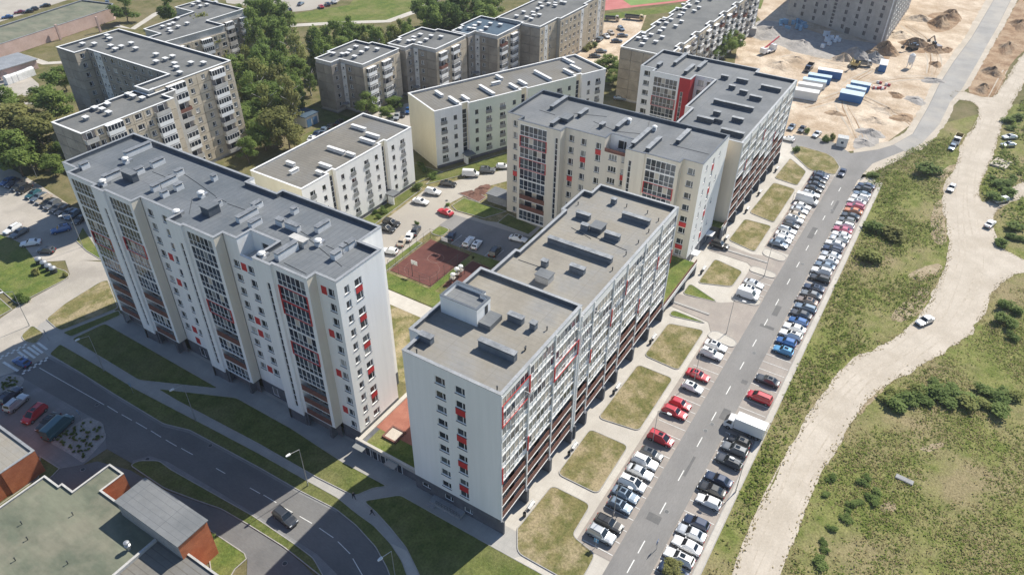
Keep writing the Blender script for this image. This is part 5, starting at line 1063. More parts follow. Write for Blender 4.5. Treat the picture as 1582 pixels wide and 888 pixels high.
# bare trampled soil beside the track
for i, q in enumerate(([(1370, 490), (1400, 465), (1432, 440), (1442, 445), (1425, 478), (1395, 500)], [(1395, 425), (1430, 410), (1455, 405), (1452, 425), (1420, 435)], [(1435, 330), (1455, 300), (1460, 340), (1464, 380), (1440, 375)], [(1335, 575), (1375, 592), (1340, 622), (1322, 650)], [(1420, 690), (1450, 680), (1460, 690), (1430, 700)], [(1355, 780), (1380, 770), (1390, 785), (1365, 795)], [(1345, 252), (1395, 238), (1390, 250), (1350, 262)], [(1480, 250), (1470, 270), (1448, 285), (1455, 262)])):
    sheet("bare_soil", ragged(smooth(px(q)), .7, .5, 60+i), "bare_soil" if "bare_soil" in MATS else mat("bare_soil", (.27, .215, .14), (.38, .315, .22), scale=.5, fine=2.5, famt=.3, rough=1, bump=.4, spec=.1).name, -.055+.002*i)
def patch(px_, py_, lx, ly, m, name="asphalt_patch"):
    x, y = G(px_, py_); sheet(name, ragged(rect(x, y, lx, ly), .5, .05, int(px_)), m, .0305)
mat("asphalt_patch", (.13, .13, .13), (.16, .158, .155), scale=.4, fine=5, famt=.15, rough=.95)
for a in ((1120, 640, 3, 1.4), (1010, 800, 1.6, 2.2), (1200, 480, 4, 1.2), (1255, 360, 6, 1.3), (1150, 590, 1.2, 1.2), (1065, 720, 5, .5), (1290, 320, 8, .6), (1185, 505, 1.0, 3.0)): patch(*a, "asphalt_patch")
for i, (a, b, wh) in enumerate(((1100, 655, "beside the red sedan's bay"), (1030, 790, "near the black estate's bay"), (1165, 545, "abreast of the island"), (1240, 408, "by the far ramp"), (1285, 325, "by the far lawns"), (228, 709, "at the tip of the shaded verge"), (325, 688, "in the shaded road's far lane"), (150, 625, "by the gravel bed's upper edge"), (128, 725, "by the gravel bed's point"), (440, 870, "on the service road"), (690, 310, "in the court road's bend"), (1090, 665, "left of the street's centre line"))):
    t = thing("manhole_cover", "round dark manhole cover "+wh, "manhole cover", (*G(a, b), 0), 0, "manhole covers"); mb = MB(); mb.bar((0, 0, 0), (0, 0, .045), .42, 0, 14); part("frame", mb, ["concrete_dark"], t); mb = MB(); mb.bar((0, 0, 0), (0, 0, .055), .34, 0, 14); part("lid", mb, ["metal_dark"], t)
# ------------------------------------------------------------------ vehicles
PAINT = {}
for nm, c, met in (("white", (.80, .80, .79), 0), ("silver", (.50, .52, .54), .5), ("grey", (.16, .17, .18), .3), ("dark grey", (.055, .06, .068), .3), ("black", (.014, .015, .017), 0), ("dark blue", (.02, .035, .075), .2), ("blue", (.03, .11, .30), .2), ("sky blue", (.10, .30, .52), .2),
                   ("grey blue", (.16, .21, .27), .4), ("red", (.48, .02, .035), 0), ("dark red", (.20, .015, .03), .1), ("pinkish red", (.45, .10, .16), .1), ("teal", (.035, .12, .15), .2), ("beige", (.50, .43, .34), .2), ("brown", (.22, .17, .14), .3), ("yellow", (.55, .42, .16), 0), ("orange", (.55, .20, .08), 0)):
    PAINT[nm] = flat("paint_"+nm.replace(" ", "_"), c, .32, met, .5, .8)
flat("car_glass", (.012, .017, .022), .04, 0, .7); flat("tyre", (.02, .02, .02), .9); flat("rim", (.42, .43, .45), .35, .8); flat("lamp_clear", (.75, .77, .78), .1); flat("lamp_red", (.35, .01, .01), .2); flat("trim_black", (.03, .03, .032), .7)
KIND = dict(hatchback=(4.1, 1.74, 1.48, .84, .95, .98, .80, .15, -1.5, -1.93, 1), sedan=(4.65, 1.80, 1.45, .85, .95, 1.0, .85, .15, -1.05, -1.75, 1), estate=(4.7, 1.80, 1.48, .86, .96, 1.0, .85, .15, -1.9, -2.2, 1), suv=(4.6, 1.88, 1.72, 1.02, 1.08, 1.1, .85, .2, -1.85, -2.15, 1),
            minivan=(4.7, 1.86, 1.78, 1.0, 1.06, 1.08, 1.45, .5, -2.0, -2.27, 1), van=(4.9, 1.92, 2.05, 1.1, 1.18, 1.18, 1.65, .85, -2.3, -2.42, 0), large_van=(5.9, 2.05, 2.55, 1.2, 1.3, 1.3, 2.2, 1.35, -2.85, -2.92, 0))
_CM = {}
def car_meshes(k):
    if k in _CM: return _CM[k]
    L, W, H, zh, zb, zd, bf, tf, tr, br, sw = KIND[k]; hw = W/2; h = L/2
    st = [(-h, zd-.28, .78), (-h+.10, zd-.06, .92), (-h+.35, zd, .98), (br, zd, 1.0), ((bf+br)/2, zb, 1.0), (bf, zb-.02, 1.0), (bf+.1, zb-.05, 1.0), (h-.55, zh, .98), (h-.18, zh-.08, .92), (h, zh-.30, .80)]
    mb = MB(); rings = []
    for x, zs, f in st:
        w_ = hw*f; z0 = .24 if abs(x) < h-.2 else .34
        q = [(w_*.90, z0), (w_, z0+.18), (w_, zs-.16), (w_*.93, zs-.03), (w_*.55, zs+.015), (0, zs+.02)]
        full = [(x, y, z) for y, z in q] + [(x, -y, z) for y, z in reversed(q[:-1])]
        rings.append([len(mb.v)+i for i in range(len(full))]); mb.v += full
    for a, b in zip(rings, rings[1:]):
        for i in range(len(a)-1): mb.f.append((a[i], a[i+1], b[i+1], b[i])); mb.m.append(0)
        mb.f.append((a[-1], a[0], b[0], b[-1])); mb.m.append(1)
    mb.f.append(tuple(rings[0])); mb.m.append(0); mb.f.append(tuple(reversed(rings[-1]))); mb.m.append(0)
    wb, wt = hw*.94, hw*.76; zt = H; z0 = zb-.03
    C_ = {}
    for s in (-1, 1): C_[("bf", s)] = (bf, s*wb, z0); C_[("br", s)] = (br, s*wb, z0); C_[("tf", s)] = (tf, s*wt, zt-.05); C_[("tr", s)] = (tr, s*wt, zt-.06)
    tm = [(tf-.15, 0, zt), (tr+.2, 0, zt-.01)]
    for s in (-1, 1): mb.face([C_[("bf", s)], C_[("br", s)], C_[("tr", s)], C_[("tf", s)]][::s], 0)
    mb.face([C_[("bf", -1)], C_[("bf", 1)], C_[("tf", 1)], C_[("tf", -1)]], 0); mb.face([C_[("br", 1)], C_[("br", -1)], C_[("tr", -1)], C_[("tr", 1)]], 0)
    r1 = [(tf-.12, s*wt*.8, zt) for s in (-1, 1)]; r2 = [(tr+.12, s*wt*.8, zt-.01) for s in (-1, 1)]
    mb.face([r1[0], r1[1], r2[1], r2[0]], 0); mb.face([C_[("tf", -1)], C_[("tf", 1)], r1[1], r1[0]], 0); mb.face([C_[("tr", 1)], C_[("tr", -1)], r2[0], r2[1]], 0)
    mb.face([C_[("tf", 1)], C_[("tr", 1)], r2[1], r1[1]], 0); mb.face([C_[("tr", -1)], C_[("tf", -1)], r1[0], r2[0]], 0)
    for s in (-1, 1): mb.box(bf-.28, s*hw*1.0, zb-.02, bf-.12, s*(hw+.16), zb+.12, 0)      # mirrors
    for s in (-1, 1): mb.box(-h+.95, s*(hw-.02), .22, h-1.05, s*(hw+.025), .36, 1)
    mb.box(h-.06, -hw*.62, .36, h+.03, hw*.62, .55, 1); mb.box(-h-.03, -hw*.62, .36, -h+.05, hw*.62, .52, 1)
    if k in ("estate", "suv", "minivan"):
        for s in (-1, 1): mb.box(tr+.2, s*hw*.66-.03, H-.03, tf-.1, s*hw*.66+.03, H+.05, 1)
    body = mb.mesh("body", ["paint_white", "trim_black"])
    def lerp(a, b, t): return tuple(a[i]+(b[i]-a[i])*t for i in range(3))
    def quad(a, b, c, d, m0, m1, n0, n1, push):
        P = lambda u, v: lerp(lerp(a, b, u), lerp(d, c, u), v)
        q = MB(); n_ = (Vector(b)-Vector(a)).cross(Vector(d)-Vector(a)).normalized()*push
        q.face([tuple(Vector(P(u, v))+n_) for u, v in ((m0, n0), (m1, n0), (m1, n1), (m0, n1))], 0); return q
    fw = quad(C_[("bf", -1)], C_[("bf", 1)], C_[("tf", 1)], C_[("tf", -1)], .06, .94, .06, .96, .015).mesh("windscreen", ["car_glass"])
    rw = quad(C_[("br", 1)], C_[("br", -1)], C_[("tr", -1)], C_[("tr", 1)], .1, .9, .25, .92, .015).mesh("rear_window", ["car_glass"])
    sd = []
    for s in (-1, 1):
        q = MB(); a, b, c, d = C_[("bf", s)], C_[("br", s)], C_[("tr", s)], C_[("tf", s)]
        for m0, m1 in (((.07, .46), (.50, .92)) if sw else ((.03, .26),)):
            w_ = quad(a, b, c, d, m0, m1, .10, .88, .015*(-s)); q.face(w_.v[:4][::-s], 0)
        sd.append(q.mesh("side_window", ["car_glass"]))
    wr = .32 if H < 1.6 else .36; wh = MB()
    wh.bar((0, -.11, 0), (0, .11, 0), wr, 0, 12); wheel = (wh.mesh("wheel", ["tyre"]), None)
    wh = MB(); wh.bar((0, -.12, 0), (0, .12, 0), wr*.62, 0, 10); wheel = (wheel[0], wh.mesh("rim", ["rim"]))
    hl = MB(); hl.box(-.16, -.2, -.07, .06, .2, .07); hl = hl.mesh("headlight", ["lamp_clear"])
    tl = MB(); tl.box(-.05, -.15, -.12, .12, .15, .12); tl = tl.mesh("tail_light", ["lamp_red"])
    _CM[k] = (body, fw, rw, sd, wheel, hl, tl); return _CM[k]
_SR = {}
def car(kind, color, x, y, rz, label, group=None, z=0.0):
    t = thing("parked_car" if "van" not in kind else "parked_van", label, "van" if kind in ("van", "large_van") else "car", (x, y, z), rz, group)
    body, fw, rw, sd, wheel, hl, tl = car_meshes(kind); L, W, H, zh, zb, zd, bf, tf, tr, br, sw = KIND[kind]; h = L/2; hw = W/2
    b = obj("body", body, t); b.material_slots[0].link = 'OBJECT'; b.material_slots[0].material = PAINT[color]
    obj("windscreen", fw, t)
    if sw and random.random() < .35:
        sm_ = _SR.get(kind)
        if sm_ is None:
            q = MB(); q.box(tf-1.0, -hw*.42, H-.01, tf-.2, hw*.42, H+.012); sm_ = _SR[kind] = q.mesh("sunroof", ["car_glass"])
        obj("sunroof", sm_, t)
    if kind not in ("van", "large_van"): obj("rear_window", rw, t)
    for q in sd: obj("side_window", q, t)
    wr = .32 if H < 1.6 else .36
    for sx in (h-.85, -h+.8):
        for s in (-1, 1): obj("rim", wheel[1], obj("wheel", wheel[0], t, (sx, s*(hw-.10), wr)))
    for s in (-1, 1): obj("headlight", hl, t, (h-.10, s*hw*.66, zh-.22)); obj("tail_light", tl, t, (-h+.03, s*hw*.72, zd-.30))
    return t
NAMEK = dict(large_van="tall van", suv="SUV", van="cargo van")
def nk(k): return NAMEK.get(k, k)
ORD = ["first", "second", "third", "fourth", "fifth", "sixth", "seventh", "eighth", "ninth", "tenth", "eleventh", "twelfth", "thirteenth", "fourteenth", "fifteenth", "sixteenth", "seventeenth", "eighteenth", "nineteenth", "twentieth"]
SEEN = {}
def row(data, phrase, group, rz, fix=None, first="at the near end of"):
    """cars in a row; each is told apart by its look and the two it stands between"""
    for i, d in enumerate(data):
        kind, col = d[2], d[3]; x, y = G(d[0], d[1], .7)
        if fix is not None: y = fix+random.uniform(-.25, .25)
        a = data[i-1] if i else None; c = data[i+1] if i+1 < len(data) else None
        me = f"{col} {nk(kind)}"
        lab = f"{me} between {a[3]} {nk(a[2])} and {c[3]} {nk(c[2])} {phrase}" if a and c else f"{me} {first if not a else 'at the far end of'} the row {phrase}"
        if lab in SEEN or len(lab.split()) > 16: lab = f"{me}, {ORD[i] if i < 20 else str(i+1)+'th'} along the row {phrase}"
        SEEN[lab] = 1
        car(kind, col, x, y, (d[4] if len(d) > 4 else rz)+random.uniform(-.03, .03), lab, group)
H_, S_, E2, V_, M_, T_, LV = "hatchback", "sedan", "estate", "suv", "minivan", "van", "large_van"
row([(928, 824, V_, "silver"), (942, 808, E2, "black"), (952, 777, H_, "grey blue"), (962, 761, S_, "grey blue"), (972.5, 744, M_, "white"), (984.6, 726.4, S_, "silver"), (994, 711.7, V_, "white"), (1004.7, 699.6, H_, "dark grey"), (1018, 675.5, M_, "red"), (1043.4, 636, E2, "red"), (1050.5, 622.8, H_, "red"), (1069.3, 597, H_, "white"), (1076, 577.7, S_, "red"), (1098.6, 546, V_, "white"), (1107.6, 534, S_, "white")],
    "beside the lawns", "cars backed in beside the lawns", -math.pi/2, 24.3)
row([(1157, 456, T_, "white"), (1165.9, 449, S_, "white"), (1171, 440, S_, "silver")], "between the two garage ramps", "cars between the garage ramps", -math.pi/2, 24.3)
row([(1203, 376, S_, "grey blue"), (1208.5, 369, H_, "white"), (1213, 362.6, S_, "white"), (1217.6, 355.6, E2, "silver"), (1220.8, 346.5, H_, "dark grey"), (1226.8, 339, V_, "white"), (1230.7, 331.7, S_, "beige"), (1234.6, 324.2, S_, "silver"), (1239.4, 318, S_, "white"), (1245, 309.5, LV, "white"), (1252.8, 299.4, E2, "silver"), (1255.5, 291, S_, "black"), (1259.2, 284.4, S_, "dark grey"), (1263.3, 278, S_, "black"), (1268, 272.5, H_, "dark blue"), (1273, 270, S_, "dark grey")],
    "by the far lawns", "cars parked by the far lawns", -math.pi/2, 24.3)
row([(1038, 881, S_, "dark blue"), (1055.6, 863, E2, "white"), (1065, 843, S_, "white"), (1074.4, 825.6, S_, "silver"), (1082.4, 809.5, H_, "dark blue"), (1087.8, 770.6, H_, "white"), (1106.5, 758.6, S_, "black"), (1116, 742.5, S_, "dark blue"), (1129.3, 713, E2, "dark grey"), (1137.4, 694, E2, "grey"), (1148, 683.5, H_, "black")],
    "along the meadow edge", "cars along the meadow side of the street", math.pi/2, 12.4)
row([(1174, 613.8, M_, "red"), (1192, 589, S_, "dark grey")], "beyond the white box truck", "cars beyond the box truck", math.pi/2, 12.4)
row([(1216.7, 543, H_, "sky blue"), (1222.8, 530, H_, "blue"), (1228.9, 518.5, E2, "white"), (1232.3, 507.6, S_, "white"), (1238, 497.5, H_, "blue"), (1244, 486.9, S_, "dark grey"), (1249, 476.3, E2, "grey blue"), (1253.2, 466.3, S_, "brown"), (1258, 456, S_, "grey"), (1263, 446, S_, "dark blue"), (1273.5, 431.7, E2, "black"), (1277, 421.5, V_, "white"), (1281, 411.5, S_, "grey blue"), (1285.6, 403, S_, "white"), (1289.7, 395.2, S_, "silver"), (1294, 386.6, E2, "dark blue"), (1297.5, 378.2, S_, "white"), (1301.3, 371, V_, "silver"), (1305, 363.8, S_, "white")],
    "beyond the kerbed island", "cars beyond the kerbed island", math.pi/2, 12.4)
row([(1309.5, 356.7, S_, "pinkish red"), (1313.2, 349.6, E2, "white"), (1316.2, 342, H_, "grey"), (1320, 334.7, S_, "dark grey"), (1324.4, 327, S_, "orange"), (1327.6, 320, E2, "pinkish red"), (1331, 313, S_, "white"), (1334.3, 307, V_, "white"), (1337.3, 300.9, S_, "grey blue"), (1340.5, 294.5, V_, "black"), (1343.6, 288, S_, "dark blue")],
    "at the far end of the street", "cars at the far end of the street", math.pi/2, 12.4)
def one(px_, py_, kind, col, rz, label, group=None, z=0.0):
    x, y = G(px_, py_, .7+z); car(kind, col, x, y, R(rz), label, group, z)
one(1301.3, 266, S_, "dark blue", 180, "dark blue sedan driving down the street past the last lawn")
for a in ((1471, 227, H_, "grey blue", 175, "grey blue hatchback stopped on the dirt track below the tipper lorry"), (1470, 290, H_, "silver", 172, "silver hatchback at the inner edge of the dirt track"), (1547, 308.5, E2, "silver", 140, "silver estate parked on the sandy side spur by the bushes"), (1530, 345, S_, "white", -15, "white sedan driving up the dirt track near the bend"), (1429, 494.5, S_, "silver", 150, "lone silver sedan on the wide bend of the dirt track"), (1560, 211, S_, "white", 130, "white sedan among the bushes at the right edge, upper of two"), (1558, 223, S_, "silver", 130, "silver sedan among the bushes at the right edge, lower of two")): one(*a)
for a in ((1223, 196, S_, "grey blue", 178, "grey blue sedan nosed to the sandy site beside the grey roofed block"), (1239, 199, S_, "dark grey", 178, "dark grey sedan, middle of three cars facing the building site"), (1262, 207, S_, "silver", 172, "silver sedan by the weeds at the edge of the building site"), (1217.6, 214, H_, "white", 90, "white hatchback at the corner of the grey roofed block")): one(*a)
one(1112, 378, V_, "black", -88, "black SUV leaving the far garage ramp")
CG = "cars parked in the court"
for a in ((727, 268.5, T_, "white", -62, "small white cargo van on the curved court road"), (692.4, 283, S_, "black", -70, "black sedan at the kerb behind the white cargo van"), (668.8, 296, V_, "white", -78, "white SUV at the kerb between black sedan and white sedan"), (649.7, 310.5, S_, "white", -80, "white sedan at the kerb by the low block's porch"), (604.6, 343, E2, "black", -80, "black estate parked by the court entrance"), (688, 327, S_, "red", 88, "red sedan turning in the middle of the court road"), (642, 355.5, S_, "dark grey", 20, "dark grey sedan at the inner end of the four by the play court"),
          (633, 363.5, S_, "white", 22, "white sedan beside the dark sedan near the play court"), (621.5, 371.6, S_, "beige", 22, "beige sedan between two white cars near the play court"), (602.4, 387, H_, "white", 105, "white hatchback half hidden by the long block's corner"), (697, 363.5, H_, "dark blue", 25, "dark blue hatchback at the corner of the small green lawn"), (724, 372.5, E2, "white", 12, "white estate in the shaded court bay, left of the pair"), (736.3, 377, H_, "white", 12, "white hatchback in the shaded court bay, right of the pair"), (764.5, 388, V_, "black", 12, "black SUV alone in the shaded court bay"), (800.5, 368, S_, "white", -80, "white sedan half hidden by the tan roof's parapet"), (753, 262.5, V_, "grey", -60, "grey SUV on the court road in front of the white cargo van"), (777, 256.5, H_, "white", -60, "white hatchback beside the cream block's left corner"), (597, 352, S_, "black", -80, "black sedan just behind the long block's back edge")): one(*a, group=CG)
LG = "cars in the left car park"
row([(11.4, 279.5, S_, "blue"), (20, 283, E2, "dark blue"), (29, 287.5, S_, "dark grey"), (37, 292, S_, "black"), (50.7, 299, S_, "teal"), (59, 303.6, S_, "grey blue"), (66.5, 307.5, E2, "beige"), (74, 312.5, S_, "black"), (81, 316, V_, "grey"), (88.5, 320.5, S_, "dark grey"), (97, 324, E2, "brown"), (105, 328, S_, "grey"), (112.5, 331, E2, "grey blue"), (124, 338, S_, "dark grey")], "under the trees", LG, R(195), None, "at the left end of")
for a in ((93.7, 354, V_, "blue", 155, "bright blue boxy SUV in the shaded part of the left car park"), (19, 353, E2, "white", 190, "white estate at the grass corner of the left car park"), (29, 359, S_, "grey", 190, "grey sedan beside the white estate at the grass corner"), (46.9, 374.5, S_, "white", 140, "white sedan stopped at the shadow edge by the lawn"), (70.9, 386, H_, "dark grey", 120, "dark grey hatchback in the shaded drive near the bins")): one(*a, group=LG)
one(15, 609.5, E2, "dark blue", 15, "dark estate at the lower left parking row's end", "cars in the lower left parking row"); one(25, 622, V_, "silver", 15, "silver SUV with black roof beside the red minivan, lower left", "cars in the lower left parking row"); one(53, 639, M_, "red", 195, "red minivan in the shaded row at lower left", "cars in the lower left parking row"); one(74, 651, S_, "black", 195, "black sedan squeezed behind the teal van", "cars in the lower left parking row"); one(90, 660, LV, "teal", 15, "long dark teal van beside the planted gravel bed", "cars in the lower left parking row")
one(33, 558, H_, "blue", 95, "blue hatchback driving over the zebra crossing"); one(440.5, 798, V_, "dark grey", -95, "dark SUV driving through the sunlit gap on the shaded road")
for a in ((11, 26, S_, "blue", 150, "blue sedan in the upper left corner car park"), (30, 18.5, S_, "dark red", 155, "dark red sedan in the upper left car park"), (43, 17.5, S_, "black", 155, "black sedan next to the dark red car, upper left"), (50.5, 14, E2, "dark grey", 155, "dark grey estate third along in the upper left car park"), (69.5, 8.5, S_, "black", 160, "black sedan standing apart in the upper left car park"), (42.5, 106, S_, "silver", 150, "silver sedan in front of the dark open garage"), (165.5, 3, S_, "grey blue", 60, "grey blue sedan behind the pink walled hall"), (447, 15, S_, "black", 60, "black sedan at the lawn edge of the top car park"), (464.6, 5.5, S_, "grey blue", 20, "grey blue sedan at the top edge, left of the red car"), (496, 10, S_, "red", 60, "red sedan in the car park at the top edge"), (506, 6, S_, "dark blue", 60, "dark blue sedan right of the red car at the top"), (516, 2.5, S_, "white", 60, "white sedan at the right end of the top car park"),
          (909, 62, S_, "white", -60, "white sedan on the sandy yard beside the tall end block"), (926.7, 60.5, V_, "grey blue", 5, "grey blue SUV on the sandy yard left of the white cars"), (937, 55.5, S_, "white", -130, "white sedan on the sandy yard beside the grey blue SUV"), (944, 50, S_, "beige", -130, "beige sedan behind the white sedan on the sandy yard"), (959.6, 44, E2, "grey blue", -130, "grey blue estate by the long grey block's corner"), (962, 54.5, S_, "grey", -60, "grey sedan along the planted strip, upper"), (953, 63, S_, "dark grey", -60, "dark grey sedan along the planted strip, lower"), (929, 78.5, S_, "grey", -60, "grey sedan across the drive from the flower bed"), (919, 86, S_, "dark grey", -60, "dark grey sedan nearest the low mint block on the drive"),
          (489.6, 205.5, S_, "dark blue", 25, "dark blue sedan left of the row behind the olive roof"), (500.7, 199.5, S_, "grey blue", 25, "grey blue sedan second in the row behind the olive roof"), (510, 194.5, S_, "black", 25, "black sedan third in the row behind the olive roof"), (524, 188.5, S_, "black", 25, "black sedan under the birch by the panel block"), (481.5, 213, S_, "white", 25, "white sedan half hidden by the olive roof's edge"), (605, 183.3, S_, "grey", -150, "grey sedan left in the row by the mint block's gable"), (613, 179.3, S_, "silver", -150, "silver sedan second in the row by the gable"), (622, 175.3, S_, "black", -150, "black sedan third in the row by the gable"), (630.4, 170.2, S_, "blue", -150, "blue sedan tucked against the mint block's gable"), (636.5, 213.5, S_, "dark grey", 90, "dark grey sedan in the gap between the two low blocks"), (416.6, 253, S_, "dark grey", 60, "dark sedan in the shade at the olive roof's left end"), (958, 151.5, S_, "grey blue", -70, "grey blue sedan in the shaded lane by the tan gable"), (978.6, 153, S_, "white", -70, "white sedan in the shaded lane by the white block")): one(*a)
# ------------------------------------------------------------------ lorries and plant
def lorry(label, x, y, rz, cab="white", box="white", L=6.6, boxh=2.35, tip=False, group=None, cat="truck"):
    t = thing("box_truck" if not tip else "tipper_truck", label, cat, (x, y, 0), rz, group); h = L/2
    mb = MB(); mb.prism([(h-1.75, -1.02), (h-.12, -1.02), (h, -.85), (h, .85), (h-.12, 1.02), (h-1.75, 1.02)], .5, 1.35, 0)
    mb.face([(h, -.85, 1.35), (h, .85, 1.35), (h-.65, .9, 2.3), (h-.65, -.9, 2.3)], 0); mb.face([(h-.65, -.9, 2.3), (h-.65, .9, 2.3), (h-1.75, .95, 2.4), (h-1.75, -.95, 2.4)], 0)
    for s in (-1, 1): mb.face([(h, s*.85, 1.35), (h-.65, s*.9, 2.3), (h-1.75, s*.95, 2.4), (h-1.75, s*1.02, 1.35)][::-s], 0)
    mb.face([(h-1.75, -1.02, .5), (h-1.75, 1.02, .5), (h-1.75, .95, 2.4), (h-1.75, -.95, 2.4)], 0)
    o = obj("cab", mb.mesh("cab", [PAINT[cab]]), t)
    mb = MB(); mb.face([(h+.0, -.78, 1.42), (h+.0, .78, 1.42), (h-.57, .8, 2.22), (h-.57, -.8, 2.22)], 0); w1 = obj("windscreen", mb.mesh("windscreen", ["car_glass"]), t, (.02, 0, .02))
    for s in (-1, 1):
        mb = MB(); mb.face([(h-.35, s*1.0, 1.42), (h-.78, s*.96, 2.15), (h-1.4, s*.975, 2.18), (h-1.4, s*1.03, 1.42)][::-s], 0); obj("side_window", mb.mesh("side_window", ["car_glass"]), t)
    mb = MB(); mb.box(-h, -1.05, .72, h-1.85, 1.05, .92, 1)
    if tip:
        for a in ((-h, -1.1, h-1.95, -1.0), (-h, 1.0, h-1.95, 1.1), (-h, -1.0, -h+.1, 1.0), (h-2.05, -1.0, h-1.95, 1.0)): mb.box(a[0], a[1], .92, a[2], a[3], 1.9, 0)
    else: mb.box(-h, -1.08, .92, h-1.85, 1.08, .92+boxh, 0)
    obj("cargo_box", mb.mesh("cargo_box", [PAINT[box], "trim_black"]), t)
    wh = MB(); wh.bar((0, -.14, 0), (0, .14, 0), .42, 0, 12); wh.bar((0, -.15, 0), (0, .15, 0), .24, 1, 10); wm = wh.mesh("wheel", ["tyre", "rim"])
    for sx in (h-.95, -h+1.1) + ((-h+2.2,) if L > 7 else ()):
        for s in (-1, 1): obj("wheel", wm, t, (sx, s*.88, .42))
    hl = MB(); hl.box(-.06, -.16, -.1, .04, .16, .1); hm = hl.mesh("headlight", ["lamp_clear"])
    for s in (-1, 1): obj("headlight", hm, t, (h, s*.72, .8))
    return t
x, y = G(1158, 662, 1.2); lorry("white box truck parked on the meadow side of the street", x, 12.3, math.pi/2, L=7.2)
x, y = G(1479.7, 215, 1); lorry("yellowish tipper lorry at the top of the dirt track", x, y, R(175), "white", "yellow", 6.5, tip=True)
x, y = G(946, 29, 1); lorry("small tipper lorry with pale cab beside the running track", x, y, R(-70), "beige", "dark grey", 6.5, tip=True)
x, y = G(980, 27, 1); lorry("long dark tipper lorry with tan cab by the running track", x, y, R(-75), "yellow", "dark grey", 8.5, tip=True)
x, y = G(1131.8, 43, 1); lorry("blue flat lorry behind the trees of the long block", x, y, R(-70), "blue", "blue", 6.5, 1.6)
x, y = G(1250, 105, .8); lorry("dark flatbed lorry behind the row of site containers", x, y, R(180), "dark blue", "dark grey", 7, tip=True)
x, y = G(1307 if False else 1333, 99, .8); lorry("grey tipper lorry beside the dark soil heap", x, y, R(-70), "silver", "grey", 6.5, tip=True)
# crane lorry with a red jib
x, y = G(1186, 80, .5); t = thing("crane_truck", "white crane lorry with a raised red jib on the sand", "crane", (x, y, 0), R(-20)); 
mb = MB(); mb.box(-4, -1.2, .6, 4, 1.2, 1.2); part("chassis", mb, ["paint_white"], t); mb = MB(); mb.box(2.2, -1.2, 1.2, 4, 1.2, 2.9); part("cab", mb, ["paint_white"], t)
mb = MB(); mb.box(3.96, -1, 1.9, 4.03, 1, 2.7); part("windscreen", mb, ["car_glass"], t); mb = MB(); mb.bar((-3.4, 0, 2), (6.5, .4, 5.2), .38, 0, 4, .26); part("jib", mb, ["paint_red"], t); mb = MB(); mb.box(-3.9, -1.1, 1.2, -1.8, 1.1, 2.5); part("turret", mb, ["paint_white"], t)
wh = MB(); wh.bar((0, -.16, 0), (0, .16, 0), .5, 0, 12); wm = wh.mesh("wheel", ["tyre"])
for sx in (3, -.6, -2.6):
    for s in (-1, 1): obj("wheel", wm, t, (sx, s*1.05, .5))
def digger(label, px_, py_, rz, col):
    x, y = G(px_, py_, 1); t = thing("excavator", label, "excavator", (x, y, 0), R(rz))
    mb = MB()
    for s in (-1, 1): mb.box(-1.8, s*1.25-.3, 0, 1.8, s*1.25+.3, .8)
    part("track", mb, ["tyre"], t); mb = MB(); mb.box(-2, -1.3, .9, 1.2, 1.3, 2.0); part("body", mb, [PAINT[col]], t); mb = MB(); mb.box(-.1, .2, 2.0, 1.5, 1.25, 3.0); part("cab", mb, ["car_glass"], t)
    mb = MB(); mb.bar((1, -.3, 1.8), (3.6, -.3, 4.4), .28, 0, 4); mb.bar((3.6, -.3, 4.4), (5.8, -.3, 2.2), .22, 0, 4); part("boom", mb, [PAINT[col]], t); mb = MB(); mb.prism([(5.4, -.8), (6.2, -.8), (6.2, .2), (5.4, .2)], 1.2, 2.2); part("bucket", mb, ["metal_dark"], t)
digger("dark excavator working below the bare building's corner", 1410, 73, 150, "dark grey"); digger("second dark excavator on the earth by the site road", 1446, 73, 40, "brown"); digger("yellow digger beside the blue cabin on the sand", 1321, 100, 170, "yellow")
# ------------------------------------------------------------------ site cabins and containers
flat("cabin_blue", (.03, .13, .33), .5); flat("cabin_roof", (.42, .55, .66), .5); flat("cabin_pale", (.62, .63, .63), .55)
def cabin(label, px_, py_, rz, wallm, roofm, L=6.0, W_=2.5, H=2.6, wins=2, group="site cabins"):
    x, y = G(px_, py_, 2.6); t = thing("site_cabin", label, "cabin", (x, y, 0), R(rz), group)
    mb = MB(); mb.box(-L/2, -W_/2, .1, L/2, W_/2, H); part("wall", mb, [wallm], t); mb = MB(); mb.box(-L/2-.08, -W_/2-.08, H, L/2+.08, W_/2+.08, H+.12)
    for i in range(6): mb.box(-L/2+.4+i*(L-.8)/5-.04, -W_/2, H+.12, -L/2+.4+i*(L-.8)/5+.04, W_/2, H+.16)
    part("roof", mb, [roofm], t)
    for i in range(wins):
        xx = -L/2+L*(i+1)/(wins+1); mb = MB(); mb.box(xx-.55, -W_/2-.06, 1.0, xx+.55, -W_/2-.005, 2.0, 0); mb.box(xx-.42, -W_/2-.08, 1.12, xx+.42, -W_/2-.06, 1.9, 1); f_ = part("window", mb, ["frame_white", "glass_mid"], t)
    for i in range(5):
        mb = MB(); yy = W_/2*(-.8+.4*i); mb.box(L/2+.0, yy-.05, .2, L/2+.04, yy+.05, H-.1); part("rib", mb, [wallm], t)
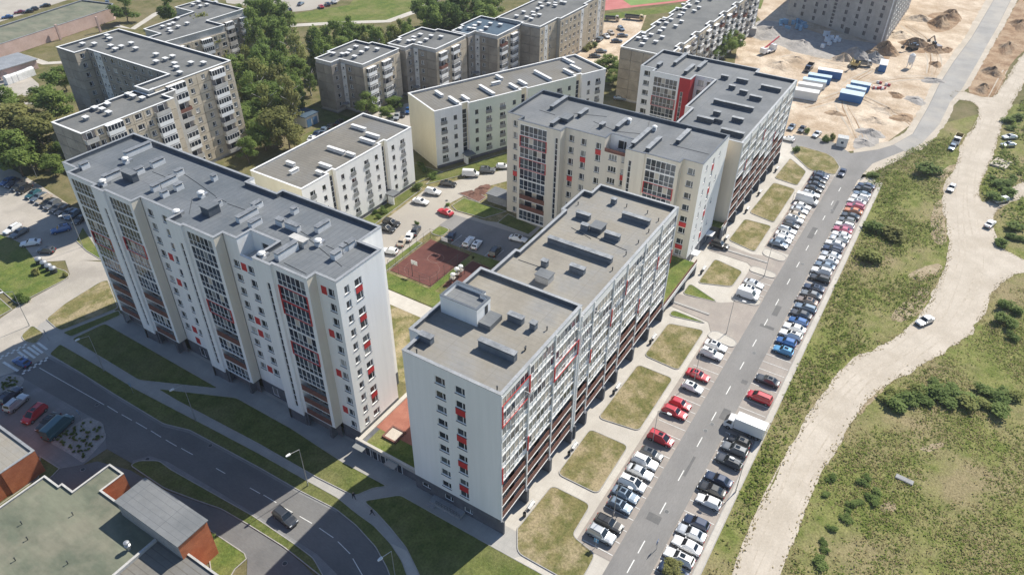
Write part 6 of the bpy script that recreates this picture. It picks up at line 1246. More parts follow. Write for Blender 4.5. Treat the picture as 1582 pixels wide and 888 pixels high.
cabin("white container nearest the grey roofed block's corner", 1246.5, 141, -83, "cabin_pale", "vent_white", 8, 3.2, 2.9, 0); cabin("pale container second from the near end of the left row", 1252, 131, -83, "cabin_pale", "coping_white", 8, 2.6, 2.7, 0); cabin("pale container third in the left row of cabins", 1259, 124, -83, "cabin_pale", "cabin_roof", 8, 2.6, 2.7, 0); cabin("pale blue roofed container fourth in the left row", 1267, 117, -83, "cabin_blue", "cabin_roof", 8, 2.6, 2.7, 0); cabin("blue container with pale roof at the far end of the left row", 1283, 109, -83, "cabin_blue", "coping_white", 8.5, 2.8, 2.7, 0)
cabin("blue site cabin with two white windows facing the camera", 1317, 144, -88, "cabin_blue", "cabin_roof", 7.5, 4.2, 2.7, 0); cabin("middle pale roofed cabin behind the two window cabin", 1323, 136, -88, "cabin_pale", "cabin_roof", 6.5, 2.6, 2.7, 1); cabin("rear blue cabin of the right group beside red barriers", 1330, 129, -88, "cabin_blue", "cabin_roof", 6.5, 2.6, 2.7, 1); cabin("single blue cabin standing apart near the soil heap", 1366, 97, 5, "cabin_blue", "coping_white", 7, 2.6, 2.7, 0)
cabin("pale grey kiosk by the weeds at the street's end", 1303, 213, -80, "cabin_pale", "coping_grey", 3, 2.6, 2.8, 1); cabin("dark green grey trailer box near the trees", 1155, 44, -70, "concrete_dark", "concrete", 7, 3, 3, 0)
for i, y_ in enumerate((289, 286, 283)): 
    t = thing("silo_container", ["leftmost", "middle", "rightmost"][i]+" of three pale ribbed containers by the dark garage", "container", (*G(22+i*8.5, 122-i*3, 1), 0), R(8), "pale ribbed containers"); mb = MB(); mb.box(-3.4, -.95, 0, 3.4, .95, 2.2); part("body", mb, ["coping_white"], t); mb = MB(); mb.bar((-3.4, 0, 2.2), (3.4, 0, 2.2), .93, 0, 12); part("lid", mb, ["coping_white"], t)
# ------------------------------------------------------------------ street lamps, benches, bins, signs
def lamp(px_, py_, topx, topy, label, h=9.0, arm=None):
    x, y = G(px_, py_); t = thing("street_lamp", label, "street lamp", (x, y, 0), 0, "street lamps")
    ax, ay = (0, -1) if arm is None else (math.cos(R(arm)), math.sin(R(arm)))
    mb = MB(); mb.bar((0, 0, 0), (0, 0, .9), .11, 0, 8); part("base", mb, ["metal_grey"], t); mb = MB(); mb.bar((0, 0, .9), (0, 0, h), .075, 0, 8, .045); part("pole", mb, ["metal_grey"], t)
    mb = MB(); mb.bar((0, 0, h), (ax*1.6, ay*1.6, h+.35), .045, 0, 6); part("arm", mb, ["metal_grey"], t)
    c = Vector((ax*1.6, ay*1.6, h+.35)); d = Vector((ax, ay, 0)); n_ = Vector((-ay, ax, 0))*.17; mb = MB(); q = [c-n_, c+d*.35-n_*1.3, c+d*.8-n_*.7, c+d*.8+n_*.7, c+d*.35+n_*1.3, c+n_]; mb.prism([(p.x, p.y) for p in q], h+.28, h+.44); hd = part("lamp_head", mb, ["coping_white"], t)
for a in ((476, 750, 0, 0, "street lamp with bright head over the sunlit path gap", 9, 170), (302.7, 650, 0, 0, "street lamp in the shade between the lawns", 9, 170), (161, 573, 0, 0, "street lamp by the long shaded lawn", 9, 170), (948, 796, 0, 0, "street lamp between the near parked cars by the lawns", 8, -90), (1008, 683, 0, 0, "street lamp beside the red minivan", 8, -90), (1072.7, 587, 0, 0, "street lamp standing behind the red sedan", 8, -90), (1122, 515, 0, 0, "street lamp on the kerbed island at the near ramp", 9, -90), (1180.5, 427, 0, 0, "street lamp on the island between the ramps", 9, -90), (57, 274, 0, 0, "street lamp among the trees of the left car park", 9, 200), (128, 381, 0, 0, "street lamp beside the blue boxy SUV", 9, 160), (45.6, 503, 0, 0, "street lamp on the small dry island at the crossroad", 9, 150), (612, 900, 0, 0, "street lamp by the bend at the bottom edge", 8, 170), (1136, 760, 0, 0, "street lamp behind the white hatchback on the meadow side", 7, 90), (1216, 340, 0, 0, "street lamp among the parked cars by the far lawns", 8, -90)): lamp(*a)
def bench_bin(px_, py_, i):
    x, y = G(px_, py_); y = 36.3
    t = thing("park_bench", f"white seated bench by the wall pavement, {ORD[i]} along from the near corner", "bench", (x, y, 0), 0, "benches along the wall pavement")
    mb = MB()
    for k in range(3): mb.box(-.9, -.22+k*.16, .42, .9, -.22+k*.16+.12, .47)
    part("seat", mb, ["coping_white"], t); mb = MB(); mb.box(-.9, .28, .55, .9, .33, .85); part("backrest", mb, ["coping_white"], t)
    for s in (-.75, .75): mb = MB(); mb.box(s-.04, -.2, 0, s+.04, .3, .42); part("leg", mb, ["metal_dark"], t)
    t = thing("litter_bin", f"black litter bin beside the {ORD[i]} bench along the wall pavement", "bin", (x-2.2, y, 0), 0, "litter bins along the wall pavement"); mb = MB(); mb.lathe([(.02, .05), (.26, .05), (.30, .85), (.26, .87), (.24, .6), (.02, .6)], 0, 10); part("body", mb, ["metal_dark"], t); mb = MB(); mb.bar((0, 0, 0), (0, 0, .06), .2, 0, 8); part("foot", mb, ["concrete"], t)
for i, p in enumerate(((823, 783), (890, 691), (958, 599), (1014, 523), (1094, 418), (1131, 370), (1165, 326), (1186, 300), (1204, 262))): bench_bin(*p, i)
_SG = {}
def sign(px_, py_, label, col="paint_blue", h=2.6, face=170, shape="square"):
    x, y = G(px_, py_); t = thing("road_sign", label, "road sign", (x, y, 0), R(face), "road signs"); mb = MB(); mb.bar((0, 0, 0), (0, 0, h), .04, 0, 6); part("pole", mb, ["metal_grey"], t)
    mb = MB(); mb.box(.05, -.4, h-.8, .09, .4, h, 0)
    if shape == "crossing": mb.face([(.095, -.28, h-.68), (.095, .28, h-.68), (.095, 0, h-.12)][::1], 1)
    else: mb.box(.09, -.05, h-.65, .1, .1, h-.15, 1)
    part("plate", mb, [col, "paint_white"], t)
for a in ((76, 526, "blue crossing sign at the zebra crossing corner", "paint_blue", 2.8, 175, "crossing"), (206, 607, "blue square sign where the shaded paths split", "paint_sky_blue", 2.6, 175, "crossing"), (127, 649, "blue sign beside the planted gravel bed", "paint_sky_blue", 2.6, 175, "crossing"), (1014, 848, "small blue sign near the white estate, bottom", "paint_blue", 2.2, 90, "x"), (920, 845, "blue sign beside the silver SUV at the row's near end", "paint_sky_blue", 2.2, 180, "x")): sign(*a)
# waste containers by the left lawn
for i, p in enumerate(((62, 407), (70, 412), (77, 417), (84, 421))):
    t = thing("waste_container", ["leftmost", "second", "third", "rightmost"][i]+" grey domed waste container at the lawn edge", "waste container", (*G(*p), 0), 0, "domed waste containers"); mb = MB(); mb.lathe([(.75, 0), (.75, 1.2), (.8, 1.25)], 0, 14); part("body", mb, ["metal_dark"], t); mb = MB(); mb.lathe([(.82, 1.25), (.7, 1.55), (.35, 1.75), (.05, 1.8)], 0, 14); part("lid", mb, ["metal_grey"], t)
# play court: goal, fence posts, dome shelters
def goal(x, y, rz, label):
    t = thing("goal", label, "goal", (x, y, 0), R(rz)); mb = MB(); mb.bar((0, 0, 0), (0, 0, 3.2), .07); part("post", mb, ["metal_dark"], t); mb = MB(); mb.bar((0, 0, 3.0), (.9, 0, 3.1), .05); part("arm", mb, ["metal_dark"], t); mb = MB(); mb.box(.9, -.9, 2.7, .95, .9, 3.8); part("backboard", mb, ["coping_white"], t)
goal(105.2, 92.4, 0, "basketball hoop at the near end of the red court"); goal(118.8, 92.4, 180, "basketball hoop at the far end of the red court")
fe = thing("court_fence", "thin dark mesh fence posts around the red play court", "fence")
for a, b in (((104, 98.6), (120.2, 98.6)), ((120.2, 98.6), (119.8, 86.1)), ((119.8, 86.1), (104, 86.3)), ((104, 86.3), (104, 98.6))):
    n_ = int(math.hypot(b[0]-a[0], b[1]-a[1])/2.6)
    for i in range(n_):
        x, y = a[0]+(b[0]-a[0])*i/n_, a[1]+(b[1]-a[1])*i/n_; mb = MB(); mb.bar((x, y, 0), (x, y, 3), .035, 0, 5); part("post", mb, ["metal_dark"], fe)
    mb = MB()
    for z in (.15, 1.1, 2.05, 2.95): mb.bar((*a, z), (*b, z), .02, 0, 4)
    part("rail", mb, ["metal_dark"], fe)
for i, (p, h) in enumerate((((700, 424), 2.6), ((706, 417), 2.9), ((712, 412), 2.7))):
    t = thing("play_tower", ["nearest", "middle", "farthest"][i]+" white domed play tower beside the red court", "play tower", (*G(p[0], p[1]+12), 0), 0, "domed play towers")
    for sx in (-.6, .6):
        for sy in (-.6, .6): mb = MB(); mb.bar((sx, sy, 0), (sx, sy, h-.5), .06); part("post", mb, ["metal_dark"], t)
    mb = MB(); mb.lathe([(.62, h-.5), (.55, h-.2), (.3, h), (.05, h+.06)], 0, 14); part("dome", mb, ["vent_white"], t); mb = MB(); mb.box(-.6, -.6, 1.2, .6, .6, 1.3); part("platform", mb, ["block_masonry"], t)
# flat concrete slabs lying in the field, low hatch on the meadow
t = thing("concrete_slab", "pale concrete slab lying flat in the field", "slab", (*G(1397, 741), 0), R(-5)); mb = MB(); mb.box(-.5, -1.4, -.02, .5, 1.4, .22); mb.box(-.38, -1.28, .22, .38, 1.28, .25); part("slab", mb, ["concrete_dark"], t)
t = thing("concrete_slab", "square pale concrete lid among bushes at the right", "slab", (*G(1546, 254), 0), R(-15)); mb = MB(); mb.box(-3, -2.2, 0, 3, 2.2, .5); part("slab", mb, ["dirt_track"], t)
# shrink wrapped pallets by the unfinished building
flat("wrap_blue", (.20, .38, .55), .3); flat("wrap_white", (.70, .74, .78), .3)
rp = random.Random(5); npal = 0
for cx, cy, n_, ms in ((1226, 42, 16, "wrap_blue"), (1284, 59, 9, "wrap_white"), (1268, 70, 2, "wrap_white")):
    for i in range(n_):
        x, y = G(cx+rp.uniform(-16, 16)*(1.3 if n_ > 10 else .8), cy+rp.uniform(-7, 7), 0); npal += 1
        t = thing("pallet_load", ("blue" if ms == "wrap_blue" else "white")+" wrapped pallet in the heap under the bare building's shaded wall", "pallet", (x, y, 0), rp.uniform(0, 3), "wrapped pallets under the bare wall"); mb = MB(); mb.box(-.7, -.6, .15, .7, .6, 1.3+rp.random()); part("wrapped_load", mb, [ms], t); mb = MB(); mb.box(-.7, -.6, 0, .7, .6, .14); part("pallet", mb, ["brown_slat"], t)
x, y = G(1404, 105); t = thing("cement_silo", "small white cement silo on legs at the site road", "silo", (x, y, 0)); mb = MB(); mb.lathe([(.2, 1.0), (1.1, 2.4), (1.1, 5), (.3, 5.6)], 0, 12); part("tank", mb, ["vent_white"], t)
for s in (-.8, .8):
    for q in (-.8, .8): mb = MB(); mb.bar((s, q, 0), (s, q, 2.6), .09); part("leg", mb, ["vent_white"], t)
for i in range(7):
    x, y = G(1345+i*4+rp.uniform(-2, 2), 133+rp.uniform(-5, 5)); t = thing("traffic_barrier", "red and white barrier in the loose pile beside the cabins", "barrier", (x, y, 0), rp.uniform(0, 3), "red and white barriers"); mb = MB(); mb.box(-1, -.2, 0, 0, .2, .8, 0); mb.box(0, -.2, 0, 1, .2, .8, 1); part("body", mb, ["paint_red", "paint_white"], t)
# people on the path
def person(px_, py_, rz, label, top, leg, stride=.3):
    x, y = G(px_, py_); t = thing("person", label, "person", (x, y, 0), R(rz))
    V = [(0, 0, .95), (0, 0, 1.2), (0, 0, 1.42), (.02, 0, 1.52), (.03, 0, 1.68), (0, .1, .9), (stride*.5, .1, .5), (stride, .1, .08), (stride+.16, .1, .04), (0, -.1, .9), (-stride*.3, -.1, .5), (-stride*1.1, -.1, .12), (-stride*1.1+.15, -.1, .04),
         (0, .2, 1.38), (-.1, .25, 1.12), (.02, .25, .88), (0, -.2, 1.38), (.1, -.25, 1.12), (.24, -.24, .92)]
    Ed = [(0, 1), (1, 2), (2, 3), (3, 4), (0, 5), (5, 6), (6, 7), (7, 8), (0, 9), (9, 10), (10, 11), (11, 12), (2, 13), (13, 14), (14, 15), (2, 16), (16, 17), (17, 18)]
    rad = [.15, .15, .16, .06, .11, .1, .075, .05, .045, .1, .075, .05, .045, .07, .05, .035, .07, .05, .035]
    me = bpy.data.meshes.new("body"); me.from_pydata(V, Ed, []); o = obj("body", me, t); o.modifiers.new("skin", 'SKIN'); o.modifiers.new("sub", 'SUBSURF').levels = 1
    for i, r_ in enumerate(rad): me.skin_vertices[0].data[i].radius = (r_, r_)
    me.skin_vertices[0].data[0].use_root = True
    m = bpy.data.materials.new("clothing"); tr_, n, l = nodes_of(m); ge = n.new("ShaderNodeTexCoord"); sx = n.new("ShaderNodeSeparateXYZ"); l.new(ge.outputs["Object"], sx.inputs[0]); r_ = n.new("ShaderNodeValToRGB"); r_.color_ramp.interpolation = 'CONSTANT'
    e = r_.color_ramp.elements; e[0].color = (*leg, 1); e[1].position = .9/2; e[1].color = (*top, 1); q = e.new(1.5/2); q.color = (.55, .36, .27, 1); q = e.new(1.7/2); q.color = (.05, .035, .025, 1)
    dv = n.new("ShaderNodeMath"); dv.operation = 'DIVIDE'; l.new(sx.outputs[2], dv.inputs[0]); dv.inputs[1].default_value = 2; l.new(dv.outputs[0], r_.inputs[0]); l.new(r_.outputs[0], n["Principled BSDF"].inputs["Base Color"]); me.materials.append(m)
person(547, 770, -100, "person in dark clothes walking on the path by the sunlit lawn", (.02, .02, .025), (.03, .03, .04)); person(575, 795, -80, "person in dark clothes striding along the curved path", (.015, .015, .02), (.02, .02, .03), .36)
# ------------------------------------------------------------------ trees, bushes, meadow plants
leafmat("leaf_green", (.105, .17, .035), (.265, .345, .10), .3, .48); leafmat("leaf_dark", (.08, .135, .033), (.20, .28, .08), .3, .48); leafmat("leaf_pale", (.19, .22, .06), (.35, .365, .135), .3, .48); leafmat("leaf_olive", (.15, .165, .05), (.30, .30, .115), .3, .48)
leafmat("weed_green", (.09, .135, .022), (.20, .255, .055), .12, .42); leafmat("weed_dry", (.20, .17, .075), (.36, .30, .15), .15, .4); leafmat("bush_green", (.11, .17, .045), (.23, .30, .095), .3, .5)
mat("bark", (.10, .075, .055), (.16, .125, .095), scale=1.5, fine=5, famt=.25, rough=.95)
mat("bark_pale", (.38, .36, .33), (.50, .48, .44), scale=1.5, fine=5, famt=.25, rough=.95)
def leaf_cloud(seed, lobes, per, leaf, up=.8, droop=0.0):
    """lobes: (x, y, z, rx, rz); leaves lie on and inside each lobe, denser towards its skin"""
    g = np.random.default_rng(seed); P = []
    for lx, ly, lz, rx, rz in lobes:
        n = max(8, int(per*(rx/1.8)**2)); d = g.normal(size=(n, 3)); d /= np.linalg.norm(d, axis=1)[:, None]
        r_ = g.random(n)**.45*(1+g.normal(0, .13, n)); p = np.stack([lx+d[:, 0]*rx*r_, ly+d[:, 1]*rx*r_, lz+d[:, 2]*rz*r_], 1)
        nrm = d*np.array([1, 1, 1.2])+np.array([0, 0, up])+g.normal(0, .55, (n, 3)); P.append((p, nrm))
    p = np.concatenate([a for a, _ in P]); nrm = np.concatenate([b for _, b in P]); nrm /= np.linalg.norm(nrm, axis=1)[:, None]
    n = len(p); t = np.cross(nrm, g.normal(size=(n, 3))); t /= np.linalg.norm(t, axis=1)[:, None]; b = np.cross(nrm, t); s = leaf*(.6+.8*g.random(n))[:, None]
    if droop: t = t*(1-droop)+np.array([0, 0, -1])*droop
    v = np.stack([p-t*s, p+b*s*.6, p+t*s*1.15, p-b*s*.6], 1).reshape(-1, 3)
    return v
def quads_mesh(name, v, m):
    n = len(v)//4; me = bpy.data.meshes.new(name); me.vertices.add(n*4); me.loops.add(n*4); me.polygons.add(n)
    me.vertices.foreach_set("co", np.ascontiguousarray(v, dtype=np.float32).ravel()); me.loops.foreach_set("vertex_index", np.arange(n*4, dtype=np.int32)); me.polygons.foreach_set("loop_start", np.arange(0, n*4, 4, dtype=np.int32)); me.polygons.foreach_set("loop_total", np.full(n, 4, dtype=np.int32))
    me.update(calc_edges=True); me.materials.append(MATS[m]); me.validate(); return me
def crown(seed, kind):
    rn = random.Random(seed); L = []
    if kind == "round":
        for i in range(20):
            a = rn.uniform(0, 6.28); z = rn.uniform(.28, .93); r_ = (.36*math.sin(math.pi*min(1, (z-.12)/.92))**.8)*rn.uniform(.45, 1); L.append((r_*math.cos(a), r_*math.sin(a), z, rn.uniform(.10, .18), rn.uniform(.08, .14)))
    elif kind == "tall":
        for i in range(22):
            a = rn.uniform(0, 6.28); z = .2+.76*i/21; r_ = (.22*(1-((z-.45)/.62)**2)+.02)*rn.uniform(.3, 1); L.append((r_*math.cos(a), r_*math.sin(a), z, rn.uniform(.07, .12), rn.uniform(.08, .14)))
    elif kind == "cone":
        for i in range(22):
            z = .1+.86*i/21; a = rn.uniform(0, 6.28); r_ = .2*(1-z)*rn.uniform(.4, 1); L.append((r_*math.cos(a), r_*math.sin(a), z, .04+.15*(1-z), .07))
    else:
        for i in range(9):
            a = rn.uniform(0, 6.28); r_ = rn.uniform(0, .45); L.append((r_*math.cos(a), r_*math.sin(a), rn.uniform(.2, .7), rn.uniform(.22, .38), rn.uniform(.2, .32)))
    return L
def trunk_mesh(seed, kind, barkm):
    rn = random.Random(seed); mb = MB(); top = .8 if kind != "round" else .6
    p = Vector((0, 0, 0)); k = 6; pts = [p]
    for i in range(1, k+1): pts.append(Vector((rn.uniform(-.015, .015)*i, rn.uniform(-.015, .015)*i, top*i/k)))
    for i in range(k): mb.bar(pts[i], pts[i+1], .024*(1-.75*i/k), 0, 7, .024*(1-.75*(i+1)/k))
    for i in range(9):
        q = pts[2+i % 4]; a = rn.uniform(0, 6.28); l = rn.uniform(.14, .3); e = q+Vector((math.cos(a)*l, math.sin(a)*l, l*.75)); mb.bar(q, e, .009, 0, 5, .003)
    return mb.mesh("trunk", [barkm])
TREE = {}
for kind, leafm, n_, bk in (("round", "leaf_green", 3, "bark"), ("round", "leaf_dark", 3, "bark"), ("tall", "leaf_pale", 3, "bark_pale"), ("tall", "leaf_green", 3, "bark_pale"), ("round", "leaf_olive", 2, "bark"), ("cone", "leaf_dark", 2, "bark"), ("tall", "leaf_olive", 2, "bark_pale")):
    TREE[(kind, leafm)] = []
    for i in range(n_):
        sd = 11*i+len(TREE)*101; lobes = [tuple(c*14 for c in l) for l in crown(sd, kind)]
        TREE[(kind, leafm)].append((quads_mesh("crown", leaf_cloud(sd, lobes, 200 if kind != "cone" else 200, 0.36, droop=.35 if kind == "tall" else 0), leafm), trunk_mesh(sd, kind, bk)))
NT = 0; TL = {}
def tree(px_, py_, h, kind, leafm, where, wid=1.0, group=None, z=None):
    """crown centre seen at a survey point, tree height h"""
    global NT
    x, y = G(px_, py_, h*.58 if z is None else z); v = TREE[(kind, leafm)]; cm, tm = v[NT % len(v)]; NT += 1
    desc = {"round": "broad", "tall": "slender birch like", "cone": "dark spruce like"}[kind]; hue = {"leaf_green": "green", "leaf_dark": "dark green", "leaf_pale": "pale yellow green", "leaf_olive": "olive"}[leafm]
    lab = f"{desc} {hue} tree {where}"; TL[lab] = TL.get(lab, 0)+1
    if TL[lab] > 1: lab = f"{desc} {hue} tree {where}, {ORD[TL[lab]-1] if TL[lab] <= 20 else TL[lab]}"
    t = thing("tree", lab, "tree", (x, y, 0), random.uniform(0, 6.28), group); s = h/14
    o = obj("crown", cm, t); o.scale = (s*wid, s*wid, s); o = obj("trunk", tm, t); o.scale = (h*1.15, h*1.15, h); return t
def grove(area_px, n, hs, kinds, where, group, seed, mind=4.5):
    rn = random.Random(seed); P = []; tries = 0
    def inside(x, y):
        c = False
        for i in range(len(area_px)):
            a, b = area_px[i-1], area_px[i]
            if (a[1] > y) != (b[1] > y) and x < (b[0]-a[0])*(y-a[1])/(b[1]-a[1])+a[0]: c = not c
        return c
    X = [p[0] for p in area_px]; Y = [p[1] for p in area_px]; k = 0
    while k < n and tries < 6000:
        tries += 1; x, y = rn.uniform(min(X), max(X)), rn.uniform(min(Y), max(Y))
        if not inside(x, y): continue
        h = rn.uniform(*hs); g = G(x, y, h*.58)
        if any((g[0]-q[0])**2+(g[1]-q[1])**2 < mind**2 for q in P): continue
        P.append(g); kd = rn.choice(kinds); tree(x, y, h, kd[0], kd[1], where, rn.uniform(.8, 1.15), group); k += 1
RG, RD, TP, TG, RO, CD, TO = ("round", "leaf_green"), ("round", "leaf_dark"), ("tall", "leaf_pale"), ("tall", "leaf_green"), ("round", "leaf_olive"), ("cone", "leaf_dark"), ("tall", "leaf_olive")
grove([(372, 60), (385, 20), (425, 5), (440, 60), (470, 95), (478, 125), (455, 150), (420, 165), (395, 180), (380, 130)], 34, (9, 17), [RG, TG, TP, TG, TO, RD, TG], "in the wood between panel blocks", "wood between the panel blocks", 3, 5.0)
grove([(484, 60), (540, 45), (600, 55), (640, 40), (640, 60), (560, 72), (500, 92), (485, 95)], 30, (9, 14), [TG, RG, TP, TG], "behind the stepped panel row", "trees behind the stepped row", 5, 4.2)
grove([(655, 5), (765, 0), (768, 25), (735, 35), (700, 28), (660, 45)], 14, (11, 16), [TG, RG, RD], "at the top behind the stepped row", "trees at the top behind the stepped row", 6, 6)
for a in ((316, 52, 17, *TP, "in front of the far panel block", 1.35), (305, 75, 15, *TP, "beside the nine storey block's roof", 1.3), (335, 80, 14, *TP, "left of the wood", 1.2), (262, 14, 11, *RD, "behind the far panel block", 1.2), (414, 28, 17, *TG, "tallest at the wood's top edge", 1.2), (405, 55, 15, *TG, "at the wood's upper left", 1.2), (440, 30, 15, *TG, "at the wood's upper right", 1.2), (360, 25, 13, *RD, "beside the far block's right end", 1.1), (368, 110, 13, *RG, "against the nine storey block's end wall", 1.1),
          (428, 195, 12, *RO, "nearest the olive roof", 1.35), (443, 206, 10, *RO, "left of the blue shed", 1.2), (405, 205, 10, *RG, "left of the olive brown pair", 1.2), (388, 185, 11, *RG, "below the wood", 1.1), (380, 230, 8, *RG, "at the foot of the nine storey block", 1.0), (372, 160, 13, *TO, "at the right of the nine storey block", 1.1), (393, 160, 13, *RD, "inside the lower wood", 1.2), (415, 155, 13, *RG, "in the middle of the lower wood", 1.2), (430, 130, 15, *TO, "in the middle of the wood", 1.2),
          (25, 195, 15, *RO, "at the left edge above the car park", 1.45), (60, 210, 14, *RO, "left of the nine storey wing", 1.3), (5, 160, 12, *RG, "at the left edge beside the pale containers", 1.2), (82, 140, 13, *RD, "beside the nine storey block's left wall", 1.25), (78, 160, 12, *RG, "at the grey block's left corner", 1.2), (20, 235, 13, *RG, "at the left edge above the parked cars", 1.3), (46, 236, 10, *RD, "over the left car park row", 1.2), (80, 254, 7, *RG, "in front of the long block's far corner", 1.2), (95, 118, 9, *RG, "beside the path at the grey block", 1.1), (45, 165, 9, *RO, "between the containers and the dark tree", 1.1), (110, 225, 9, *RD, "behind the long block's far corner", 1.2), (3, 205, 14, *RO, "half cut off by the left edge", 1.3),
          (566, 160, 9, *RG, "at the foot of the nearest stepped block", 1.0), (598, 172, 4, *RG, "low beside the grey sedans", 1.8), (610, 158, 4, *RD, "in the stepped block's shaded corner", 2.0), (192, 14, 10, *RD, "behind the hall's right end", 1.5), (1105, 55, 13, *RD, "in front of the long grey block", 1.2), (1118, 70, 10, *RG, "on the grass strip beside the sand", 1.2), (1132, 62, 9, *RG, "at the right end of the long block's trees", 1.2), (1095, 72, 11, *RD, "behind the white block's roof", 1.2), (940, 100, 8, *RG, "at the tan gable's left corner", 1.5), (948, 118, 6, *RG, "below the tan gable's corner", 1.4), (565, 58, 11, *CD, "behind the nearest stepped block", 1.2), (1038, 880, 3.0, *RO, "over the near end of the meadow side row", 1.6)): tree(*a)
# bushes
BUSH = {}
for leafm in ("bush_green", "leaf_olive", "leaf_pale", "leaf_dark"):
    BUSH[leafm] = []
    for i in range(3):
        lobes = [tuple(c*3 for c in l) for l in crown(77*i+5, "bush")]; BUSH[leafm].append(quads_mesh("foliage", leaf_cloud(77*i+9, lobes, 420, .22, 1.3), leafm))
BL = {}
def bush(px_, py_, r_, leafm, where, hs=1.0, group=None):
    x, y = G(px_, py_, r_*.4); lab = f"{dict(bush_green='green', leaf_olive='brownish', leaf_pale='yellow green', leaf_dark='dark green')[leafm]} bush {where}"; BL[lab] = BL.get(lab, 0)+1
    if BL[lab] > 1: lab += f", {ORD[BL[lab]-1] if BL[lab] <= 20 else BL[lab]} of these"
    t = thing("bush", lab, "bush", (x, y, -.05), random.uniform(0, 6.28), group); o = obj("foliage", random.choice(BUSH[leafm]), t); o.scale = (r_/2, r_/2, r_/2*hs)
    mb = MB(); mb.bar((0, 0, 0), (0, 0, r_*.3), .04*r_, 0, 5); part("stem", mb, ["bark"], t)
for a in ((1352, 350, 3.6, "bush_green", "on the meadow beside the car row"), (1385, 357, 4.2, "leaf_olive", "next to the green bush in the meadow"), (1345, 395, 3.8, "leaf_pale", "in the meadow's middle"), (1432, 258, 4.5, "bush_green", "in the upper meadow"), (1350, 270, 2.2, "bush_green", "at the meadow's upper corner")): bush(*a, .55, "meadow bushes")
rb = random.Random(9)
for cx, cy, sx, sy, n_, ms in ((1548, 285, 20, 20, 8, ["bush_green", "leaf_dark"]), (1566, 190, 10, 10, 4, ["bush_green"]), (1562, 360, 16, 16, 6, ["bush_green", "leaf_dark"])):
    for i in range(n_): bush(cx+rb.uniform(-sx, sx), cy+rb.uniform(-sy, sy), rb.uniform(1.6, 3.2), rb.choice(ms), "in the thicket at the right edge", .55, "thicket at the right edge")
for cx, cy in ((1375, 605), (1395, 600), (1420, 600), (1445, 602), (1470, 605), (1500, 607), (1520, 602), (1385, 625), (1400, 615), (1430, 615), (1460, 618), (1490, 620), (1520, 618), (1545, 610), (1560, 598), (1440, 590), (1475, 595), (1365, 618), (1545, 625), (1565, 615)): bush(cx+rb.uniform(-6, 6), cy+rb.uniform(-5, 5), rb.uniform(1.6, 3.0), rb.choice(["bush_green", "bush_green", "leaf_pale"]), "in the hedge line across the field", .5, "hedge line across the field")
for cx, cy in ((1265, 860), (1270, 835), (1285, 815), (1298, 800), (1310, 785), (1328, 772), (1345, 765), (1360, 760), (1335, 745), (1340, 735), (1288, 738), (1308, 798), (1272, 850), (1320, 780), (1355, 770), (1276, 765), (1268, 870)): bush(cx+rb.uniform(-3, 3), cy+rb.uniform(-3, 3), rb.uniform(.7, 1.4), "bush_green", "in the weedy line below the slab", .5, "weedy line across the near field")
for cx, cy in ((1545, 490), (1560, 500), (1570, 480), (1555, 470), (1565, 520)): bush(cx, cy, rb.uniform(1.5, 2.6), "bush_green", "at the field's upper right", .8, "bushes at the field's upper right")
for cx, cy, r_, ms, wh in ((580, 328, 1.0, "leaf_dark", "by the low block's near porch"), (592, 326, 1.4, "bush_green", "on the bed by the porch"), (585, 335, .9, "leaf_dark", "beside the bed's kerb"), (645, 290, 1.6, "bush_green", "at the olive block's right corner"), (668, 272, 1.6, "leaf_dark", "below the mint block's gable"), (655, 262, 1.4, "leaf_dark", "on the gable's shaded lawn"), (650, 255, 1.3, "bush_green", "behind the gable lawn"), (692, 316, .8, "leaf_dark", "in the pot by the red sedan"), (644, 345, .8, "leaf_dark", "in the pot by the dark sedan"), (320, 832, 1.3, "bush_green", "by the orange wall"), (1231, 232, 1.6, "bush_green", "on the last lawn's corner"), (1275, 215, 1.8, "bush_green", "by the kiosk"), (1285, 212, 1.6, "leaf_olive", "beside the kiosk's weeds"), (1248, 203, 1.4, "bush_green", "between the cars facing the site"), (910, 72, 2.0, "leaf_olive", "in the planted strip of the yard"), (918, 70, 1.8, "bush_green", "in the planted strip among cars"), (905, 76, 1.8, "leaf_olive", "at the planted strip's near end"), (885, 73, 1.8, "bush_green", "by the end block's corner"), (35, 463, 1.6, "bush_green", "on the lawn beside the crossroad"), (28, 458, 1.2, "leaf_dark", "behind the lawn bush"), (56, 420, 1.3, "leaf_olive", "beside the waste containers"), (100, 425, 1.0, "leaf_olive", "at the lawn's rounded corner")): bush(cx, cy, r_, ms, wh)
# low shrubs of the two gravel beds
nb = 0
for poly, n_ in (([(84, 678), (112, 662), (135, 650), (155, 658), (160, 674), (130, 708), (110, 696)], 60), ([(0, 595), (14, 582), (30, 584), (34, 588), (26, 597), (4, 602)], 26)):
    X = [p[0] for p in poly]; Y = [p[1] for p in poly]; k = 0
    sm = BUSH["leaf_dark"][0]
    while k < n_:
        x, y = rb.uniform(min(X), max(X)), rb.uniform(min(Y), max(Y)); c = False
        for i in range(len(poly)):
            a, b = poly[i-1], poly[i]
            if (a[1] > y) != (b[1] > y) and x < (b[0]-a[0])*(y-a[1])/(b[1]-a[1])+a[0]: c = not c
        if not c: continue
        k += 1; o = obj("shrub", sm, None, (*G(x, y), .02), rb.uniform(0, 6), "low dark shrub in the gravel bed beside the "+("teal van" if n_ == 60 else "zebra crossing"), "shrub", "low shrubs of the gravel beds"); s = rb.uniform(.10, .2); o.scale = (s, s, s*1.1)
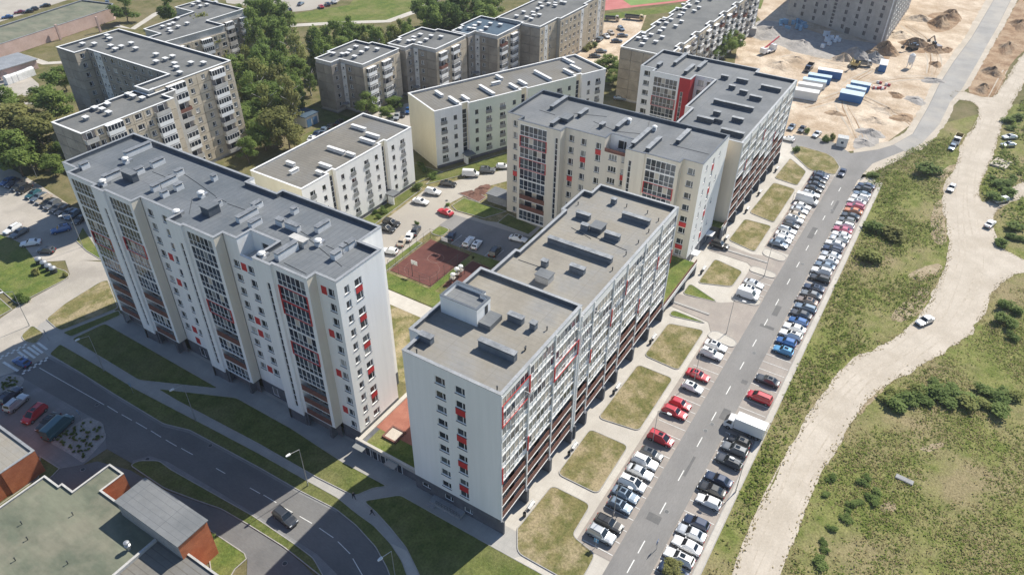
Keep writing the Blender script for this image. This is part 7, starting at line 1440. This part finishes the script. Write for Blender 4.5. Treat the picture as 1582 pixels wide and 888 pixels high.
# meadow plants: uncountable stalks and leaves as one object for each stretch
def stuff_plants(name, polys, dens, size, m, seed, dry=0.0, hgt=.35):
    g = np.random.default_rng(seed); V = []
    for poly in polys:
        P = np.array(poly); lo, hi = P.min(0), P.max(0); n = int((hi-lo).prod()*dens); q = lo+g.random((n, 2))*(hi-lo); ins = np.zeros(n, bool)
        for i in range(len(P)):
            a, b = P[i-1], P[i]; cond = (a[1] > q[:, 1]) != (b[1] > q[:, 1]); xx = (b[0]-a[0])*(q[:, 1]-a[1])/(b[1]-a[1]+1e-12)+a[0]; ins ^= cond & (q[:, 0] < xx)
        q = q[ins]; f = np.sin(q[:, 0]*.21+1.3*np.sin(q[:, 1]*.17))+np.sin(q[:, 1]*.33+1.7*np.sin(q[:, 0]*.11))+g.normal(0, .7, len(q)); q = q[f > -.35]; n = len(q)
        for k in range(4):
            p = np.concatenate([q+g.normal(0, .35, (n, 2)), (g.random((n, 1))*hgt*(1+.4*k))], 1); nr = g.normal(0, .45, (n, 3))+np.array([0, 0, 1.2]); nr /= np.linalg.norm(nr, axis=1)[:, None]; t = np.cross(nr, g.normal(size=(n, 3))); t /= np.linalg.norm(t, axis=1)[:, None]; b = np.cross(nr, t); s = size*(.5+g.random(n))[:, None]
            V.append(np.stack([p-t*s, p+b*s*.5, p+t*s*1.2, p-b*s*.5], 1).reshape(-1, 3))
    v = np.concatenate(V); o = obj(name, quads_mesh(name, v, m), kind="stuff"); return o
MW = [px([(1090, 888), (1190, 664), (1292, 445), (1360, 296), (1335, 272), (1400, 234), (1470, 205), (1478, 225), (1472, 262), (1450, 290), (1452, 325), (1462, 372), (1456, 412), (1442, 440), (1428, 470), (1395, 508), (1350, 534), (1303, 555), (1270, 595), (1228, 660), (1176, 762), (1125, 884)])]
stuff_plants("meadow_plants", MW, 2.6, .22, "weed_green", 3, hgt=.25); stuff_plants("dry_meadow_plants", MW, 1.3, .18, "weed_dry", 4, hgt=.2)
FD = [px([(1215, 888), (1245, 805), (1272, 742), (1285, 714), (1320, 660), (1345, 620), (1380, 595), (1440, 566), (1500, 528), (1530, 490), (1545, 450), (1580, 440), (1640, 450), (1640, 900)])]
stuff_plants("field_plants", FD, 2.2, .17, "weed_green", 5, hgt=.10); stuff_plants("dry_field_plants", FD, 2.6, .15, "weed_dry", 6, hgt=.10)
RTH = [px([(1540, 240), (1525, 272), (1515, 296), (1520, 312), (1545, 296), (1600, 268), (1640, 230), (1580, 150)]), px([(1536, 335), (1542, 362), (1550, 380), (1590, 402), (1640, 400), (1640, 290), (1575, 308)])]
stuff_plants("thicket_plants", RTH, .9, .4, "weed_green", 7, hgt=.8)

g_ = np.random.default_rng(21); edge = chaikin([Vector(p) for p in px(dt)], 1); V = []
for a, b in zip(edge, edge[1:]):
    n_ = int((b-a).length*7)
    if n_ < 1 or n_ > 900: continue
    t = g_.random((n_, 1)); q = np.array(a)+(np.array(b)-np.array(a))*t+g_.normal(0, .45, (n_, 2)); p = np.concatenate([q, g_.random((n_, 1))*.12], 1); nr = g_.normal(0, .45, (n_, 3))+np.array([0, 0, 1.2]); nr /= np.linalg.norm(nr, axis=1)[:, None]; u = np.cross(nr, g_.normal(size=(n_, 3))); u /= np.linalg.norm(u, axis=1)[:, None]; w_ = np.cross(nr, u); s_ = .16*(.5+g_.random(n_))[:, None]
    V.append(np.stack([p-u*s_, p+w_*s_*.5, p+u*s_*1.2, p-w_*s_*.5], 1).reshape(-1, 3))
obj("verge_plants", quads_mesh("verge_plants", np.concatenate(V), "weed_dry"), kind="stuff")
# ------------------------------------------------------------------ summer air
hm = bpy.data.materials.new("air"); t_, n_, l_ = nodes_of(hm); n_.remove(n_["Principled BSDF"]); vv = n_.new("ShaderNodeVolumePrincipled"); vv.inputs["Color"].default_value = (.86, .91, 1, 1); vv.inputs["Density"].default_value = 0.00013; vv.inputs["Anisotropy"].default_value = 0.2
l_.new(vv.outputs[0], n_["Material Output"].inputs["Volume"]); MATS["air"] = hm
mb = MB(); mb.box(-320, -370, -1.2, 920, 820, 104); obj("haze", mb.mesh("haze", ["air"]), kind="stuff")
